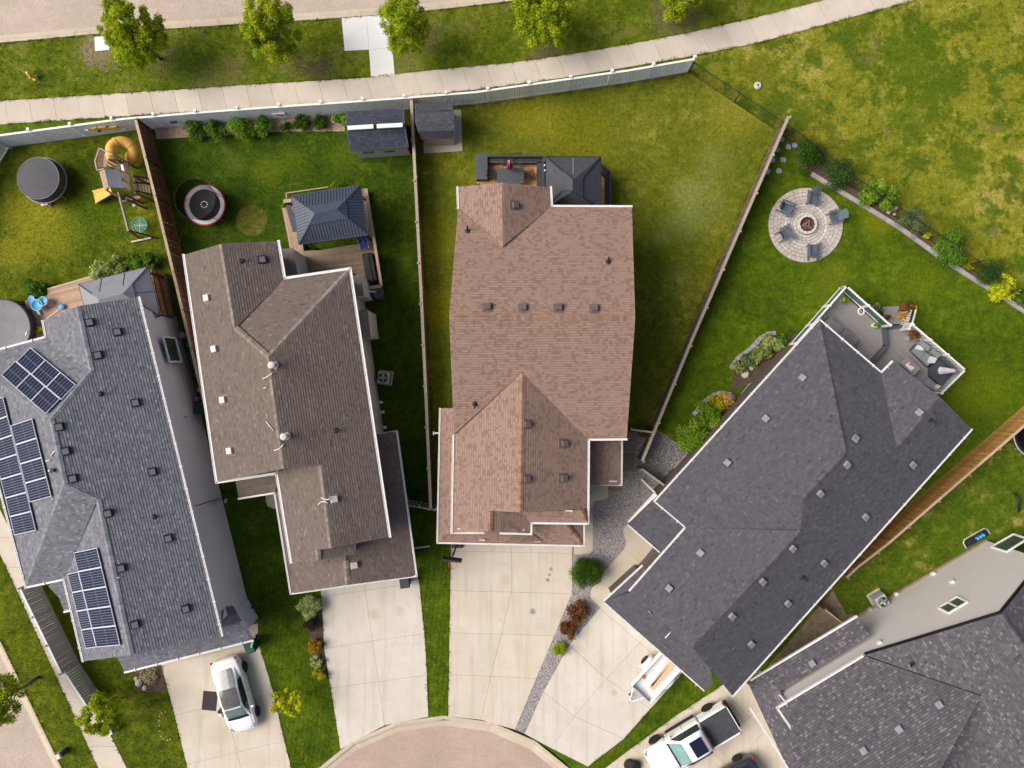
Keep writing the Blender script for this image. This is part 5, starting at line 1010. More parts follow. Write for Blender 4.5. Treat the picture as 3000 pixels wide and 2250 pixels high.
for sx in (-1, 1):
    for sy in (-1, 1): mb = MB(); mb.boxz(c.x + sx * .7, c.y + sy * .40, .55, 1.26, .07, .07); mb.build('leg', 'black_trim', tb)
um = thing('parasol', 'folded red parasol with a pale tip standing in the grey dining table', 'parasol', P(1493, 515, .55)); c = P(1493, 515, 0)
mb = MB(); mb.cyl((c.x, c.y, .55), (c.x - .02, c.y + .02, 2.9), .025, None, 8); mb.build('pole', 'galv', um)
mb = MB(); prof = [(.03, 1.5), (.15, 1.62), (.14, 1.9), (.10, 2.3), (.05, 2.55)]
mb.loft([[(c.x + r * (1 + .3 * math.cos(5 * a)) * math.cos(a), c.y + r * (1 + .3 * math.cos(5 * a)) * math.sin(a), z) for a in [2 * math.pi * k / 20 for k in range(20)]] for r, z in prof], closed=True); mb.build('canopy', 'fabric_red', um, smooth=True)
mb = MB(); mb.loft([[(c.x + r * (1 + .3 * math.cos(5 * a)) * math.cos(a), c.y + r * (1 + .3 * math.cos(5 * a)) * math.sin(a), z) for a in [2 * math.pi * k / 20 for k in range(20)]] for r, z in [(.07, 2.5), (.10, 2.65), (.07, 2.85), (.03, 3.0)]], closed=True); mb.build('canopy_top', 'plastic_pink', um, smooth=True)
def dining_chair(label, px, py, rot, round_=False):
    t = thing('patio_chair', label, 'chair', P(px, py, .55), rot, 'black metal chairs at the grey table'); w_ = .52
    mb = MB()
    for i in range(5): mb.boxz(0, -.18 + i * .09, .42, .445, .48, .07)
    mb.build('seat', 'chair_black', t, local=True)
    mb = MB()
    pts = [(-.26, .26, .45), (-.26, .34, .95), (.26, .34, .95), (.26, .26, .45)]
    if round_: pts = [(.28 * math.cos(a), .05 + .32 * math.sin(a), .62 + .12 * math.sin(a)) for a in [math.pi * k / 8 for k in range(9)]]
    mb.tube(pts, .022, 6)
    for i in range(6): mb.cyl((-.21 + .084 * i, .27, .46), (-.21 + .084 * i, .335, .93), .009, None, 5)
    if not round_: mb.tube([(-.26, -.22, .64), (-.26, .30, .66)], .02, 6); mb.tube([(.26, -.22, .64), (.26, .30, .66)], .02, 6)
    mb.build('backrest', 'chair_black', t, local=True)
    for sx in (-1, 1):
        for sy in (-1, 1): mb = MB(); mb.cyl((sx * .25, sy * .23, 0), (sx * .25, sy * .23, .64 if sy < 0 else .5), .016, None, 6); mb.build('leg', 'chair_black', t, local=True)
    return t
dining_chair('black metal chair on the north side of the grey table, nearer the storage bench', 1485, 482, 0); dining_chair('black metal chair on the north side of the grey table, nearer the black gazebo', 1515, 479, 0); dining_chair('black metal chair at the left end of the grey table', 1444, 517, R(75)); dining_chair('round-backed black chair at the right end of the grey table', 1546, 517, R(-90), True)
g3 = thing('gazebo', 'black canvas-topped gazebo behind the brown house', 'gazebo', P(1680, 540, .55))
hip_gazebo(g3, [(1600, 459), (1760, 460), (1760, 612), (1597, 612)], 2.75, [(1678, 528), (1677, 560)], 3.65, 'canvas_black', 'black_trim', None, True, True, .55)
mb = MB(); mb.bar(P(1679, 464, 2.80), P(1679, 508, 3.42), .03, .03); mb.build('seam', 'galv', g3)
for q in ((1596, 484), (1597, 499)): p = P(*q, 2.6); mb = MB(); mb.lathe(p, [(.03, -.1), (.06, 0), (.03, .06)], 8); mb.build('string_light', 'plastic_white', g3)

# ---------------------------------------------------------------- sheds
def shed(name, label, rows, w_, zs, roofm, wallm, base, door=None):
    "rows: px (left, right) for each roof line from north eave to south eave with heights zs"
    s = thing(name, label, 'shed', base); Lp = [P(*l, z) for (l, r), z in zip(rows, zs)]; Rp = [P(*r, z) for (l, r), z in zip(rows, zs)]
    hs = House.__new__(House); hs.o = s; hs.deck = MB(); hs.mb = MB(); hs.style = st_soft
    mb = MB()
    for i in range(len(rows) - 1): mb.face([Lp[i], Lp[i + 1], Rp[i + 1], Rp[i]]); mb.face([p - UP * .06 for p in (Lp[i], Rp[i], Rp[i + 1], Lp[i + 1])])
    rf = mb.build('roof', roofm, s)
    for i in range(len(rows) - 1):
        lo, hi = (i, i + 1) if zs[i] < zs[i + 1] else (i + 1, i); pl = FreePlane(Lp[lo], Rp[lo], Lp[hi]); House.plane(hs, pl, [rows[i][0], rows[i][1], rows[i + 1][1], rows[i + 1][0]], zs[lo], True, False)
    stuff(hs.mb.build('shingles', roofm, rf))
    ins = [Lp[0], Rp[0], Rp[-1], Lp[-1]]; wp_ = inset(ins, .16); ze = min(zs[0], zs[-1]); mb = MB(); mb.prism(wp_, 0, ze - .05)
    for side in (Lp, Rp):
        c = (Lp[0] + Rp[-1]) / 2; pp = [p + (c - p) * .03 - UP * .07 for p in side]; mb.face([Vector((pp[0].x, pp[0].y, ze - .1))] + pp[1:-1] + [Vector((pp[-1].x, pp[-1].y, ze - .1))])
    mb.build('wall', wallm, s); mb = MB()
    for a, b in zip(Lp, Lp[1:]): mb.bar(a - UP * .05, b - UP * .05, .05, .10)
    for a, b in zip(Rp, Rp[1:]): mb.bar(a - UP * .05, b - UP * .05, .05, .10)
    mb.bar(Lp[-1] - UP * .06, Rp[-1] - UP * .06, .05, .10); mb.build('trim', 'siding_blue', s); return s, rf, wp_
s1, rf1, wp1 = shed('shed', 'dark blue roofed shed with two white skylight strips against the white fence', [((1013, 327), (1182, 318)), ((1017, 374), (1184, 364)), ((1025, 440), (1196, 428))], 0, [2.15, 2.85, 2.1], 'shingle_blue', 'siding_shed', P(1100, 400))
for a, b in (((1018, 374), (1094, 369.5)), ((1104, 369), (1180, 365))): mb = MB(); mb.bar(P(*a, 2.90) - Vector((0, .02, 0)), P(*b, 2.90) - Vector((0, .02, 0)), .24, .06); mb.build('skylight', 'white_trim', s1)
for a, b in (((1064, 437), (1096, 435)), ((1126, 434), (1157, 431))): mb = MB(); mb.bar(P(*a, 1.85) - Vector((0, .2, 0)), P(*b, 1.85) - Vector((0, .2, 0)), .08, .22); mb.build('window', 'glass_dark', s1)
shed('shed', 'smaller grey roofed shed with beige walls on a concrete pad', [((1217, 304), (1327, 296)), ((1217, 327), (1327, 323)), ((1217, 357), (1328, 352)), ((1226, 385), (1332, 381)), ((1235, 406), (1334, 403))], 0, [1.75, 2.45, 2.75, 2.45, 1.85], 'shingle_shed', 'siding_beige', P(1280, 390))
mb = MB()
for i, (x, y, m_) in enumerate(((1208, 357, 0), (1212, 375, 1), (1209, 390, 2), (1213, 412, 0))): p = P(x, y, .4); mb.boxz(p.x, p.y, 0, .5 + .1 * (i % 2), .22, .34, .3 * i, m_)
tag(mb.build('stored_items', ['plastic_red', 'plastic_blue', 'black_plastic']), 'red, blue and black items stored between the two sheds', 'clutter')
# ---------------------------------------------------------------- plants
def leaves(name, blobs, n, size, m, parent, flat=.35, shell=.45, seed=0, shape=1.7, down=False):
    "many leaf-sized quads through the volume of overlapping clumps (cx, cy, cz, rx, ry, rz)"
    g_ = np.random.default_rng(seed + 101); b = np.array(blobs); wgt = (b[:, 3] * b[:, 4] * b[:, 5]) ** .67; idx = g_.choice(len(b), n, p=wgt / wgt.sum()); B = b[idx]
    d = g_.normal(size=(n, 3)); d /= np.linalg.norm(d, axis=1)[:, None]; r = (shell + (1 - shell) * g_.random(n)) * (1 + .12 * g_.normal(size=n)); p = B[:, :3] + d * B[:, 3:] * r[:, None]
    nrm = d * .6 + g_.normal(size=(n, 3)) * .55 + np.array([0, 0, flat]); nrm /= np.linalg.norm(nrm, axis=1)[:, None]
    t1 = np.cross(nrm, g_.normal(size=(n, 3))); t1 /= np.linalg.norm(t1, axis=1)[:, None]; t2 = np.cross(nrm, t1); s = size * g_.uniform(.6, 1.35, n)[:, None]
    v = np.stack([p + t1 * s * shape / 2, p + t2 * s * .42 + t1 * s * .08, p - t1 * s * shape / 2, p - t2 * s * .42 + t1 * s * .08], 1).reshape(-1, 3); f = np.arange(4 * n).reshape(-1, 4)
    clump = g_.random(len(b))[idx]; tone = np.clip(.62 * g_.random(n) + .38 * clump, 0, 1)
    return npmesh(name, v, f, tone, m, parent)
def clumps(c, R_, n, cr, seed, squash=1.0, hollow=.4):
    r = random.Random(seed); out = []
    for i in range(n):
        while True:
            d = Vector((r.gauss(0, 1), r.gauss(0, 1), r.gauss(0, 1))).normalized(); k = (hollow + (1 - hollow) * r.random() ** .6) * (1.14 if r.random() < .12 else 1.0)
            if d.z > -.75: break
        p = Vector(c) + Vector((d.x * R_[0], d.y * R_[1], d.z * R_[2])) * k; q = cr * r.uniform(.65, 1.3); out.append((p.x, p.y, p.z, q, q, q * squash))
    return out
def tree(label, base, crown_z, R_, n, leaf, m, ncl=46, cr=.42, seed=1, group=None, trunk=.07, size=.13, lean=(0, 0), name='street_tree'):
    b = P(*base); t = thing(name, label, 'tree', b, 0, group); r = random.Random(seed); mb = MB(); top = b + Vector((lean[0], lean[1], crown_z + R_[2] * .35))
    mb.tube([b - UP * .1, b.lerp(top, .33) + Vector((.04, -.03, 0)), b.lerp(top, .66), top], [trunk * 1.25, trunk, trunk * .7, trunk * .25], 8); cl = clumps((b.x + lean[0], b.y + lean[1], crown_z), R_, ncl, cr, seed)
    tr_ = mb.build('trunk', 'bark', t, smooth=True); mb = MB()
    for q in cl[::3]: s_ = b.lerp(top, r.uniform(.35, .8)); e = Vector(q[:3]); mb.tube([s_, s_.lerp(e, .5) + UP * .1, e], [trunk * .45, trunk * .28, trunk * .1], 5)
    mb.build('limbs', 'bark', t, smooth=True)
    cr_ = leaves('crown', cl, n, size, m, t, seed=seed); return t
SG = 'street trees along the north road'
tree('large street tree beside the small white utility pad', (470, 172), 3.1, (1.70, 1.65, 2.1), 27000, 0, 'leaf_street', 100, .30, 3, SG, .08, .075)
tree('street tree between the utility pad and the bus stop pad', (846, 160), 3.3, (1.55, 1.5, 2.1), 23000, 0, 'leaf_street', 92, .30, 5, SG, .08, .075)
tree('street tree overhanging the right side of the white bus stop pad', (1208, 148), 3.2, (1.35, 1.4, 2.0), 19000, 0, 'leaf_street', 80, .30, 8, SG, .08, .075)
tree('street tree just right of the top centre', (1590, 118), 2.6, (1.75, 1.65, 1.9), 24000, 0, 'leaf_street', 95, .32, 9, SG, .08, .075)
tree('street tree whose crown is cut off by the top edge', (1972, 36), 2.4, (1.35, 1.2, 1.7), 13000, 0, 'leaf_street', 66, .32, 12, SG, .08, .075)
tree('dark green tree at the lower left edge beside the kerb', (112, 1984), 3.3, (1.2, 1.2, 1.5), 11000, 0, 'leaf_street', 56, .32, 14, None, .09, .08, (0, 0), 'leafy_tree')
tree('small yellow-green tree beside the end of the grey vinyl fence', (352, 2045), 2.2, (1.15, 1.25, 1.1), 9000, 0, 'leaf_street', 46, .27, 17, None, .05, .08, (0, 0), 'small_tree')
tree('tiny yellow sapling on the lawn right of the white sedan', (865, 2025), 1.7, (1.0, .85, .5), 2600, 0, 'leaf_acid', 26, .18, 19, None, .03, .085, (0, 0), 'sapling')
def shrub(label, px, py, r_, h, m, n, seed, size=.09, name='shrub', ncl=14, cr=None, group=None, z0=.0, sq=.8, cat='shrub', hollow=.35, shell=.45):
    c = P(px, py, h * .5 + z0); t = thing(name, label, cat, (c.x, c.y, z0), 0, group); cl = clumps((c.x, c.y, z0 + h * .5), (r_ * .72, r_ * .72, h * .34), ncl, cr or r_ * .36, seed, sq, hollow)
    leaves('foliage', cl, int(n * 1.7), size * .74, m, t, seed=seed, shell=shell); mb = MB(); r = random.Random(seed)
    for q in cl[:6]: mb.tube([(c.x, c.y, z0), Vector(q[:3])], [.025, .01], 5)
    mb.build('stems', 'bark', t); return t
shrub('dark green shrub in the white fence border nearest the brown fence', 572, 381, .78, 1.0, 'leaf_green', 1500, 1); shrub('second green shrub in the white fence border, right of the darkest one', 628, 379, .75, 1.0, 'leaf_green', 1500, 2)
shrub('large bright green shrub in the white fence border', 705, 372, 1.0, 1.35, 'leaf_bright', 2300, 3); shrub('mid-green shrub touching the large bright one in the white fence border', 775, 372, .75, 1.1, 'leaf_green', 1500, 4)
shrub('smallest round shrub in the white fence border', 838, 372, .42, .6, 'leaf_topiary', 900, 5, .06); shrub('dark round bush in the white fence border, middle of the row', 885, 358, .62, .9, 'leaf_topiary', 1500, 6, .07); shrub('dark round bush in the white fence border near the hose', 942, 357, .55, .8, 'leaf_topiary', 1300, 7, .07)
shrub('light green plant tucked against the shed with white skylights', 1001, 352, .55, .9, 'leaf_bright', 1000, 8, .12)
shrub('dark shrub at the top of the park border beside the stepping stones', 2368, 458, 1.2, 1.4, 'leaf_topiary', 2600, 11, .08); shrub('dark sage shrub second from the top of the park border', 2462, 510, 1.2, 1.3, 'leaf_dark', 2400, 12, .08, ncl=20); shrub('bright green shrub in the park border behind white flowers', 2582, 573, 1.3, 1.4, 'leaf_bright', 2600, 13, .12)
shrub('white-flowering clump in front of the bright green border shrub', 2615, 617, .36, .5, 'petal_white', 260, 14, .09, 'flower_clump', 8, cat='flowers'); shrub('grey-green feathery shrub in the middle of the park border', 2670, 648, 1.1, 1.2, 'leaf_sage', 2000, 15, .07, ncl=22, hollow=.2); shrub('small yellow plant in the park border', 2718, 690, .30, .4, 'leaf_acid', 260, 16, .08)
shrub('large green shrub lower in the park border', 2790, 722, 1.35, 1.5, 'leaf_green', 3000, 17, .10); shrub('yellow fringe of foliage below the large green border shrub', 2840, 775, .45, .5, 'leaf_yellow', 380, 18, .09); shrub('dark feathery shrub low in the park border', 2900, 800, 1.1, 1.1, 'leaf_dark', 2000, 19, .07, ncl=22)
shrub('bright yellow big-leaved plant near the right end of the border', 2940, 845, 1.0, 1.0, 'leaf_acid', 420, 20, .26, ncl=10); shrub('green plant at the right edge of the park border', 3000, 870, .7, .8, 'leaf_green', 900, 21, .12)
shrub('round clipped dark green topiary bush beside the middle driveway', 1722, 1675, 1.02, 1.7, 'leaf_topiary', 9000, 23, .055, 'topiary_bush', 40, .42, hollow=.55, sq=1.0)
shrub('larger rust-brown shrub in the driveway gravel', 1692, 1790, .78, .95, 'leaf_rust', 1300, 24, .11, ncl=22, hollow=.25); shrub('smaller rust-brown shrub below the larger one in the driveway gravel', 1665, 1842, .66, .9, 'leaf_rust', 1000, 25, .11, ncl=18, hollow=.25); shrub('small lime green ball shrub at the narrow end of the driveway gravel', 1637, 1901, .48, .75, 'leaf_ball', 1500, 26, .06, ncl=18)
shrub('pale variegated shrub at the corner of the taupe garage', 905, 1780, .78, 1.3, 'leaf_variegated', 2400, 27, .085, ncl=26); shrub('dark plum shrub below the pale variegated one', 910, 1832, .55, .8, 'leaf_plum', 1300, 28, .07); shrub('orange shrub beside the grey driveway', 924, 1896, .56, .8, 'leaf_orange', 1700, 29, .06); shrub('pale speckled plant below the orange shrub', 926, 1938, .45, .55, 'leaf_variegated', 600, 30, .08); shrub('yellow-orange shrub lowest beside the grey driveway', 936, 1976, .46, .6, 'leaf_yellow', 900, 31, .07)
shrub('leafy green shrub at the corner of the tan deck', 104, 846, .80, 1.0, 'leaf_green', 1700, 32, .11); shrub('pale leafy hedge plant north of the grey gazebo', 300, 798, .75, 1.1, 'leaf_variegated', 1300, 33, .14, ncl=18); shrub('second pale hedge plant touching the grey gazebo', 345, 782, .75, 1.1, 'leaf_hosta', 1300, 34, .13, ncl=18); shrub('dark green hedge plant north of the grey gazebo', 395, 770, .72, 1.1, 'leaf_green', 1500, 35, .10); shrub('dark green hedge plant at the right corner of the grey gazebo', 442, 765, .60, 1.0, 'leaf_green', 1300, 36, .10)
shrub('yellow potted plant at the foot of the tan deck', 116, 965, .30, .7, 'leaf_acid', 420, 37, .07, 'potted_plant', z0=.3); shrub('long green shrub beside the wall of the charcoal house', 2030, 1275, 1.25, 1.5, 'leaf_bright', 4200, 38, .10, ncl=26, hollow=.15); shrub('green bush beside the wall of the charcoal house, upper one', 2072, 1222, 1.05, 1.3, 'leaf_bright', 3200, 39, .10, ncl=22, hollow=.15); shrub('yellowing bush at the curved edging beside the charcoal house', 2105, 1180, .72, 1.0, 'leaf_yellow', 1600, 40, .09, ncl=18, hollow=.15); shrub('peach-coloured shrub beside the curved edging of the charcoal house', 2130, 1166, .52, .9, 'leaf_peach', 1000, 41, .08)
shrub('big-leaved pale hosta clump beside the white-railed deck', 2262, 1008, .72, .8, 'leaf_hosta', 620, 42, .22, 'hosta', 14); shrub('pale hosta clump low in the bed beside the charcoal house', 2238, 1030, .62, .7, 'leaf_hosta', 480, 50, .20, 'hosta', 14); shrub('yellow-green leafy clump at the lower end of the hosta bed', 2168, 1078, .5, .6, 'leaf_hosta', 420, 52, .16, 'hosta', 12); shrub('large-leaved hosta clump in the middle of the bed beside the deck', 2212, 1040, .55, .7, 'leaf_hosta', 420, 53, .2, 'hosta', 12); shrub('dark hosta clump nearest the deck of the charcoal house', 2288, 1000, .55, .7, 'leaf_green', 420, 43, .18, 'hosta', 12); shrub('variegated plants among pale rocks beside the charcoal house', 2195, 1060, .62, .6, 'leaf_sage', 800, 44, .11, 'hosta', 14)
for i, (x, y) in enumerate(((1035, 0),)): pass
shrub('red and white flower bed plants in front of the slate garage', 432, 1982, .75, .45, 'petal_mix', 700, 46, .07, 'flower_clump', 24, .2, cat='flowers', hollow=.1); shrub('low green vine along the trellis of the blue gazebo', 985, 545, .45, .8, 'leaf_bright', 500, 47, .08, 'vine'); shrub('thin vine at the left corner of the blue gazebo', 835, 605, .25, .6, 'leaf_bright', 200, 48, .07, 'vine')
for i, (x, y, s_) in enumerate(((408, 2000, .22), (425, 2015, .16), (400, 1988, .14))):
    c = P(x, y); mb = MB(); mb.lathe(c, [(s_, 0), (s_ * 1.1, s_ * .4), (s_ * .6, s_ * .9), (.02, s_)], 7); tag(mb.build('garden_rock', 'stone_pale'), ('largest', 'lower', 'upper')[i] + ' white rock in the flower bed in front of the slate garage', 'rock')
for i, (x, y, s_) in enumerate(((2202, 1052, .2), (2200, 1077, .18), (2182, 1096, .26), (2230, 1015, .16), (2212, 1072, .12))):
    c = P(x, y); mb = MB(); mb.lathe(c, [(s_, 0), (s_ * 1.05, s_ * .5), (s_ * .6, s_ * .95), (.02, s_)], 7); tag(mb.build('garden_rock', 'stone_pale'), ('highest', 'middle', 'largest and lowest', 'topmost, by the hosta', 'smallest')[i] + ' pale rock among the hostas beside the charcoal house', 'rock')
# grass blades over the lawns: same materials as the sheets below
def blades(name, poly, m, z, dens, holes, hgt=.05):
    pw = PL(poly); xs = [p.x for p in pw]; ys = [p.y for p in pw]; x0, x1, y0, y1 = max(min(xs), -33), min(max(xs), 33), max(min(ys), -25), min(max(ys), 25); n = int((x1 - x0) * (y1 - y0) * dens)
    x = rng.uniform(x0, x1, n); y = rng.uniform(y0, y1, n); s = inpoly_np(x, y, pw)
    for h_ in holes: s &= ~inpoly_np(x, y, h_)
    x, y = x[s], y[s]; n = len(x)
    if not n: return
    a = rng.uniform(0, 6.28, n); wd = rng.uniform(.012, .026, n); ln = rng.uniform(.4, 1.25, n) * hgt; tx = rng.normal(0, .5, n) * ln; ty = rng.normal(0, .5, n) * ln
    c_, s_ = np.cos(a) * wd, np.sin(a) * wd; zz = np.full(n, z)
    v = np.stack([np.stack([x - c_, y - s_, zz], -1), np.stack([x + c_, y + s_, zz], -1), np.stack([x + tx, y + ty, zz + ln], -1)], 1).reshape(-1, 3)
    o = stuff(npmesh(name, v, np.arange(3 * n).reshape(-1, 3), None, m)); o['label'] = 'short grass blades of the ' + m.replace('grass_', '').replace('_', ' ') + ' lawn'; o['category'] = 'grass'; return o
SWP = PL(SWT) + list(reversed(PL(SWB))); HOLES = [SWP] + [PL(q) for q in (GRAV1, GRAV2, BED_N, [(1001, 48), (1140, 40), (1150, 140), (1157, 224), (1087, 228), (1081, 150), (1010, 152)], [(275, 107), (320, 104), (323, 149), (278, 153)], [(1236, 320), (1353, 318), (1357, 452), (1240, 452)], [(455, 1895), (756, 1820), (905, 2420), (610, 2480)], [(934, 1690), (1213, 1650), (1257, 2100), (998, 2196)], [(1790, 1745), (2010, 1940), (1722, 2247), (1537, 2151)], [(2160, 1975), (2105, 2014), (1740, 2275), (2000, 2530), (2400, 2215)])] + [[P(2359 + 112 * math.cos(k / 24 * 6.283), 660 + 110 * math.sin(k / 24 * 6.283)) for k in range(24)]]
blades('grass', [(a, b + 2) for a, b in NC[2:-2]] + list(reversed(SWT[1:-1])), 'grass_boulevard', .004, 190, HOLES)
blades('grass', [(2000, 178)] + SWB[13:] + [(3300, -200), (3300, 1200)] + list(reversed(CHAIN)), 'grass_park', .004, 170, HOLES, .06)
blades('grass', [(0, 440), (440, 400), (527, 700), (600, 1085), (150, 1000), (-100, 900)], 'grass_yard_west', .004, 170, HOLES)
blades('grass', [(452, 405), (1216, 325), (1262, 1480), (1100, 1300), (1040, 800), (540, 720)], 'grass_yard_gazebo', .008, 170, HOLES)
blades('grass', [(1216, 335), (1640, 272), (2017, 214), (2150, 310), (2278, 400), (1868, 1290), (1800, 1250), (1780, 700), (1380, 660), (1380, 1180), (1262, 1300)], 'grass_yard_middle', .008, 170, HOLES)
blades('grass', [(2278, 400), (2330, 480), (2460, 560), (2800, 790), (3100, 1020), (2850, 1310), (2560, 1100), (2330, 1010), (2010, 1290), (1920, 1250)], 'grass_yard_firepit', .012, 170, HOLES)
blades('grass', [(3100, 1140), (3000, 1500), (2640, 1740), (2450, 1800), (2450, 1716)], 'grass_side', .016, 150, HOLES, .07)
blades('grass', [(700, 1600), (940, 1745), (998, 2196), (940, 2250), (852, 2290), (760, 1900)], 'grass_front', .016, 170, HOLES)
blades('grass', [(1215, 1480), (1330, 1480), (1313, 2095), (1254, 2097)], 'grass_front', .016, 170, HOLES)
blades('grass', [(1722, 2252), (1908, 2074), (2000, 1965), (2130, 1990), (2110, 2018), (1970, 2100), (1840, 2200), (1765, 2270)], 'grass_front', .016, 170, HOLES)
blades('grass', [(20, 1800), (0, 1880), (181, 2250), (289, 2250), (14, 1650), (-40, 1560)], 'grass_yard_west', .004, 170, HOLES); blades('grass', [(240, 1930), (480, 1950), (560, 2300), (380, 2270), (300, 2040)], 'grass_yard_west', .004, 170, HOLES)

def edge_tufts(pts, m, z, dens=55, spread=.05, hgt=.10, off=0.0):
    W_ = PL(pts); L = plen(W_); n = int(L * dens); V = []
    xs, ys = [], []
    for a, b in zip(W_, W_[1:]):
        k = int((b - a).length * dens); t = rng.random(k); d = (b - a).normalized(); nn = Vector((-d.y, d.x, 0)); o_ = rng.normal(0, spread, k) + off
        xs.append(a.x + (b.x - a.x) * t + nn.x * o_); ys.append(a.y + (b.y - a.y) * t + nn.y * o_)
    x, y = np.concatenate(xs), np.concatenate(ys); n = len(x); clump = (np.sin(x * 3.1 + y * 1.7) + np.sin(x * 7.7 - y * 5.3)) * .5 + .6 > rng.random(n); x, y = x[clump], y[clump]; n = len(x)
    a = rng.uniform(0, 6.28, n); wd = rng.uniform(.015, .03, n); ln = rng.uniform(.4, 1.2, n) * hgt; tx = rng.normal(0, .7, n) * ln; ty = rng.normal(0, .7, n) * ln; c_, s_ = np.cos(a) * wd, np.sin(a) * wd; zz = np.full(n, z)
    v = np.stack([np.stack([x - c_, y - s_, zz], -1), np.stack([x + c_, y + s_, zz], -1), np.stack([x + tx, y + ty, zz + ln], -1)], 1).reshape(-1, 3)
    return v
def tuft_object(label, m, parts):
    v = np.concatenate([edge_tufts(*q) if not isinstance(q, dict) else edge_tufts(**q) for q in parts]); o = stuff(npmesh('grass', v, np.arange(len(v)).reshape(-1, 3), None, m)); o['label'] = label; o['category'] = 'grass'
tuft_object('ragged grass along the edges of the north footpath and kerb', 'grass_boulevard', [(SWT, 0, .02, 70, .04), ([(a, b + 3) for a, b in NC[2:-2]], 0, .02, 50, .04), (SWB[:10], 0, .03, 60, .03), ([(a, b - 12) for a, b in WF], 0, .01, 120, .07, .16)])
tuft_object('ragged grass where the park lawn meets the footpath', 'grass_park', [(SWB[11:], 0, .03, 80, .04)])
tuft_object('ragged grass along the front lawns and driveways', 'grass_front', [([(942, 1748), (950, 1899), (969, 2015), (998, 2194)], 0, .02, 60, .03), ([(1228, 1706), (1244, 1856), (1251, 1977), (1255, 2099)], 0, .02, 60, .03), ([(1321, 1614), (1317, 1853), (1313, 2098)], 0, .02, 60, .03), ([(757, 1880), (802, 2030), (834, 2170), (866, 2300)], 0, .02, 60, .03), ([(1905, 2076), (1827, 2164), (1722, 2245)], 0, .02, 60, .03), ([(2105, 2014), (1976, 2099), (1852, 2190)], 0, .02, 60, .03)])
tuft_object('ragged grass along the side footpath and its kerb', 'grass_yard_west', [([(14, 1650), (289, 2250)], 0, .02, 60, .03), ([(322, 2150), (372, 2250)], 0, .02, 60, .03), ([(4, 1874), (185, 2250)], 0, .02, 50, .03), ([(474, 1951), (512, 2094), (548, 2240)], 0, .02, 60, .03)])
tuft_object('longer grass left along the fences of the middle yard', 'grass_yard_middle', [([(1222, 340), (1232, 560), (1247, 850), (1261, 1150), (1274, 1470)], 0, .02, 90, .07, .12), ([(2274, 384), (2143, 676), (2003, 1000), (1866, 1320)], 0, .02, 90, .07, .12), ([(1240, 322), (1420, 308), (1640, 276), (1830, 249), (2010, 218)], 0, .02, 60, .05, .12)])
# ---------------------------------------------------------------- yard things
# playset
ps = thing('playset', 'weathered wooden playset with slatted roof, yellow tube slide and swing beam', 'playset', P(330, 500))
def lp(q, z): return P(250 + q[0] / 5.53, 390 + q[1] / 5.53, z)
def boards(parent, q, z, m, n, name='board', th=.04, gap=.015):
    A = [lp(c, z) for c in q]
    for i in range(n):
        t0, t1 = (i + .06) / n, (i + .94) / n; mb = MB(); pts = [A[0].lerp(A[1], t0), A[0].lerp(A[1], t1), A[3].lerp(A[2], t1), A[3].lerp(A[2], t0)]; mb.face(list(reversed(pts)) if False else pts); mb.face([p - UP * th for p in reversed(pts)])
        for k in range(4): a, b = pts[k], pts[(k + 1) % 4]; mb.face([a, a - UP * th, b - UP * th, b])
        mb.build(name, m, parent)
ZF = 1.55
boards(ps, [(300, 330), (440, 360), (450, 540), (290, 550)], ZF, 'wood_play', 5, 'floor_board')
for q0, q1 in (((225, 245), (445, 350)), ((225, 245), (155, 455)), ((155, 455), (190, 600)), ((190, 600), (300, 580))):
    a, b = lp(q0, 2.45), lp(q1, 2.45); mb = MB(); mb.bar(a, b, .07, .05); mb.build('rail', 'wood_cap', ps); n = max(2, int((b - a).length / .16))
    for i in range(n): p = a.lerp(b, (i + .5) / n); mb = MB(); mb.boxz(p.x * .975, p.y * .975, ZF, 2.42, .07, .03, math.atan2(b.y - a.y, b.x - a.x)); mb.build('picket', 'wood_play', ps)
boards(ps, [(220, 270), (330, 330), (280, 555), (170, 560)], ZF - .05, 'wood_play_red', 6, 'floor_board')
# gable roof of slats over the second bay
ra, rb = lp((310, 590), 3.0), lp((372, 870), 3.0); wa, wb = lp((225, 620), 2.55), lp((310, 945), 2.55); ea, eb = lp((545, 585), 2.5), lp((632, 895), 2.5)
for lo0, lo1, nm in ((wa, wb, 3), (ea, eb, 6)):
    for i in range(nm):
        t0, t1 = (i + .03) / nm, (i + .97) / nm; mb = MB(); pts = [ra.lerp(lo0, t0), ra.lerp(lo0, t1), rb.lerp(lo1, t1), rb.lerp(lo1, t0)]; mb.face(pts); mb.face([p - UP * .03 for p in reversed(pts)])
        for k in range(4): a, b = pts[k], pts[(k + 1) % 4]; mb.face([a, a - UP * .03, b - UP * .03, b])
        mb.build('roof_slat', 'wood_play_roof' if nm == 6 else 'wood_play', ps)
boards(ps, [(560, 600), (700, 650), (740, 930), (620, 900)], ZF, 'wood_play', 6, 'floor_board'); boards(ps, [(550, 420), (700, 480), (690, 640), (590, 600)], ZF + .1, 'wood_play_red', 4, 'wall_board')
boards(ps, [(450, 360), (560, 410), (560, 600), (450, 540)], ZF + .05, 'wood_play', 6, 'rail_slat', .05, .05)
mb = MB(); boards(ps, [(570, 500), (610, 515), (645, 630), (580, 600)], 2.2, 'plastic_white', 1, 'sign_board')
for q, q2 in (((550, 595), (690, 660)), ((580, 745), (730, 820)), ((625, 880), (740, 940)), ((350, 930), (540, 1030)), ((370, 890), (340, 930))): mb = MB(); mb.bar(lp(q, 2.4), lp(q2, 2.3), .09, .09); mb.build('beam', 'wood_play_red', ps)
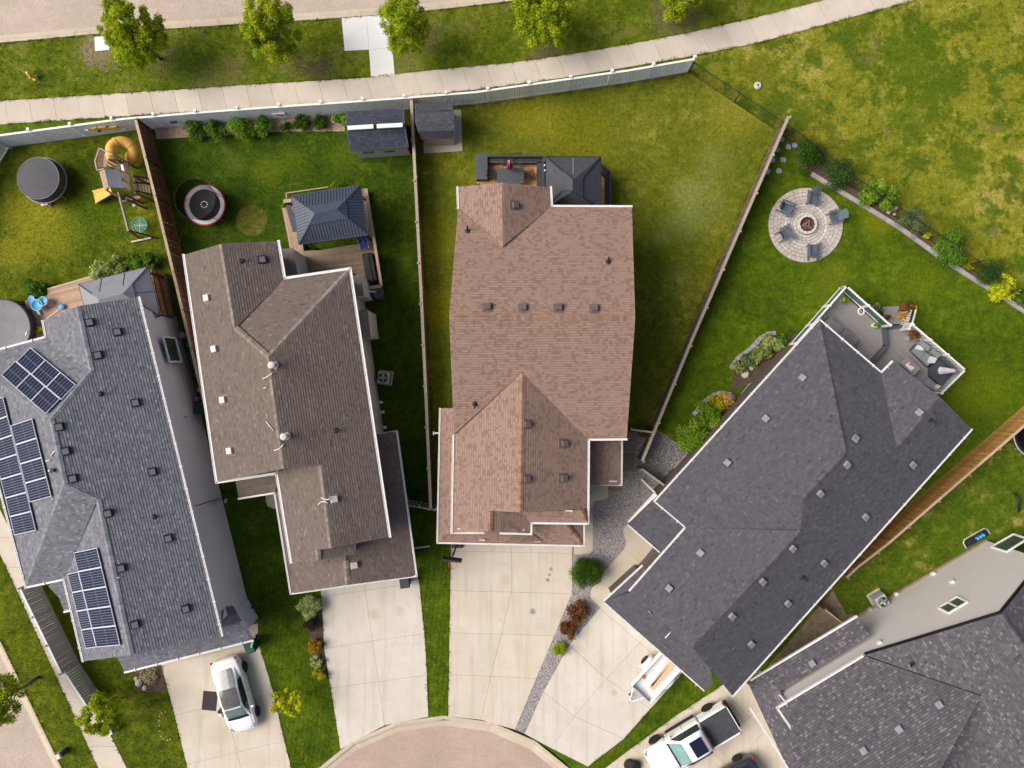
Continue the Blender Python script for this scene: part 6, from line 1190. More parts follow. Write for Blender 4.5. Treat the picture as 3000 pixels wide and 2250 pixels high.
for q in ((190, 600), (225, 250), (445, 350), (330, 930), (540, 950), (700, 650), (740, 930), (600, 1040)):
    p = lp(q, 2.2); mb = MB(); mb.boxz(p.x * .99, p.y * .99, 0, 2.2, .10, .10); mb.build('post', 'wood_play_red', ps)
# ladder ramp to the right
a0, a1, b0, b1 = lp((760, 690), 1.5), lp((800, 930), 1.5), lp((1030, 740), .1), lp((1075, 995), .1)
for s0, s1 in ((a0, b0), (a1, b1), (a0.lerp(a1, .45), b0.lerp(b1, .3))): mb = MB(); mb.bar(s0, s1, .06, .10); mb.build('ladder_rail', 'wood_play_red', ps)
for i in range(6): t = (i + .4) / 6; mb = MB(); mb.bar(a0.lerp(b0, t), a1.lerp(b1, t), .10, .04); mb.build('ladder_rung', 'wood_play', ps)
mb = MB(); mb.bar(lp((600, 1110), .15), lp((700, 1090), .15), .08, .10); mb.build('ground_beam', 'wood_cap', ps); boards(ps, [(650, 1040), (920, 1010), (900, 1060), (640, 1105)], .7, 'wood_play', 2, 'table_board')
# wavy slide
mb = MB(); sl = []
for i in range(13):
    t = i / 12; c0, c1 = lp((lerp(400, 120, t), lerp(870, 940, t)), 1.35 * (1 - t) ** 1.15 + .12 + .10 * math.sin(t * 9)), lp((lerp(440, 170, t), lerp(985, 1145, t)), 1.35 * (1 - t) ** 1.15 + .12 + .10 * math.sin(t * 9)); up_ = UP * .10
    sl.append([c0 + up_, c0 + up_ * .9 + (c1 - c0) * .05, c0 + (c1 - c0) * .1, c1 - (c1 - c0) * .1, c1 + up_ * .9 - (c1 - c0) * .05, c1 + up_, c1 - UP * .05, c0 - UP * .05])
mb.loft(sl, closed=True); mb.build('slide', 'plastic_cream', ps, smooth=True)
# spiral tube slide
c = lp((700, 320), 1.2); mb = MB(); pts = []
for i in range(25): t = i / 24; a = R(195 - 330 * t); r_ = lerp(.60, .14, t ** 1.3); pts.append((c.x + r_ * math.cos(a), c.y + r_ * math.sin(a), lerp(2.05, .75, t)))
tubep = [lp((430, 440), 2.05)] + pts; ts = mb.tube(tubep, .32, 16); ts = mb.build('tube_slide', 'plastic_cream', ps, smooth=True)
for k in (5, 11, 17, 23):
    p, q = Vector(tubep[k]), Vector(tubep[k + 1]); mb = MB(); mb.cyl(p, p + (q - p).normalized() * .05, .345, .345, 18); mb.build('tube_collar', 'plastic_yellow', ts)
e = Vector(tubep[-1]); mb = MB(); mb.lathe(e - UP * .15, [(.36, 0), (.30, .2), (.10, .42)], 14); mb.build('slide_mouth', 'plastic_yellow', ts, smooth=True); mb = MB(); mb.tube([e + Vector((.42 * math.cos(a), .42 * math.sin(a), -.1)) for a in [6.283 * k / 16 for k in range(16)]], .03, 6, closed=True); mb.build('slide_rim', 'plastic_cream', ts)
# swing beam
a, b = lp((535, 960), 2.25), lp((700, 1590), 2.25); mb = MB(); mb.bar(a, b, .10, .14); mb.build('swing_beam', 'wood_cap_grey', ps)
for dx in (-.5, .6): mb = MB(); mb.bar(b + Vector((0, .05, 0)), Vector((b.x + dx, b.y + .05, 0)), .09, .09); mb.build('leg', 'wood_play_red', ps)
ss = thing('saucer_swing', 'green round saucer swing hanging from the playset beam', 'swing', lp((880, 1490), .4)); c = lp((880, 1490), .45)
mb = MB(); mb.tube([c + Vector((.46 * math.cos(t), .46 * math.sin(t), 0)) for t in [6.283 * k / 24 for k in range(24)]], .045, 8, closed=True); mb.build('ring', 'plastic_green', ss, smooth=True)
mb = MB()
for r_ in (.14, .24, .34): mb.tube([c + Vector((r_ * math.cos(t), r_ * math.sin(t), -.06 + .15 * r_)) for t in [6.283 * k / 20 for k in range(20)]], .012, 5, closed=True)
for k in range(12): t = 6.283 * k / 12; mb.cyl(c + UP * -.06, c + Vector((.46 * math.cos(t), .46 * math.sin(t), 0)), .010 if k % 3 else .03, None, 5)
mb.build('netting', 'plastic_teal', ss); mb = MB()
for t in (0.6, 2.2, 3.9, 5.4): e = b.lerp(a, .25); mb.cyl(c + Vector((.46 * math.cos(t), .46 * math.sin(t), 0)), e, .008, None, 4)
mb.build('ropes', 'plastic_green', ss); mb = MB(); q = lp((795, 1165), .5); mb.lathe(q, [(.05, -.06), (.13, 0), (.10, .05)], 10); tag(mb.build('disc_swing', 'plastic_teal'), 'tiny teal disc swing above the saucer swing', 'swing')
mb = MB(); mb.bar(P(385, 709, .1), P(443, 697, .1), .10, .10); tag(mb.build('plank', 'stone_pale'), 'single pale plank lying on the grass below the saucer swing', 'plank')
# trampolines
def ringpts(c, r, z, n=40, sx=1): return [Vector((c.x + r * math.cos(6.2832 * k / n) * sx, c.y + r * math.sin(6.2832 * k / n), z)) for k in range(n)]
def trampoline(label, px, py, r, zt, net, pad_m, rim_m, matc, netm, npole=6, topr=None, inner=.8, lid=False):
    t = thing('trampoline', label, 'trampoline', P(px, py)); c = P(px, py, zt)
    mb = MB(); mb.lathe((c.x, c.y, 0), [(r * inner, zt - .01), (r * .02, zt - .015)], 40) if False else mb.face(ringpts(c, r * inner * 1.02, zt)); mb.build('jumping_mat', matc, t)
    mb = MB(); a, b = ringpts(c, r * inner, zt + .015), ringpts(c, r * .985, zt + .03)
    for k in range(40): mb.face([a[k], b[k], b[(k + 1) % 40], a[(k + 1) % 40]])
    mb.build('pad', pad_m, t); mb = MB(); mb.tube(ringpts(c, r, zt), .045, 8, closed=True); mb.build('rim', rim_m, t, smooth=True)
    for k in range(npole):
        a_ = 6.283 * (k + .3) / npole; p = Vector((c.x + r * math.cos(a_), c.y + r * math.sin(a_), 0)); mb = MB(); mb.cyl(p, Vector((c.x + (topr or r) * math.cos(a_), c.y + (topr or r) * math.sin(a_), zt + net)), .018, None, 6); mb.build('pole', 'black_trim', t)
    for k in range(4): a_ = 6.283 * (k + .5) / 4; p = Vector((c.x + r * .9 * math.cos(a_), c.y + r * .9 * math.sin(a_), 0)); mb = MB(); mb.cyl(p, p + UP * zt, .03, None, 6); mb.build('leg', 'galv', t)
    if net:
        mb = MB(); a, b = ringpts(c, r * inner * 1.02, zt), ringpts(c, topr or r, zt + net)
        for k in range(40): mb.face([a[k], a[(k + 1) % 40], b[(k + 1) % 40], b[k]])
        mb.build('safety_net', netm, t, smooth=True); mb = MB(); mb.tube(ringpts(c, topr or r, zt + net), .02 if lid else .009, 6, closed=True); mb.build('net_ring', 'black_trim' if netm != 'net_black' else 'composite_grey', t)
    if lid:
        mb = MB(); prev = ringpts(c, topr, zt + net); 
        for q_, dz in ((.8, .03), (.5, .07), (.2, .09)):
            cur = ringpts(c, topr * q_, zt + net + dz)
            for k in range(40): mb.face([prev[k], prev[(k + 1) % 40], cur[(k + 1) % 40], cur[k]])
            prev = cur
        mb.face(prev); mb.build('net_roof', 'net_roof', t, smooth=True)
    return t
trampoline('black netted trampoline in the yard left of the playset', 128, 529, 1.38, .80, .5, 'black_plastic', 'gazebo_grey', 'trampoline_mat', 'net_black', 6, 1.26, .95, True)
trampoline('trampoline with a red and white rim beside the brown fence', 600, 600, 1.22, .75, 1.35, 'trampoline_pad', 'trampoline_red', 'trampoline_mat', 'net_thin', 5, 1.2, .78)
trampoline('round black trampoline cut off by the right edge', 3042, 1272, 1.5, .7, 1.2, 'black_plastic', 'galv', 'trampoline_mat', 'net_thin', 6, 1.5, .85)
c = P(598, 599, .765); mb = MB()
for k in range(8): a = 6.283 * k / 8; mb.boxz(c.x + .19 * math.cos(a), c.y + .19 * math.sin(a), .755, .765, .09, .04, a + 1.57)
tl = [o for o in C.objects if o.name.startswith('trampoline') and 'red and white' in o.get('label', '')][0]; mb.build('mat_marking', 'plastic_white', tl)
st = thing('stool', 'small white plastic step stool beside the black netted trampoline', 'stool', P(140, 597)); c = P(140, 597)
mb = MB(); mb.boxz(c.x, c.y, .30, .35, .42, .36, R(5)); mb.build('top', 'stool_white', st)
for sx in (-1, 1): mb = MB(); mb.boxz(c.x + sx * .18, c.y, 0, .30, .05, .34, R(5)); mb.build('leg', 'stool_white', st)
# covered pool at the left edge
pool = thing('covered_pool', 'round covered above-ground pool at the left edge beside the tan deck', 'pool', P(0, 960)); c = P(6, 962, 1.1)
mb = MB(); n_ = 18; rp = ringpts(c, 1.75, 0, n_); tp = ringpts(c, 1.75, 1.1, n_)
for k in range(n_): mb.face([rp[k], rp[(k + 1) % n_], tp[(k + 1) % n_], tp[k]])
mb.build('wall', 'pool_wall', pool)
for k in range(n_): mb = MB(); mb.boxz(rp[k].x, rp[k].y, 0, 1.15, .08, .08, 6.283 * k / n_); mb.build('upright', 'dark_metal', pool)
mb = MB(); r2, r3 = ringpts(c, 1.74, 1.13, 36), ringpts(c, 1.5, 1.10, 36); r4 = ringpts(c, .8, 1.0, 36)
for k in range(36): mb.face([r2[k], r2[(k + 1) % 36], r3[(k + 1) % 36], r3[k]]); mb.face([r3[k], r3[(k + 1) % 36], r4[(k + 1) % 36], r4[k]])
mb.face(r4); mb.build('cover', 'pool_cover', pool, smooth=True); mb = MB(); mb.tube(ringpts(c, 1.76, 1.14, 36), .05, 6, closed=True); mb.build('rim', 'dark_metal', pool); mb = MB(); mb.bar(P(72, 992, 1.0), P(79, 972, 1.15), .05, .05); mb.build('clamp', 'plastic_white', pool)
# toys on the tan deck
wt = thing('water_table', 'turquoise plastic water play table on the tan deck', 'toy', P(116, 888, .5)); c = P(116, 888, .95)
for dx, dy, rx, nm in ((-.18, -.12, .34, 'basin'), (.2, .12, .27, 'basin')):
    mb = MB(); q = c + Vector((dx, dy, 0)); mb.lathe(q, [(rx * .7, -.12), (rx, 0), (rx * .92, .01), (rx * .75, -.06), (.02, -.07)], 18); mb.build(nm, 'plastic_blue', wt, smooth=True); mb = MB(); mb.tube(ringpts(q, rx, q.z, 20), .03, 6, closed=True); mb.build('basin_rim', 'plastic_teal', wt)
for dx, dy in ((-.3, -.25), (.3, .25), (-.1, .25), (.15, -.2)): mb = MB(); mb.cyl((c.x + dx, c.y + dy, .5), (c.x + dx, c.y + dy, .9), .035, None, 7); mb.build('leg', 'plastic_blue', wt)
mb = MB(); q = P(100, 877, .5); mb.lathe(q, [(.2, 0), (.22, .25), (.2, .27), (.05, .25)], 14); tag(mb.build('bucket', 'plastic_blue'), 'blue bucket behind the turquoise water table', 'toy')
mb = MB(); mb.bar(P(108, 908, .62), P(117, 921, .62), .12, .10); tag(mb.build('toy_block', 'plastic_white'), 'white stick-shaped toy in front of the water table', 'toy')
mb = MB(); q = P(148, 891, .6); mb.boxz(q.x, q.y, .5, .66, .30, .18, .5); tag(mb.build('toy_car', 'plastic_pink'), 'small pink toy right of the water table', 'toy')
sk = thing('skimmer_net', 'blue-bagged pool skimmer net lying on the tan deck', 'net', P(160, 910, .5)); q = P(181, 899, .62); mb = MB(); mb.lathe(q, [(.19, 0), (.16, .06), (.05, .09)], 12); mb.build('net_bag', 'plastic_blue', sk); mb = MB(); mb.cyl(P(172, 907, .60), P(135, 935, .58), .018, None, 6); mb.build('handle', 'plastic_white', sk)
# wall ornaments on the white fence
def on_fence(px, py):
    for a, b in zip(WF, WF[1:]):
        if a[0] <= px <= b[0]: return rayplane(px, py, *wallplane(P(*a), P(*b))), math.atan2((P(*b) - P(*a)).y, (P(*b) - P(*a)).x)
    return P(px, py, 1), 0
fo = thing('fence_ornament', 'yellow digger-shaped ornament hung on the white fence', 'ornament', on_fence(305, 372)[0]); 
for x, y, w_, h_, m in ((278, 373, .30, .35, 'hydrant_yellow'), (302, 371, .45, .42, 'hydrant_yellow'), (322, 371, .30, .30, 'hydrant_yellow'), (338, 370, .30, .45, 'hydrant_yellow'), (290, 379, .18, .12, 'black_trim'), (256, 378, .20, .22, 'plastic_white')):
    p, a = on_fence(x, y); mb = MB(); mb.box(Matrix.Translation(p + Vector((.02, -.09, 0))) @ Matrix.Rotation(a, 4, 'Z'), w_, .10, h_); mb.build('panel', m, fo)
for x, y, w_, h_, m, lb in ((508, 354, .38, .30, 'wood_play_red', 'small reddish bird ornament on the white fence'), (818, 332, .75, .40, 'plastic_white', 'white and maroon wall sign on the white fence')):
    p, a = on_fence(x, y); t = thing('wall_ornament', lb, 'ornament', p); mb = MB(); mb.box(Matrix.Translation(p + Vector((0, -.08, 0))) @ Matrix.Rotation(a, 4, 'Z'), w_, .06, h_); mb.build('plate', m, t); mb = MB(); mb.box(Matrix.Translation(p + Vector((.05, -.12, .02))) @ Matrix.Rotation(a, 4, 'Z') @ Matrix.Rotation(.5, 4, 'Y'), w_ * .55, .04, h_ * .25); mb.build('motif', 'wood_play_red' if m == 'plastic_white' else 'black_trim', t)
hz = MB(); q = P(980, 352, .3); hz.tube([q + Vector((.17 * math.cos(k * .5), .17 * math.sin(k * .5), .02 * (k % 9))) for k in range(38)], .02, 6); tag(hz.build('garden_hose', 'stone_pale', smooth=True), 'coiled pale garden hose in the border left of the skylight shed', 'hose')
# hydrant with marker rod
hy = thing('fire_hydrant', 'yellow fire hydrant with a leaning marker rod on the boulevard', 'hydrant', P(104, 229)); c = P(104, 229)
mb = MB(); mb.lathe(c, [(.17, 0), (.17, .05), (.11, .07), (.105, .55), (.15, .57), (.15, .63), (.12, .66), (.09, .78), (.03, .82)], 16); mb.build('barrel', 'hydrant_yellow', hy, smooth=True)
for dx, dy, r_ in ((.2, .0, .06), (-.2, 0, .06), (0, -.22, .085)): mb = MB(); mb.cyl((c.x, c.y, .45), (c.x + dx, c.y + dy, .45), r_, r_, 10); mb.build('nozzle_cap', 'hydrant_yellow', hy)
mb = MB(); mb.cyl((c.x, c.y, .3), (c.x - .75, c.y + .42, 1.9), .04, .032, 6); mb.build('marker_rod', 'rod_yellow', hy)
q = P(2219, 252); vb = thing('marker_post', 'small white valve marker with a dark centre on the park lawn', 'marker', q); mb = MB(); mb.lathe(q, [(.24, 0), (.24, .10), (.17, .16), (.07, .16), (.06, .10)], 9); mb.build('ring', 'stone_pale', vb); mb = MB(); mb.lathe(q, [(.06, .05), (.055, .13)], 9); mb.build('core', 'black_trim', vb)
q = P(195, 2197); ub = thing('utility_pedestal', 'small grey utility pedestal on the grass strip at the lower left', 'pedestal', q); mb = MB(); mb.boxz(q.x, q.y, 0, .75, .30, .26, R(-63)); mb.build('cabinet', 'plastic_bin', ub); mb = MB(); mb.boxz(q.x, q.y, .75, .86, .34, .30, R(-63), taper=.8); mb.build('lid', 'galv', ub); mb = MB(); mb.boxz(q.x - .2, q.y - .08, 0, .35, .3, .26, R(-63)); mb.build('base', 'vent_grey', ub)
q = P(333, 2128); ub = thing('utility_box', 'grey square utility box beside the small yellow tree', 'utility box', q); mb = MB(); mb.boxz(q.x, q.y, 0, .72, .55, .45, R(24)); mb.build('cabinet', 'vent_grey', ub); mb = MB(); mb.boxz(q.x, q.y, .72, .77, .60, .50, R(24), taper=.95); mb.build('lid', 'galv', ub)
# air conditioners
def ac(label, px, py, rot):
    t = thing('air_conditioner', label, 'air conditioner', P(px, py), rot); mb = MB(); mb.box(Matrix.Translation((0, 0, .06)), .9, .9, .1); mb.build('pad', 'concrete_kerb', t, local=True); mb = MB(); mb.box(Matrix.Translation((0, 0, .5)), .72, .72, .78); o = mb.build('cabinet', 'galv', t, local=True); bevel(o, .08, 3)
    mb = MB()
    for k in range(9): mb.box(Matrix.Translation((0, 0, .18 + .07 * k)), .735, .735, .02)
    mb.build('louvres', 'vent_grey', t, local=True); mb = MB(); mb.lathe((0, 0, .885), [(.29, 0), (.30, .012), (.02, .012)], 24); fo_ = mb.build('fan_opening', 'black_trim', t, local=True)
    for k in range(4): mb = MB(); mb.box(Matrix.Rotation(6.283 * k / 4, 4, 'Z') @ Matrix.Translation((.15, 0, .905)) @ Matrix.Rotation(.35, 4, 'X'), .22, .13, .008); mb.build('fan_blade', 'galv', fo_, local=True)
    mb = MB()
    for r_ in (.1, .17, .24, .3): mb.tube([(r_ * math.cos(a), r_ * math.sin(a), .93) for a in [6.283 * k / 20 for k in range(20)]], .005, 4, closed=True)
    mb.build('fan_grille', 'steel', t, local=True); return t
ac('air conditioner in the shade right of the taupe house wall', 1130, 1107, R(-8)); ac('grey air conditioner on the soil beside the pale gable wall', 2565, 1750, R(31))
# bins
def bin_(label, px, py, rot, m='plastic_bin', name='wheelie_bin'):
    t = thing(name, label, 'bin', P(px, py), rot); mb = MB(); mb.loft([[(-.24, -.27, .05), (.24, -.27, .05), (.24, .27, .05), (-.24, .27, .05)], [(-.29, -.34, 1.0), (.29, -.34, 1.0), (.29, .34, 1.0), (-.29, .34, 1.0)]], closed=True); bevel(mb.build('body', m, t, local=True), .03)
    mb = MB(); mb.box(Matrix.Translation((0, 0, 1.03)), .62, .74, .06, taper=.9); bevel(mb.build('lid', m, t, local=True), .03); mb = MB(); mb.cyl((-.26, .40, .95), (.26, .40, .95), .02, None, 6); mb.build('handle', m, t, local=True)
    for sx in (-1, 1): mb = MB(); mb.cyl((sx * .22, .32, .12), (sx * .28, .32, .12), .12, None, 12); mb.build('wheel', 'tyre', t, local=True)
    return t
bin_('dark grey wheelie bin under the eave of the taupe garage', 1192, 1693, R(8)); bin_('green wheelie bin at the shaded corner of the slate garage', 748, 1880, R(20), 'bin_green')
bin_('green bin in the narrow gap between the slate house and the taupe house', 604, 1195, R(-10), 'bin_green'); bin_('grey barrel bin beside the deck corner behind the taupe house', 1118, 866, R(0), 'plastic_bin')
# basketball hoop
bh = thing('basketball_hoop', 'black portable basketball hoop at the top of the middle driveway', 'basketball hoop', P(1342, 1592)); c = P(1340, 1583); mb = MB(); mb.boxz(c.x, c.y, .04, .30, .76, .95, R(0), taper=.85); bevel(mb.build('base', 'plastic_bin', bh), .08, 3)
pt = P(1325, 1639, 3.05); mb = MB(); mb.cyl((c.x, c.y - .2, .2), (c.x - .05, c.y - .28, 2.6), .05, None, 10); mb.cyl((c.x - .05, c.y - .28, 2.6), (pt.x, pt.y + .10, 3.1), .04, None, 8); mb.cyl((c.x, c.y - .28, 2.2), (pt.x, pt.y + .10, 2.8), .03, None, 8); mb.build('pole', 'black_trim', bh)
bb = MB(); bb.box(Matrix.Translation(pt) @ Matrix.Rotation(R(-7), 4, 'Z'), 1.12, .10, .72); bbo = bb.build('backboard', 'black_plastic', bh); q = P(1326, 1655, 2.95); mb = MB(); mb.tube(ringpts(q, .23, 2.95, 24), .014, 6, closed=True); mb.build('rim', 'plastic_red', bh); mb = MB()
for k in range(12): a = 6.283 * k / 12; mb.tube([(q.x + .23 * math.cos(a), q.y + .23 * math.sin(a), 2.95), (q.x + .15 * math.cos(a + .5), q.y + .15 * math.sin(a + .5), 2.7), (q.x + .12 * math.cos(a + .2), q.y + .12 * math.sin(a + .2), 2.5)], .006, 4)
mb.build('net', 'plastic_white', bh)
ORD = ('first', 'second', 'third', 'fourth', 'fifth', 'sixth', 'seventh', 'eighth', 'ninth', 'tenth')
# plank steps east of the brown house
for i in range(9):
    y = 1270 + i * 13.2; x = 1849 - i * 1.2; q = P(x, y); mb = MB(); mb.boxz(q.x, q.y, .03, .07 + .004 * (i % 3), .68 - .012 * i, .23, R(random.uniform(-3, 3))); tag(mb.build('step_plank', 'wood_tread'), ORD[i] + ' wooden plank from the dark gate, in the stepped path beside the brown house porch', 'plank', 'plank path beside the brown house')
for i in range(2): q = P(1797, 1428 + i * 14); mb = MB(); mb.boxz(q.x, q.y, .03, .08, .62, .26); tag(mb.build('step_plank', 'wood_tread'), ('upper', 'lower')[i] + ' wooden plank in front of the brown house porch slab', 'plank')
# rubber mats beside the sedan
for pts, lb, z in (([(597, 2023), (639, 2026), (633, 2082), (592, 2078)], 'flat dark rubber mat on the driveway left of the white sedan', .05), ([(637, 2085), (652, 2066), (700, 2110), (681, 2119)], 'dark rubber mat half under the nose of the white sedan', .055)):
    mb = MB(); mb.prism(PL(pts), z, z + .012); tag(mb.build('rubber_mat', 'rubber_mat'), lb, 'mat')
for i, (x, y) in enumerate(((475, 2087), (468, 2097), (467, 2110), (468, 2125), (470, 2140), (474, 2156), (480, 2164), (492, 2168), (500, 2165), (485, 2084))): q = P(x, y); mb = MB(); mb.lathe(q, [(.05, 0), (.045, .05), (.01, .07)], 6); tag(mb.build('garden_stone', 'stone_pale'), ORD[i] + ' small pale stone, counted clockwise from the driveway, of the curve on the front lawn', 'stone', 'curved row of small stones on the front lawn')
# window well and things by the pale gable wall
ww = thing('window_well', 'curved metal window well with blue bottles beside the pale gable wall', 'window well', P(2865, 1580)); a_, b_ = P(2830, 1605), P(2900, 1565); d_ = (b_ - a_).normalized(); n_ = Vector((-d_.y, d_.x, 0)); mb = MB(); mb.tube([a_, a_ + n_ * .35, a_ + n_ * .5 + d_ * .15, b_ + n_ * .5 - d_ * .15, b_ + n_ * .35, b_], .05, 6); mb.build('rim', 'galv', ww); mb = MB(); mb.face([a_ + UP * .03, b_ + UP * .03, b_ + n_ * .45 + UP * .03, a_ + n_ * .45 + UP * .03]); mb.build('pit', 'black_trim', ww)
for k in range(3): q = a_.lerp(b_, .5 + .12 * k) + n_ * .22; mb = MB(); mb.lathe(q, [(.09, .03), (.10, .2), (.04, .26)], 10); mb.build('bottle', 'plastic_blue', ww)
q = P(2985, 1500); mb = MB(); mb.tube([q, q + Vector((-.2, .8, .3)), q + Vector((-.35, 1.2, .1))], .07, 8); tag(mb.build('drain_pipe', 'black_plastic', smooth=True), 'black drain hose on the grass at the right edge above the gable wall', 'hose')
# stepping stones in the firepit yard
for i, (x, y) in enumerate(((2289, 407), (2309, 431), (2275, 438), (2328, 425), (2295, 469), (2262, 470), (2281, 501), (2250, 502))):
    q = P(x, y); mb = MB(); rr_ = random.Random(i); mb.prism([(q.x + .19 * math.cos(a) * rr_.uniform(.8, 1.15), q.y + .19 * math.sin(a) * rr_.uniform(.8, 1.15)) for a in [6.283 * k / 8 for k in range(8)]], .01, .05); tag(mb.build('stepping_stone', 'stone_step'), ('blue-grey stepping stone nearest the top of the diagonal fence', 'blue-grey stepping stone in the middle of the top row by the park border', 'blue-grey stepping stone hugging the diagonal fence, second down', 'rightmost blue-grey stepping stone, next to the park border', 'blue-grey stepping stone right of centre, above the lowest pair', 'blue-grey stepping stone left of centre, above the lowest pair', 'right one of the two lowest blue-grey stepping stones', 'left one of the two lowest blue-grey stepping stones')[i], 'stepping stone', 'stepping stones in the corner of the firepit yard')
# stone edging of the park border
ed = thing('stone_edging', 'curved row of grey edging stones along the park border', 'edging', P(2600, 620)); EP = PL([(2322, 470), (2325, 440), (2335, 418)]) ; E2 = PL([(2375, 510), (2440, 550), (2540, 610), (2640, 672), (2740, 745), (2840, 812), (2920, 860), (3010, 920), (3100, 985)])
for pts in (E2,):
    L_ = plen(pts); k_ = int(L_ / .3)
    for i in range(k_): p, d = polyline_at(pts, (i + .5) * L_ / k_); mb = MB(); mb.box(Matrix.Identity(4), .29, .26, .14); M = frame(p, p + d); M.translation = p + UP * .07; o = bpy.data.objects.new('edging_stone', EDM) if 'EDM' in globals() else None
    EDM = mb.mesh('edging_stone', 'edging')
    for i in range(k_): p, d = polyline_at(pts, (i + .5) * L_ / k_); M = frame(p, p + d); M.translation = p + UP * .07; piece('edging_stone', EDM, ed, M)
for lb, pts in (('curved concrete edging around the hosta bed beside the deck', [(2140, 1080), (2160, 1050), (2200, 1020), (2225, 992), (2250, 978), (2272, 976)]), ('curved concrete edging around the yellowing bush beside the charcoal house', [(2030, 1215), (2050, 1195), (2068, 1172), (2090, 1157), (2112, 1150), (2138, 1155), (2150, 1170)])):
    e_ = thing('garden_edging', lb, 'edging', P(*pts[0])); W_ = PL(pts); L_ = plen(W_); k_ = int(L_ / .3)
    for i in range(k_): p, d = polyline_at(W_, (i + .5) * L_ / k_); M = frame(p, p + d); M.translation = p + UP * .07; piece('edging_stone', EDM, e_, M)
# firepit patio: rings of pavers
pc = P(2359.5, 660); pt_ = thing('paver_patio', 'round paver patio with rings of stones in the charcoal house yard', 'patio', pc)
mb = MB(); mb.prism([(pc.x + 2.32 * math.cos(6.2832 * k / 48), pc.y + 2.32 * math.sin(6.2832 * k / 48)) for k in range(48)], -.05, .03); mb.build('bed', 'soil', pt_)
rings = [(.62, .80), (.80, .98), (.98, 1.16), (1.16, 1.36), (1.36, 1.56), (1.56, 1.78), (1.78, 2.02), (2.02, 2.30)]; cnt = [16, 20, 26, 30, 34, 38, 42, 48]
for (r0, r1), n_ in zip(rings, cnt):
    mb = MB(); da = 6.2832 / n_; g_ = .012
    q = [((r0 + g_) * math.cos(-da / 2 + g_ / r0), (r0 + g_) * math.sin(-da / 2 + g_ / r0)), ((r1 - g_) * math.cos(-da / 2 + g_ / r1), (r1 - g_) * math.sin(-da / 2 + g_ / r1)), (r1 - g_, 0), ((r1 - g_) * math.cos(da / 2 - g_ / r1), (r1 - g_) * math.sin(da / 2 - g_ / r1)), ((r0 + g_) * math.cos(da / 2 - g_ / r0), (r0 + g_) * math.sin(da / 2 - g_ / r0)), (r0 + g_, 0)]
    mb.prism(q, 0, .045); me = mb.mesh('paver', 'paver_pale' if r0 < .7 or abs(r0 - 1.16) < .05 else 'paver')
    for k in range(n_): piece('paver', me, pt_, Matrix.Translation((pc.x, pc.y, .025 + random.uniform(-.004, .006))) @ Matrix.Rotation(da * k + r0 * 3, 4, 'Z'))
fpit = thing('fire_pit', 'round stone fire pit with logs in the centre of the paver patio', 'fire pit', pc); da = 6.2832 / 12
for lv in range(2):
    mb = MB(); q = [(.46 * math.cos(-da / 2 + .02), .46 * math.sin(-da / 2 + .02)), (.60 * math.cos(-da / 2 + .02), .60 * math.sin(-da / 2 + .02)), (.60 * math.cos(da / 2 - .02), .60 * math.sin(da / 2 - .02)), (.46 * math.cos(da / 2 - .02), .46 * math.sin(da / 2 - .02))]; mb.prism(q, 0, .14); me = mb.mesh('stone', 'paver_pale')
    for k in range(12): piece('stone', me, fpit, Matrix.Translation((pc.x, pc.y, .04 + .145 * lv)) @ Matrix.Rotation(da * (k + .5 * lv), 4, 'Z'))
mb = MB(); mb.lathe((pc.x, pc.y, .05), [(.47, 0), (.47, .26), (.45, .26), (.44, .05), (.02, .06)], 28); mb.build('steel_liner', 'ash', fpit)
for a, x, y, L_ in ((.6, -.1, .05, .6), (.9, .02, .12, .35), (-.4, .1, -.12, .4), (2.4, -.15, -.15, .3), (1.5, .15, .05, .35)): mb = MB(); d = Vector((math.cos(a), math.sin(a), 0)) * L_ / 2; q = Vector((pc.x + x, pc.y + y, .16)); mb.cyl(q - d, q + d + UP * .05, .035, .03, 7); mb.build('log', 'log', fpit)
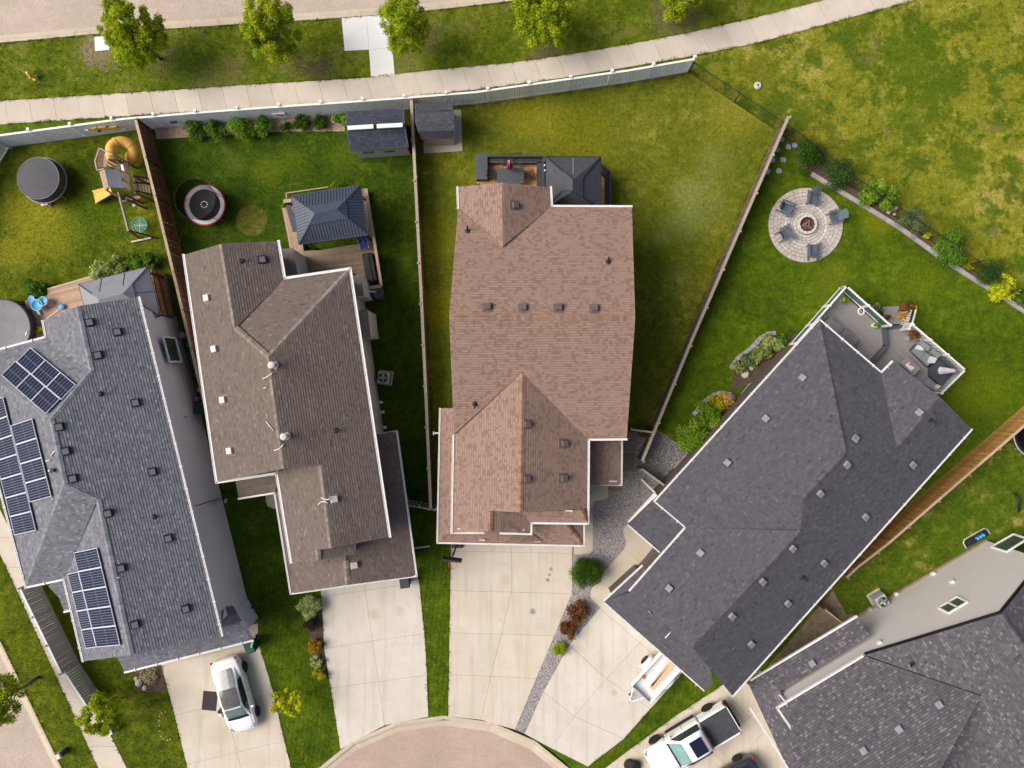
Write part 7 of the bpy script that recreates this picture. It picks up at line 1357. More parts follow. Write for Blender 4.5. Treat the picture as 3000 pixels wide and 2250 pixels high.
def adirondack():
    t = thing('garden_chair', 'x', 'chair', (0, 0, 0), 0, 'blue-grey chairs around the fire pit')
    for i in range(5): mb = MB(); x = -.20 + i * .10; mb.loft([[(x - .045, -.28, .36), (x + .045, -.28, .36), (x + .045, -.28, .34), (x - .045, -.28, .34)], [(x - .045, .28, .24), (x + .045, .28, .24), (x + .045, .28, .22), (x - .045, .28, .22)]], closed=True); mb.build('seat_slat', 'patio_blue', t, local=True)
    for i in range(5): mb = MB(); x = -.20 + i * .10; hh = .92 - .05 * abs(i - 2) ** 1.5; y1 = .26 + .34; mb.loft([[(x - .046, .26, .24), (x + .046, .26, .24), (x + .046, .29, .24), (x - .046, .29, .24)], [(x * 1.15 - .052, y1, hh), (x * 1.15 + .052, y1, hh), (x * 1.15 + .052, y1 + .03, hh), (x * 1.15 - .052, y1 + .03, hh)]], closed=True); mb.build('back_slat', 'patio_blue', t, local=True)
    for s_ in (-1, 1):
        mb = MB(); mb.loft([[(s_ * .36 - .08, -.34, .55), (s_ * .36 + .08, -.34, .55), (s_ * .36 + .08, -.34, .525), (s_ * .36 - .08, -.34, .525)], [(s_ * .34 - .05, .42, .52), (s_ * .34 + .05, .42, .52), (s_ * .34 + .05, .42, .495), (s_ * .34 - .05, .42, .495)]], closed=True); mb.build('armrest', 'patio_blue', t, local=True)
        mb = MB(); mb.box(Matrix.Translation((s_ * .30, -.26, .27)), .04, .10, .54); mb.build('leg', 'patio_blue', t, local=True); mb = MB(); mb.loft([[(s_ * .29 - .02, -.22, .34), (s_ * .29 + .02, -.22, .34), (s_ * .29 + .02, -.22, .20), (s_ * .29 - .02, -.22, .20)], [(s_ * .29 - .02, .62, .12), (s_ * .29 + .02, .62, .12), (s_ * .29 + .02, .62, .0), (s_ * .29 - .02, .62, .0)]], closed=True); mb.build('leg', 'patio_blue', t, local=True)
    return t
ch = adirondack(); first = True
for lb, px, py, rot in (('blue-grey garden chair at the top of the paver patio', 2376, 588, R(-10)), ('blue-grey garden chair at the right of the paver patio', 2438, 640, R(-74)), ('blue-grey garden chair at the bottom of the paver patio', 2377, 733, R(184)), ('blue-grey garden chair at the lower left of the paver patio', 2299, 685, R(118)), ('blue-grey garden chair at the upper left of the paver patio', 2302, 616, R(62))):
    o = ch if first else copy_tree(ch); first = False; p = P(px, py, .075); o.location = p; o.rotation_euler = (0, 0, rot); o['label'] = lb
# covered grill and folding chairs on the taupe deck
gr = thing('covered_grill', 'black covered grill at the edge of the weathered deck', 'grill', P(1081, 782, .55)); q = PL([(1060, 744), (1090, 740), (1106, 822), (1074, 826)], 1.55); b_ = PL([(1057, 742), (1092, 738), (1109, 826), (1073, 829)], .6); mid = [a.lerp(b, .25) for a, b in zip(q, b_)]; mb = MB(); mb.loft([[Vector((p.x * .98, p.y * .98, .56)) for p in b_], mid, q], closed=True); bevel(mb.build('cover', 'bbq_cover', gr), .08, 3); mb = MB(); c = sum(q, Vector()) / 4; mb.bar(q[0].lerp(q[1], .5) + UP * .03, q[2].lerp(q[3], .5) + UP * .03, .18, .06); bevel(mb.build('cover_ridge', 'bbq_cover', gr), .03)
for lb, px, py, rot in (('blue folding camp chair beside the covered grill', 1071, 722, R(8)), ('dark blue folding camp chair under the corner of the blue gazebo', 1062, 701, R(-30))):
    t = thing('camp_chair', lb, 'chair', P(px, py, .56), rot, 'blue folding chairs on the weathered deck'); mb = MB(); mb.box(Matrix.Translation((0, 0, .40)), .48, .44, .03); mb.build('seat', 'fabric_blue', t, local=True); mb = MB(); mb.box(Matrix.Translation((0, .26, .66)) @ Matrix.Rotation(-.3, 4, 'X'), .50, .03, .5); mb.build('backrest', 'fabric_blue', t, local=True)
    for sx in (-1, 1): mb = MB(); mb.tube([(sx * .27, -.25, 0), (sx * .27, .28, .9)], .014, 6); mb.tube([(sx * .27, .25, 0), (sx * .27, -.25, .6), (sx * .27, .2, .62)], .014, 6); mb.build('frame', 'galv', t, local=True)
# satellite dish at the taupe house
sdh = thing('satellite_dish', 'dark round dish on a white arm below the bay of the taupe house', 'dish', P(1105, 850)); q = P(1108, 858, 1.3); mb = MB(); mb.lathe(q, [(.02, -.08), (.25, -.02), (.36, .06), (.34, .06), (.2, 0)], 20); mb.build('reflector', 'plastic_bin', sdh, smooth=True); mb = MB(); mb.cyl(P(1066, 852, 1.4), P(1102, 855, 1.35), .04, None, 8); mb.build('arm', 'white_trim', sdh); mb = MB(); mb.cyl((q.x, q.y, 0), (q.x, q.y, 1.2), .03, None, 8); mb.build('mast', 'galv', sdh)
# clutter in the gap beside the slate house
for i, (x, y, z, w_, d_, h_, m, lb) in enumerate(((549, 985, .4, .42, .42, .8, 'stone_grey', 'round grey planter in the gap beside the slate house'), (590, 1143, .3, .3, .3, .5, 'hydrant_yellow', 'yellow container in the gap beside the slate house'), (588, 1168, .3, .32, .26, .6, 'stone_pale', 'pale square container in the gap beside the slate house'), (556, 1012, .3, .3, .5, .3, 'plastic_green', 'green tool lying in the gap beside the slate house'))):
    q = P(x, y); mb = MB(); mb.lathe(q, [(w_ * .4, 0), (w_ * .5, h_ * .9), (w_ * .42, h_), (.05, h_ * .92)], 10 if i == 0 else 4, 0, Matrix.Rotation(.6, 3, 'Z')); tag(mb.build('garden_container', m), lb, 'container')
wo = thing('cold_frame', 'dark wooden raised bed in the gap beside the slate house', 'planter', P(560, 1065))
for a, b in (((548, 1038), (558, 1036)), ((548, 1038), (566, 1100)), ((558, 1036), (576, 1098)), ((566, 1100), (576, 1098)), ((557, 1068), (567, 1066))): mb = MB(); mb.bar(P(*a, .5), P(*b, .5), .05, .3); mb.build('side_board', 'wood_fence_grey', wo)

# ---------------------------------------------------------------- deck of the charcoal house
def dp(x, y, z): return P(2380 + x / 4.608, 820 + y / 4.608, z)
ZU, ZL = 1.05, .62
d4 = thing('deck', 'two-level grey composite deck with glass and picket railings behind the charcoal house', 'deck', P(2560, 980))
UPo = [dp(*q, ZU) for q in ((395, 180), (960, 660), (985, 900), (800, 1110), (560, 1300), (-150, 760))]; LOo = [dp(*q, ZL) for q in ((940, 640), (1240, 610), (1300, 690), (1960, 1250), (1640, 1560), (700, 1300), (760, 1120), (960, 900))]
skirt(d4, UPo, ZU, 'composite_slate'); skirt(d4, LOo, ZL, 'composite_slate'); decking(d4, UPo, ZU, 'composite_grey', .14, a=dp(250, 340, 0), b=dp(700, 830, 0)); decking(d4, LOo, ZL, 'composite_grey', .14, a=dp(250, 340, 0), b=dp(700, 830, 0))
for a, b, w_ in (((965, 650), (990, 890), .30), ((990, 890), (800, 1105), .32), ((1010, 650), (1240, 625), .22)): mb = MB(); mb.bar(dp(*a, ZU + .012) if a[0] < 1000 else dp(*a, ZL + .012), dp(*b, ZU + .012) if a[0] < 1000 else dp(*b, ZL + .012), w_, .03); mb.build('border_board', 'composite_slate', d4)
for i in range(4): mb = MB(); z_ = ZL - .14 * (i + 1) + .05; y_ = 570 - i * 58; mb.bar(dp(1000 - i * 20, y_, z_), dp(1230, y_ - 10, z_), .30, .05); mb.build('stair_tread', 'composite_grey', d4)
def rail(a, b, zb, h, kind):
    A, B = dp(*a, zb + h), dp(*b, zb + h); L = (B - A).length; mb = MB(); mb.bar(A, B, .10, .06); mb.build('top_rail', 'white_trim', d4); A0, B0 = A - UP * (h - .10), B - UP * (h - .10); mb = MB(); mb.bar(A0, B0, .06, .05); mb.build('bottom_rail', 'white_trim', d4)
    n = max(1, round(L / 1.5))
    for i in range(n + 1): p = A.lerp(B, i / n); mb = MB(); mb.boxz(p.x, p.y, zb, zb + h + .05, .11, .11, R(48)); mb.boxz(p.x, p.y, zb + h + .05, zb + h + .09, .15, .15, R(48), taper=.8); mb.build('rail_post', 'white_trim', d4)
    if kind == 'glass':
        for i in range(n): p, q = A.lerp(B, (i + .06) / n), A.lerp(B, (i + .94) / n); mb = MB(); mb.face([p - UP * .04, q - UP * .04, q - UP * (h - .13), p - UP * (h - .13)]); mb.build('glass_panel', 'glass_rail', d4)
    else:
        k = int(L / .13); m_ = MB(); m_.box(Matrix.Translation((0, 0, (h - .1) / 2)), .04, .04, h - .12); me = m_.mesh('picket', 'white_trim')
        for i in range(k): p = A0.lerp(B0, (i + .5) / k); piece('picket', me, d4, Matrix.Translation(p) @ Matrix.Rotation(R(48), 4, 'Z'))
rail((462, 85), (-220, 860), ZU, .95, 'glass'); rail((462, 85), (1050, 612), ZU, .95, 'glass'); rail((1360, 610), (2062, 1215), ZL, .95, 'picket'); rail((2062, 1215), (1745, 1530), ZL, .95, 'picket'); rail((1345, 590), (1300, 660), ZL, .9, 'picket')
a, b = dp(1345, 600, ZL + .9), dp(1400, 400, .95); mb = MB(); mb.bar(a, b, .08, .06); mb.build('stair_rail', 'white_trim', d4)
for i in range(9): p = a.lerp(b, (i + .5) / 9); mb = MB(); mb.boxz(p.x * .99, p.y, max(0, p.z - .85), p.z, .04, .04); mb.build('picket', 'white_trim', d4)
sp = thing('hot_tub_cover', 'grey folded hot tub cover tucked under the eave on the grey deck', 'hot tub', dp(400, 690, ZU)); q = [dp(*c, ZU + .5) for c in ((250, 480), (450, 640), (330, 800), (150, 590))]; 
for q in (((245, 490), (435, 645), (310, 800), (140, 600)), ((445, 650), (625, 800), (560, 905), (320, 805))): mb = MB(); mb.prism([dp(*c, ZU + .5) for c in q], ZU, ZU + .5); bevel(mb.build('cover_half', 'spa_cover', sp), .10, 3)
sf = thing('outdoor_sofa', 'grey outdoor sofa with pale pillows against the picket railing', 'sofa', dp(1550, 1000, ZL))
def cushion(parent, q, z0, z1, m, name, bv=.05): mb = MB(); mb.prism([dp(*c, z1) for c in q], z0, z1); return bevel(mb.build(name, m, parent), bv, 3)
cushion(sf, ((1330, 950), (1420, 850), (1680, 1080), (1560, 1180)), ZL + .05, ZL + .28, 'fabric_dark', 'base'); cushion(sf, ((1345, 965), (1430, 880), (1530, 970), (1450, 1060)), ZL + .28, ZL + .44, 'fabric_grey', 'seat_cushion'); cushion(sf, ((1455, 1065), (1535, 975), (1640, 1070), (1555, 1165)), ZL + .28, ZL + .44, 'fabric_grey', 'seat_cushion'); cushion(sf, ((1430, 850), (1490, 815), (1600, 915), (1560, 960)), ZL + .3, ZL + .75, 'fabric_grey', 'back_cushion'); cushion(sf, ((1590, 960), (1640, 930), (1740, 1020), (1690, 1060)), ZL + .3, ZL + .75, 'fabric_grey', 'back_cushion')
cushion(sf, ((1400, 935), (1430, 880), (1535, 910), (1490, 955)), ZL + .44, ZL + .62, 'fabric_pillow', 'pillow'); cushion(sf, ((1570, 1125), (1605, 1030), (1690, 1060), (1650, 1125)), ZL + .44, ZL + .62, 'fabric_pillow', 'pillow')
sc2 = thing('corner_sofa', 'dark corner sectional sofa at the right corner of the grey deck', 'sofa', dp(1760, 1230, ZL)); cushion(sc2, ((1720, 1040), (1940, 1220), (1760, 1430), (1600, 1290), (1605, 1180)), ZL + .05, ZL + .40, 'fabric_dark', 'base'); cushion(sc2, ((1725, 1050), (1755, 1030), (1960, 1210), (1930, 1235)), ZL + .4, ZL + .72, 'fabric_dark', 'backrest')
sch = thing('lounge_chair', 'grey cushioned lounge chair at the right end of the grey deck', 'chair', dp(1620, 1400, ZL)); cushion(sch, ((1600, 1300), (1745, 1420), (1660, 1500), (1490, 1400)), ZL + .1, ZL + .45, 'fabric_grey', 'seat_cushion'); cushion(sch, ((1600, 1300), (1625, 1290), (1755, 1400), (1740, 1425)), ZL + .45, ZL + .8, 'fabric_dark', 'backrest'); cushion(sch, ((1660, 1440), (1710, 1395), (1745, 1425), (1690, 1480)), ZL + .45, ZL + .6, 'fabric_pillow', 'pillow')
ct = thing('coffee_table', 'grey coffee table with a white tray on the lower deck', 'table', dp(1330, 1160, ZL)); cushion(ct, ((1275, 1030), (1465, 1195), (1370, 1295), (1180, 1120)), ZL + .38, ZL + .44, 'composite_grey', 'top', .01); cushion(ct, ((1275, 1060), (1435, 1195), (1370, 1265), (1215, 1125)), ZL, ZL + .38, 'fabric_dark', 'base', .01)
cushion(ct, ((1255, 1150), (1295, 1115), (1380, 1190), (1330, 1225)), ZL + .44, ZL + .46, 'plastic_white', 'tray', .01); q = dp(1305, 1130, ZL + .46); mb = MB(); mb.lathe(q, [(.08, 0), (.10, .08), (.04, .14)], 12); mb.build('candle_bowl', 'plastic_pink', ct); 
um = thing('parasol', 'folded lilac cantilever parasol lying over the corner sofa', 'parasol', dp(1940, 1225, ZL)); a, b = dp(1700, 1225, ZL + .9), dp(1940, 1225, ZL + 1.1); rg = []
for i in range(9): t = i / 8; p = a.lerp(b, t); r_ = lerp(.20, .07, t) * (1 if i else .6); rg.append([(p.x, p.y + r_ * (1 + .35 * math.cos(4 * k * 6.283 / 16)) * math.cos(k * 6.283 / 16), p.z + r_ * .7 * math.sin(k * 6.283 / 16)) for k in range(16)])
mb = MB(); mb.loft(rg, closed=True); mb.build('canopy', 'fabric_umbrella', um, smooth=True); mb = MB(); mb.cyl(b, Vector((b.x + .1, b.y, ZL)), .03, None, 8); mb.build('pole', 'dark_metal', um)
mb = MB(); q = dp(660, 425, ZU + 1.25); mb.tube([Vector((q.x + .17 * math.cos(t), q.y + .2 * math.sin(t), q.z)) for t in [6.283 * k / 20 for k in range(20)]], .035, 6, closed=True); tag(mb.build('wreath', 'plastic_white', smooth=True), 'white oval ring hanging on the inner deck railing', 'ornament')
def pot(label, x, y, z, m, leaf, n, sz, seed, h=.35, r=.16, sh=.4):
    c = dp(x, y, z + h); t = thing('flower_pot', label, 'potted plant', (c.x, c.y, z)); mb = MB(); mb.lathe((c.x, c.y, z), [(r * .75, 0), (r, h), (r * .85, h), (r * .8, h - .04), (.02, h - .05)], 14); mb.build('pot', m, t); leaves('foliage', clumps((c.x, c.y, z + h + sh * .5), (sh * .6, sh * .6, sh * .4), 10, sh * .35, seed), n, sz, leaf, t, seed=seed)
pot('green plant in a pale pot at the north corner of the grey deck', 420, 270, ZU, 'stone_pale', 'leaf_bright', 320, .09, 71, sh=.32); pot('small green plant in a white square pot near the deck stairs', 860, 610, ZU, 'plastic_white', 'leaf_bright', 200, .08, 72, sh=.22); pot('red-leaved plant in a pot beside the grey sofa', 1360, 740, ZL, 'wood_play_red', 'leaf_rust', 420, .10, 73, sh=.42); pot('empty teal pot beside the red-leaved plant', 1300, 790, ZL, 'plastic_teal', 'leaf_green', 40, .05, 74, .3, .13, .1); pot('tall rust-coloured plant on the deck stairs', 1255, 385, .1, 'wood_play_red', 'leaf_rust', 900, .10, 75, sh=.55); pot('pinkish plant on the deck stairs below the tall rust one', 1215, 490, .2, 'stone_pale', 'leaf_peach', 500, .08, 76, sh=.5); pot('small dark plant on the left side of the deck stairs', 985, 500, .2, 'wood_play_red', 'leaf_rust', 160, .07, 77, sh=.25); pot('pale spiky plant at the foot of the deck stairs', 860, 370, .0, 'stone_grey', 'leaf_sage', 320, .10, 78, sh=.4); pot('tiny yellow plant at the stair rail end', 1365, 380, .3, 'plastic_white', 'leaf_acid', 160, .07, 79, sh=.2)
# ---------------------------------------------------------------- vehicles
def wheel(parent, x, y, r=.34, w_=.22, s_=1):
    t = MB(); n = 24; prof = [(r * .62, -w_ / 2), (r * .93, -w_ / 2), (r, -w_ / 2 + .04), (r, w_ / 2 - .04), (r * .93, w_ / 2), (r * .62, w_ / 2)]; Mx = Matrix.Rotation(R(90), 3, 'X')
    wl = MB().lathe((x, y, r), prof, n, 0, Mx).build('wheel', 'tyre', parent, smooth=False, local=True)
    rm = MB(); rm.lathe((x, y, r), [(r * .60, s_ * (w_ / 2 - .05)), (r * .64, s_ * (w_ / 2 - .01)), (r * .60, s_ * (w_ / 2 + .0)), (r * .55, s_ * (w_ / 2 - .04)), (.02, s_ * (w_ / 2 - .05))], n, 1, Mx)
    for k in range(5): a = 6.283 * k / 5; rm.box(Matrix.Translation((x, y - s_ * (w_ / 2 - .02), r)) @ Matrix.Rotation(a, 4, 'Y') @ Matrix.Translation((r * .32, 0, 0)), r * .56, .03, r * .17, 0)
    rm.build('rim', ['rim_alloy', 'black_trim'], wl, local=True); return wl
def section(x, hw, zs, zb, zt, tuck=.90, crown=.05):
    "one cross-section ring of a body shell, right half then left"
    r = [(hw * .80, zs), (hw * .965, zs + .10), (hw, lerp(zs, zb, .55)), (hw * .985, zb - .06), (hw * tuck, zb), (hw * tuck * .72, lerp(zb, zt, .62)), (hw * .38, lerp(zb, zt, .92)), (0, zt + crown * .0)]
    return [Vector((x, y, z)) for y, z in r] + [Vector((x, -y, z)) for y, z in reversed(r[:-1])]
def ss(o, n=2): o.modifiers.new('s', 'SUBSURF').levels = n; o.modifiers['s'].render_levels = n; return o
def sedan(label, px, py, rot, paint_m, name='sedan', roof_glass=True, seats=True):
    t = thing(name, label, 'car', P(px, py, .045), rot)      # local: nose towards +x, length 4.7
    st = [(-2.36, .60, .42, .78, .80), (-2.30, .76, .30, .92, .97), (-2.0, .87, .22, .98, 1.06), (-1.5, .915, .20, .98, 1.08), (-.9, .925, .19, .965, 1.02), (0, .925, .19, .955, 1.0), (.8, .92, .19, .95, .99), (1.25, .915, .20, .92, .985), (1.7, .90, .21, .82, .90), (2.05, .83, .24, .72, .78), (2.28, .68, .30, .60, .64), (2.34, .52, .38, .52, .55)]
    mb = MB(); mb.loft([section(*q) for q in st], closed=True); body = ss(mb.build('body', paint_m, t, smooth=True, local=True), 2)
    # greenhouse: pillars and rails in paint, glass canopy over it
    g_ = [(-1.95, .55, 1.02, .60), (-1.45, .66, 1.20, .68), (-.7, .62, 1.39, .74), (0, .60, 1.435, .76), (.45, .60, 1.40, .76), (.85, .63, 1.24, .75), (1.28, .70, .985, .76)]
    def ring(x, hw, z, bw): return [Vector((x, bw, min(.97, z - .02))), Vector((x, lerp(bw, hw, .55), lerp(.97, z, .55) if z > .97 else z)), Vector((x, hw, z - .035)), Vector((x, hw * .6, z)), Vector((x, 0, z + .012)), Vector((x, -hw * .6, z)), Vector((x, -hw, z - .035)), Vector((x, -lerp(bw, hw, .55), lerp(.97, z, .55) if z > .97 else z)), Vector((x, -bw, min(.97, z - .02)))]
    mb = MB(); mb.loft([ring(*q) for q in g_], caps=False); ss(mb.build('cabin', paint_m, t, smooth=True, local=True), 2)
    top = [(-1.80, .47, 1.095), (-1.42, .56, 1.225), (-.7, .555, 1.41), (0, .535, 1.456), (.42, .535, 1.425), (.85, .57, 1.265), (1.22, .62, 1.04)]
    def strip_(rows, name, m):
        mb = MB(); mb.loft([[Vector((x, k * hw, z + .018 - .05 * abs(k) ** 3)) for k in (-1, -.8, -.4, 0, .4, .8, 1)] for x, hw, z in rows], caps=False); return ss(mb.build(name, m, t, smooth=True, local=True), 2)
    strip_(top[:3], 'rear_window', 'glass_pane_grey'); strip_(top[2:5], 'glass_roof', 'glass_roof'); strip_(top[4:], 'windscreen', 'glass_screen'); strip_([(1.16, .61, 1.082), (1.25, .64, 1.03), (1.34, .655, .985)], 'cowl', 'black_trim')
    for s_ in (-1, 1):
        mb = MB(); lo = [(-1.2, .80, .985), (-.5, .815, .975), (.3, .81, .965), (1.0, .785, .955)]; hi = [(-1.0, .655, 1.225), (-.5, .64, 1.345), (.3, .62, 1.365), (.72, .645, 1.245)]
        mb.loft([[Vector((x, s_ * (y + .02), z + .02)) for x, y, z in lo], [Vector((x, s_ * (y + .03), z + .01)) for x, y, z in hi]], caps=False); mb.build('side_window', 'glass_dark', t, local=True)
        if seats:
            for x in (-.55, .25): mb = MB(); mb.loft([[Vector((x, s_ * .80, 1.03)), Vector((x + .3, s_ * .80, 1.03))], [Vector((x, s_ * .715, 1.20)), Vector((x + .25, s_ * .715, 1.20))]], caps=False); mb.build('seat', 'seat_tan', t, local=True)
        mb = MB(); mb.box(Matrix.Translation((.82, s_ * 1.0, .98)) @ Matrix.Rotation(s_ * .2, 4, 'Z'), .13, .19, .12); bevel(mb.build('mirror', paint_m, t, local=True), .03); mb = MB(); mb.box(Matrix.Translation((2.02, s_ * .66, .72)) @ Matrix.Rotation(-s_ * .55, 4, 'Z') @ Matrix.Rotation(.35, 4, 'Y'), .34, .10, .05); bevel(mb.build('headlight', 'lamp_clear', t, local=True), .02); mb = MB(); mb.box(Matrix.Translation((-2.22, s_ * .66, .86)) @ Matrix.Rotation(s_ * .5, 4, 'Z'), .12, .34, .10); bevel(mb.build('tail_light', 'lamp_red', t, local=True), .02)
        for x in (-1.42, 1.42): wheel(t, x, s_ * .84, .335, .235, -s_)
    mb = MB(); mb.box(Matrix.Translation((.52, 0, 1.40)) @ Matrix.Rotation(.35, 4, 'Y'), .06, 1.05, .015); mb.build('roof_bow', paint_m, t, local=True); return t
mat('glass_pane_grey', (.22, .26, .25), (.15, .18, .18), 3, rough=.06, spec=.6); mat('glass_roof', (.075, .07, .078), (.12, .115, .125), 3, rough=.07, spec=.6, stretch=(1, 5, 1, .9)); mat('glass_screen', (.12, .17, .17), (.18, .24, .235), 2, rough=.06, spec=.6); mat('glass_aqua', (.22, .38, .37), (.16, .29, .29), 2, rough=.07, spec=.6)
sedan('white sedan with a dark glass roof parked on the left driveway', 700, 2023, R(-74), 'paint_white')
sedan('dark navy car mostly cut off by the bottom edge', 2118, 2284, R(211), 'paint_navy', 'car', seats=False)
def pickup(label, px, py, rot):
    t = thing('pickup_truck', label, 'pickup truck', P(px, py, .045), rot); pm = 'paint_white'   # nose towards +x, length 5.9
    st = [(1.15, .98, .45, 1.12, 1.20), (1.6, .98, .42, 1.12, 1.22), (2.2, .965, .42, 1.09, 1.18), (2.65, .94, .44, 1.02, 1.10), (2.85, .88, .48, .92, 1.0), (2.93, .74, .55, .80, .86)]
    mb = MB(); mb.loft([section(*q, .93) for q in st], closed=True); ss(mb.build('hood', pm, t, smooth=True, local=True), 2)
    mb = MB(); cs = [(-.95, .98, .42), (1.25, .98, .42)]
    mb.loft([[Vector((x, .90, .42)), Vector((x, .985, .55)), Vector((x, .99, .95)), Vector((x, .95, 1.20)), Vector((x, -.95, 1.20)), Vector((x, -.99, .95)), Vector((x, -.985, .55)), Vector((x, -.90, .42))] for x in (-.95, .2, 1.28)], closed=True); bevel(mb.build('door_body', pm, t, local=True), .03)
    mb = MB(); rows = [(-1.0, .90, 1.18), (-.90, .76, 1.80), (-.3, .75, 1.87), (.35, .74, 1.86), (.62, .76, 1.74), (1.32, .86, 1.22)]
    mb.loft([[Vector((x, hw + (.16 if 0 < i < 5 else 0), 1.19 if 0 < i < 5 else z - .02)), Vector((x, hw, z - .05)), Vector((x, hw * .75, z)), Vector((x, 0, z + .01)), Vector((x, -hw * .75, z)), Vector((x, -hw, z - .05)), Vector((x, -hw - (.16 if 0 < i < 5 else 0), 1.19 if 0 < i < 5 else z - .02))] for i, (x, hw, z) in enumerate(rows)], caps=False); o = mb.build('cabin', pm, t, smooth=True, local=True); ss(o, 1)
    mb = MB(); mb.loft([[Vector((x, k * hw, z + .035 - .05 * k * k)) for k in (-1, -.5, 0, .5, 1)] for x, hw, z in ((.60, .66, 1.755), (.95, .72, 1.50), (1.26, .79, 1.26))], caps=False); mb.build('windscreen', 'glass_aqua', t, smooth=True, local=True); mb = MB(); mb.loft([[Vector((x, k * hw, z + .03 - .05 * k * k)) for k in (-1, -.5, 0, .5, 1)] for x, hw, z in ((1.26, .80, 1.262), (1.37, .82, 1.225))], caps=False); mb.build('cowl', 'black_trim', t, local=True)
    mb = MB(); mb.box(Matrix.Translation((-.22, 0, 1.885)), .80, 1.02, .02); bevel(mb.build('sunroof', 'solar_cell', t, local=True), .01); mb = MB(); mb.box(Matrix.Translation((-.93, 0, 1.52)) @ Matrix.Rotation(-.16, 4, 'Y'), .05, 1.35, .42); mb.build('rear_window', 'glass_dark', t, local=True); mb = MB(); mb.box(Matrix.Translation((-.93, 0, 1.80)), .05, .35, .04); mb.build('brake_light', 'lamp_red', t, local=True)
    for s_ in (-1, 1):
        mb = MB(); mb.loft([[Vector((x, s_ * .925, 1.24)) for x in (-.82, .0, 1.08)], [Vector((x, s_ * .805, 1.72)) for x in (-.80, .0, .58)]], caps=False); mb.build('side_window', 'glass_dark', t, local=True)
        mb = MB(); mb.box(Matrix.Translation((1.02, s_ * 1.10, 1.22)), .14, .22, .2); bevel(mb.build('mirror', pm, t, local=True), .04); mb = MB(); mb.bar((-.9, s_ * 1.03, .42), (1.15, s_ * 1.03, .42), .14, .06); mb.build('running_board', 'black_trim', t, local=True)
        mb = MB(); mb.loft([[Vector((x, s_ * .86, 1.22)), Vector((x, s_ * .99, 1.19)), Vector((x, s_ * 1.0, .95)), Vector((x, s_ * .98, .5)), Vector((x, s_ * .86, .5))] for x in (-1.02, -2.0, -2.82)], closed=True); bevel(mb.build('bed_side', pm, t, local=True), .03); mb = MB(); mb.box(Matrix.Translation((-2.80, s_ * .94, 1.02)), .10, .16, .36); mb.build('tail_light', 'lamp_red', t, local=True); mb = MB(); mb.box(Matrix.Translation((2.72, s_ * .78, .94)) @ Matrix.Rotation(-s_ * .4, 4, 'Z'), .26, .22, .14); bevel(mb.build('headlight', 'lamp_clear', t, local=True), .03)
        for x in (-1.85, 1.93): wheel(t, x, s_ * .90, .40, .27, -s_)
    mb = MB(); mb.box(Matrix.Translation((-1.92, 0, 1.225)), 1.84, 1.66, .05); bevel(mb.build('tonneau_cover', 'tonneau', t, local=True), .02)
    for k in range(7): mb = MB(); mb.box(Matrix.Translation((-1.92, -.72 + .24 * k, 1.255)), 1.80, .02, .012); mb.build('cover_rib', 'fabric_dark', t, local=True)
    mb = MB(); mb.box(Matrix.Translation((-2.86, 0, .98)), .08, 1.62, .48); mb.build('tailgate', pm, t, local=True); mb = MB(); mb.box(Matrix.Translation((-2.96, 0, .58)), .22, 1.85, .18); bevel(mb.build('bumper', 'dark_metal', t, local=True), .04); mb = MB(); mb.box(Matrix.Translation((-1.9, 0, .5)), 1.8, 1.5, .3); mb.build('bed_floor', 'black_trim', t, local=True); return t
pickup('white pickup truck with a black bed cover parked at the bottom right', 2015, 2150, R(211))
# utility trailer
_fc = (P(1849, 2009, .98) + P(1906, 2060, .98)) / 2; TL = Vector((_fc.x + 1.15 * math.cos(R(47.5)), _fc.y + 1.15 * math.sin(R(47.5)), .04))
tr = thing('utility_trailer', 'white open utility trailer with planks parked by the charcoal garage', 'trailer', TL, R(47.5))    # local x towards the house
fl = MB(); fl.box(Matrix.Translation((.5, 0, .55)), 3.3, 1.45, .05); fl.build('bed', 'paint_trailer', tr, local=True)
for s_ in (-1, 1):
    mb = MB(); mb.box(Matrix.Translation((.5, s_ * .74, .74)), 3.3, .04, .38); mb.box(Matrix.Translation((.5, s_ * .76, .94)), 3.32, .10, .05); mb.build('side_panel', 'paint_trailer', tr, local=True)
    mb = MB(); pr = [Vector((.45 + .52 * math.cos(a), s_ * .80, .32 + .42 * math.sin(a))) for a in [math.pi * k / 10 for k in range(11)]]; mb.loft([pr, [p + Vector((0, s_ * .28, 0)) for p in pr]], caps=False); mb.build('fender', 'paint_trailer', tr, local=True); wheel(tr, .45, s_ * .93, .30, .2, -s_)
mb = MB(); mb.box(Matrix.Translation((-1.15, 0, .74)), .04, 1.48, .36); mb.box(Matrix.Translation((-1.15, 0, .93)), .06, 1.5, .04); mb.build('front_panel', 'galv', tr, local=True)
mb = MB(); mb.bar((-1.15, .5, .5), (-2.05, 0, .5), .07, .08); mb.bar((-1.15, -.5, .5), (-2.05, 0, .5), .07, .08); mb.build('drawbar', 'paint_trailer', tr, local=True); mb = MB(); mb.cyl((-1.75, .12, .04), (-1.75, .12, .75), .03, None, 8); mb.cyl((-1.75, .06, .12), (-1.75, .18, .12), .1, None, 12); mb.build('jockey_wheel', 'black_plastic', tr, local=True); mb = MB(); mb.box(Matrix.Translation((-2.1, 0, .52)), .18, .08, .09); mb.build('coupling', 'galv', tr, local=True)
mb = MB(); mb.box(Matrix.Translation((2.16, 0, .74)), .04, 1.48, .36); mb.build('tailgate', 'paint_trailer', tr, local=True)
Mt = Matrix.Translation(TL) @ Matrix.Rotation(R(47.5), 4, 'Z')
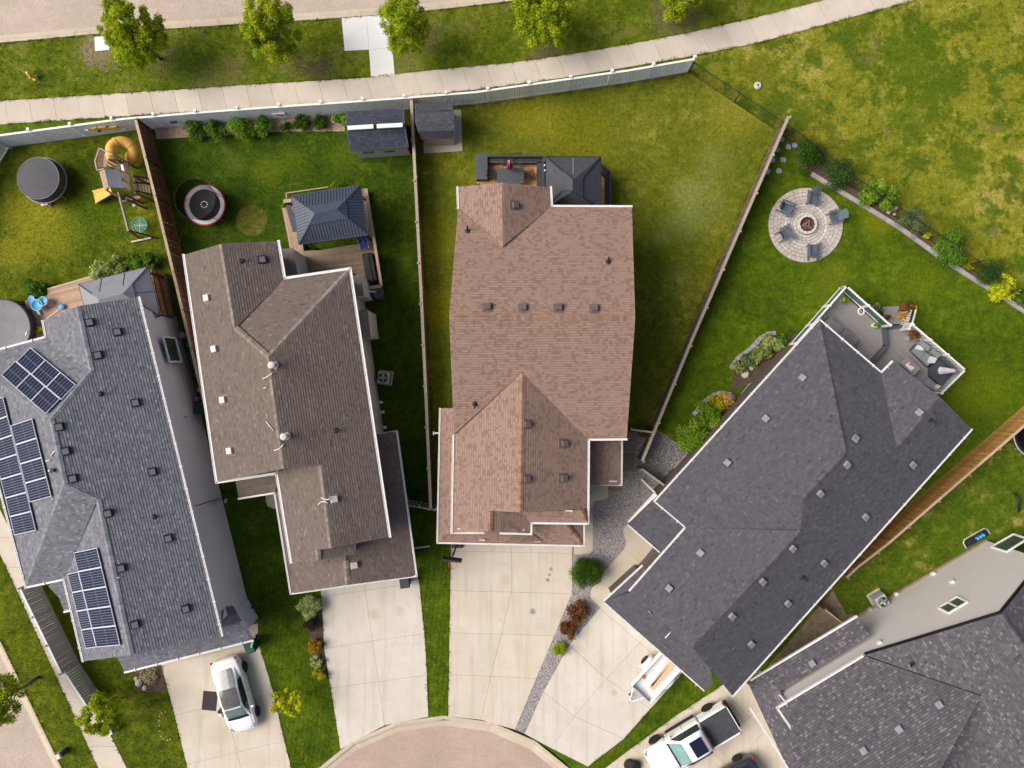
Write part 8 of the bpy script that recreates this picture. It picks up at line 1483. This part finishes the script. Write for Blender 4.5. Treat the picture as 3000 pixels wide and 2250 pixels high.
for i, (x, y, L_, w_, a, z) in enumerate(((.55, -.38, 2.2, .36, .03, .60), (.65, -.16, 2.1, .16, .09, .60), (.6, -.52, 1.3, .12, -.05, .64))):
    mb = MB(); mb.box(Matrix.Identity(4), L_, w_, .04); M = Mt @ Matrix.Translation((x, y, z)) @ Matrix.Rotation(a, 4, 'Z'); o = piece('plank', mb.mesh('plank', 'plank'), None, M); tag(o, ('widest wooden plank lying in the white trailer', 'narrow plank beside the widest one in the white trailer', 'short plank on top of the widest one in the white trailer')[i], 'plank')
mb = MB(); mb.lathe((0, 0, 0), [(.14, 0), (.10, .08), (.02, .2)], 10); o = piece('traffic_cone', mb.mesh('traffic_cone', 'plastic_orange' if 'plastic_orange' in MAT else 'leaf_orange_solid') if False else mb.mesh('traffic_cone', mat('plastic_orange', (.70, .20, .06), rough=.5)), None, Mt @ Matrix.Translation((-.35, .45, .58)) @ Matrix.Rotation(1.2, 4, 'Y')); tag(o, 'small orange cone lying in the white trailer', 'cone')
# loose wheels by the pickup's nose
for lb, px, py, z, tilt in (('loose tyre with a silver wheel beside the nose of the pickup', 1862, 2246, .35, .5), ('dark loose tyre left of the silver-hubbed one at the bottom edge', 1845, 2243, .25, -.4)):
    t = thing('loose_wheel', lb, 'wheel', P(px, py)); q = P(px, py, z); Mx = Matrix.Rotation(tilt, 3, 'Y'); mb = MB(); mb.lathe(q, [(.20, -.11), (.33, -.11), (.37, -.06), (.37, .06), (.33, .11), (.20, .11)], 24, 0, Mx); mb.build('tyre', 'tyre', t, smooth=True); mb = MB(); mb.lathe(q, [(.20, .0), (.20, .08), (.08, .10), (.02, .09)], 16, 0, Mx); mb.build('rim', 'rim_alloy' if 'silver' in lb[:30] else 'black_trim', t, smooth=True)

# shut lines traced on the finished body surfaces
from mathutils.bvhtree import BVHTree
bpy.context.view_layer.update(); _dg = bpy.context.evaluated_depsgraph_get()
def shut_lines(root, part, lines, r=.011):
    for o in [c for c in root.children if c.name.split('.')[0] == part]:
        ev = o.evaluated_get(_dg); me = ev.to_mesh(); tree_ = BVHTree.FromPolygons([v_.co.copy() for v_ in me.vertices], [list(q.vertices) for q in me.polygons]); ev.to_mesh_clear()
        for pts, d in lines:
            out = []; d = Vector(d)
            for a, b in zip(pts, pts[1:]):
                for i in range(6):
                    h_ = tree_.ray_cast(Vector(a).lerp(Vector(b), i / 6) - d * 3, d)
                    if h_[0] is not None: out.append(h_[0] + h_[1] * .001)
            if len(out) > 2: mb = MB(); mb.tube(out, r, 5); mb.build('shut_line', 'dark_metal', root, local=True)
for o in [x for x in C.objects if x.parent is None and x.name.split('.')[0] in ('sedan', 'car')]:
    L_ = [([(1.32, -.70, 0), (1.36, 0, 0), (1.32, .70, 0)], (0, 0, -1)), ([(1.32, .70, 0), (1.9, .66, 0), (2.2, .42, 0), (2.27, 0, 0), (2.2, -.42, 0), (1.9, -.66, 0), (1.32, -.70, 0)], (0, 0, -1)), ([(-2.0, -.62, 0), (-2.03, 0, 0), (-2.0, .62, 0)], (0, 0, -1))]
    for s_ in (-1, 1):
        for x in (.86, -.12, -1.08): L_.append(([(x, 0, .34), (x - .02, 0, .6), (x - .05, 0, .9)], (0, -s_, 0)))
    shut_lines(o, 'body', L_)
for o in [x for x in C.objects if x.parent is None and x.name.split('.')[0] == 'pickup_truck']:
    shut_lines(o, 'hood', [([(1.42, .78, 0), (2.2, .76, 0), (2.75, .66, 0), (2.84, 0, 0), (2.75, -.66, 0), (2.2, -.76, 0), (1.42, -.78, 0)], (0, 0, -1))]); shut_lines(o, 'door_body', [([(x, 0, .5), (x, 0, .9), (x, 0, 1.15)], (0, -s_, 0)) for s_ in (-1, 1) for x in (1.15, .12, -.88)])
bpy.context.view_layer.update()
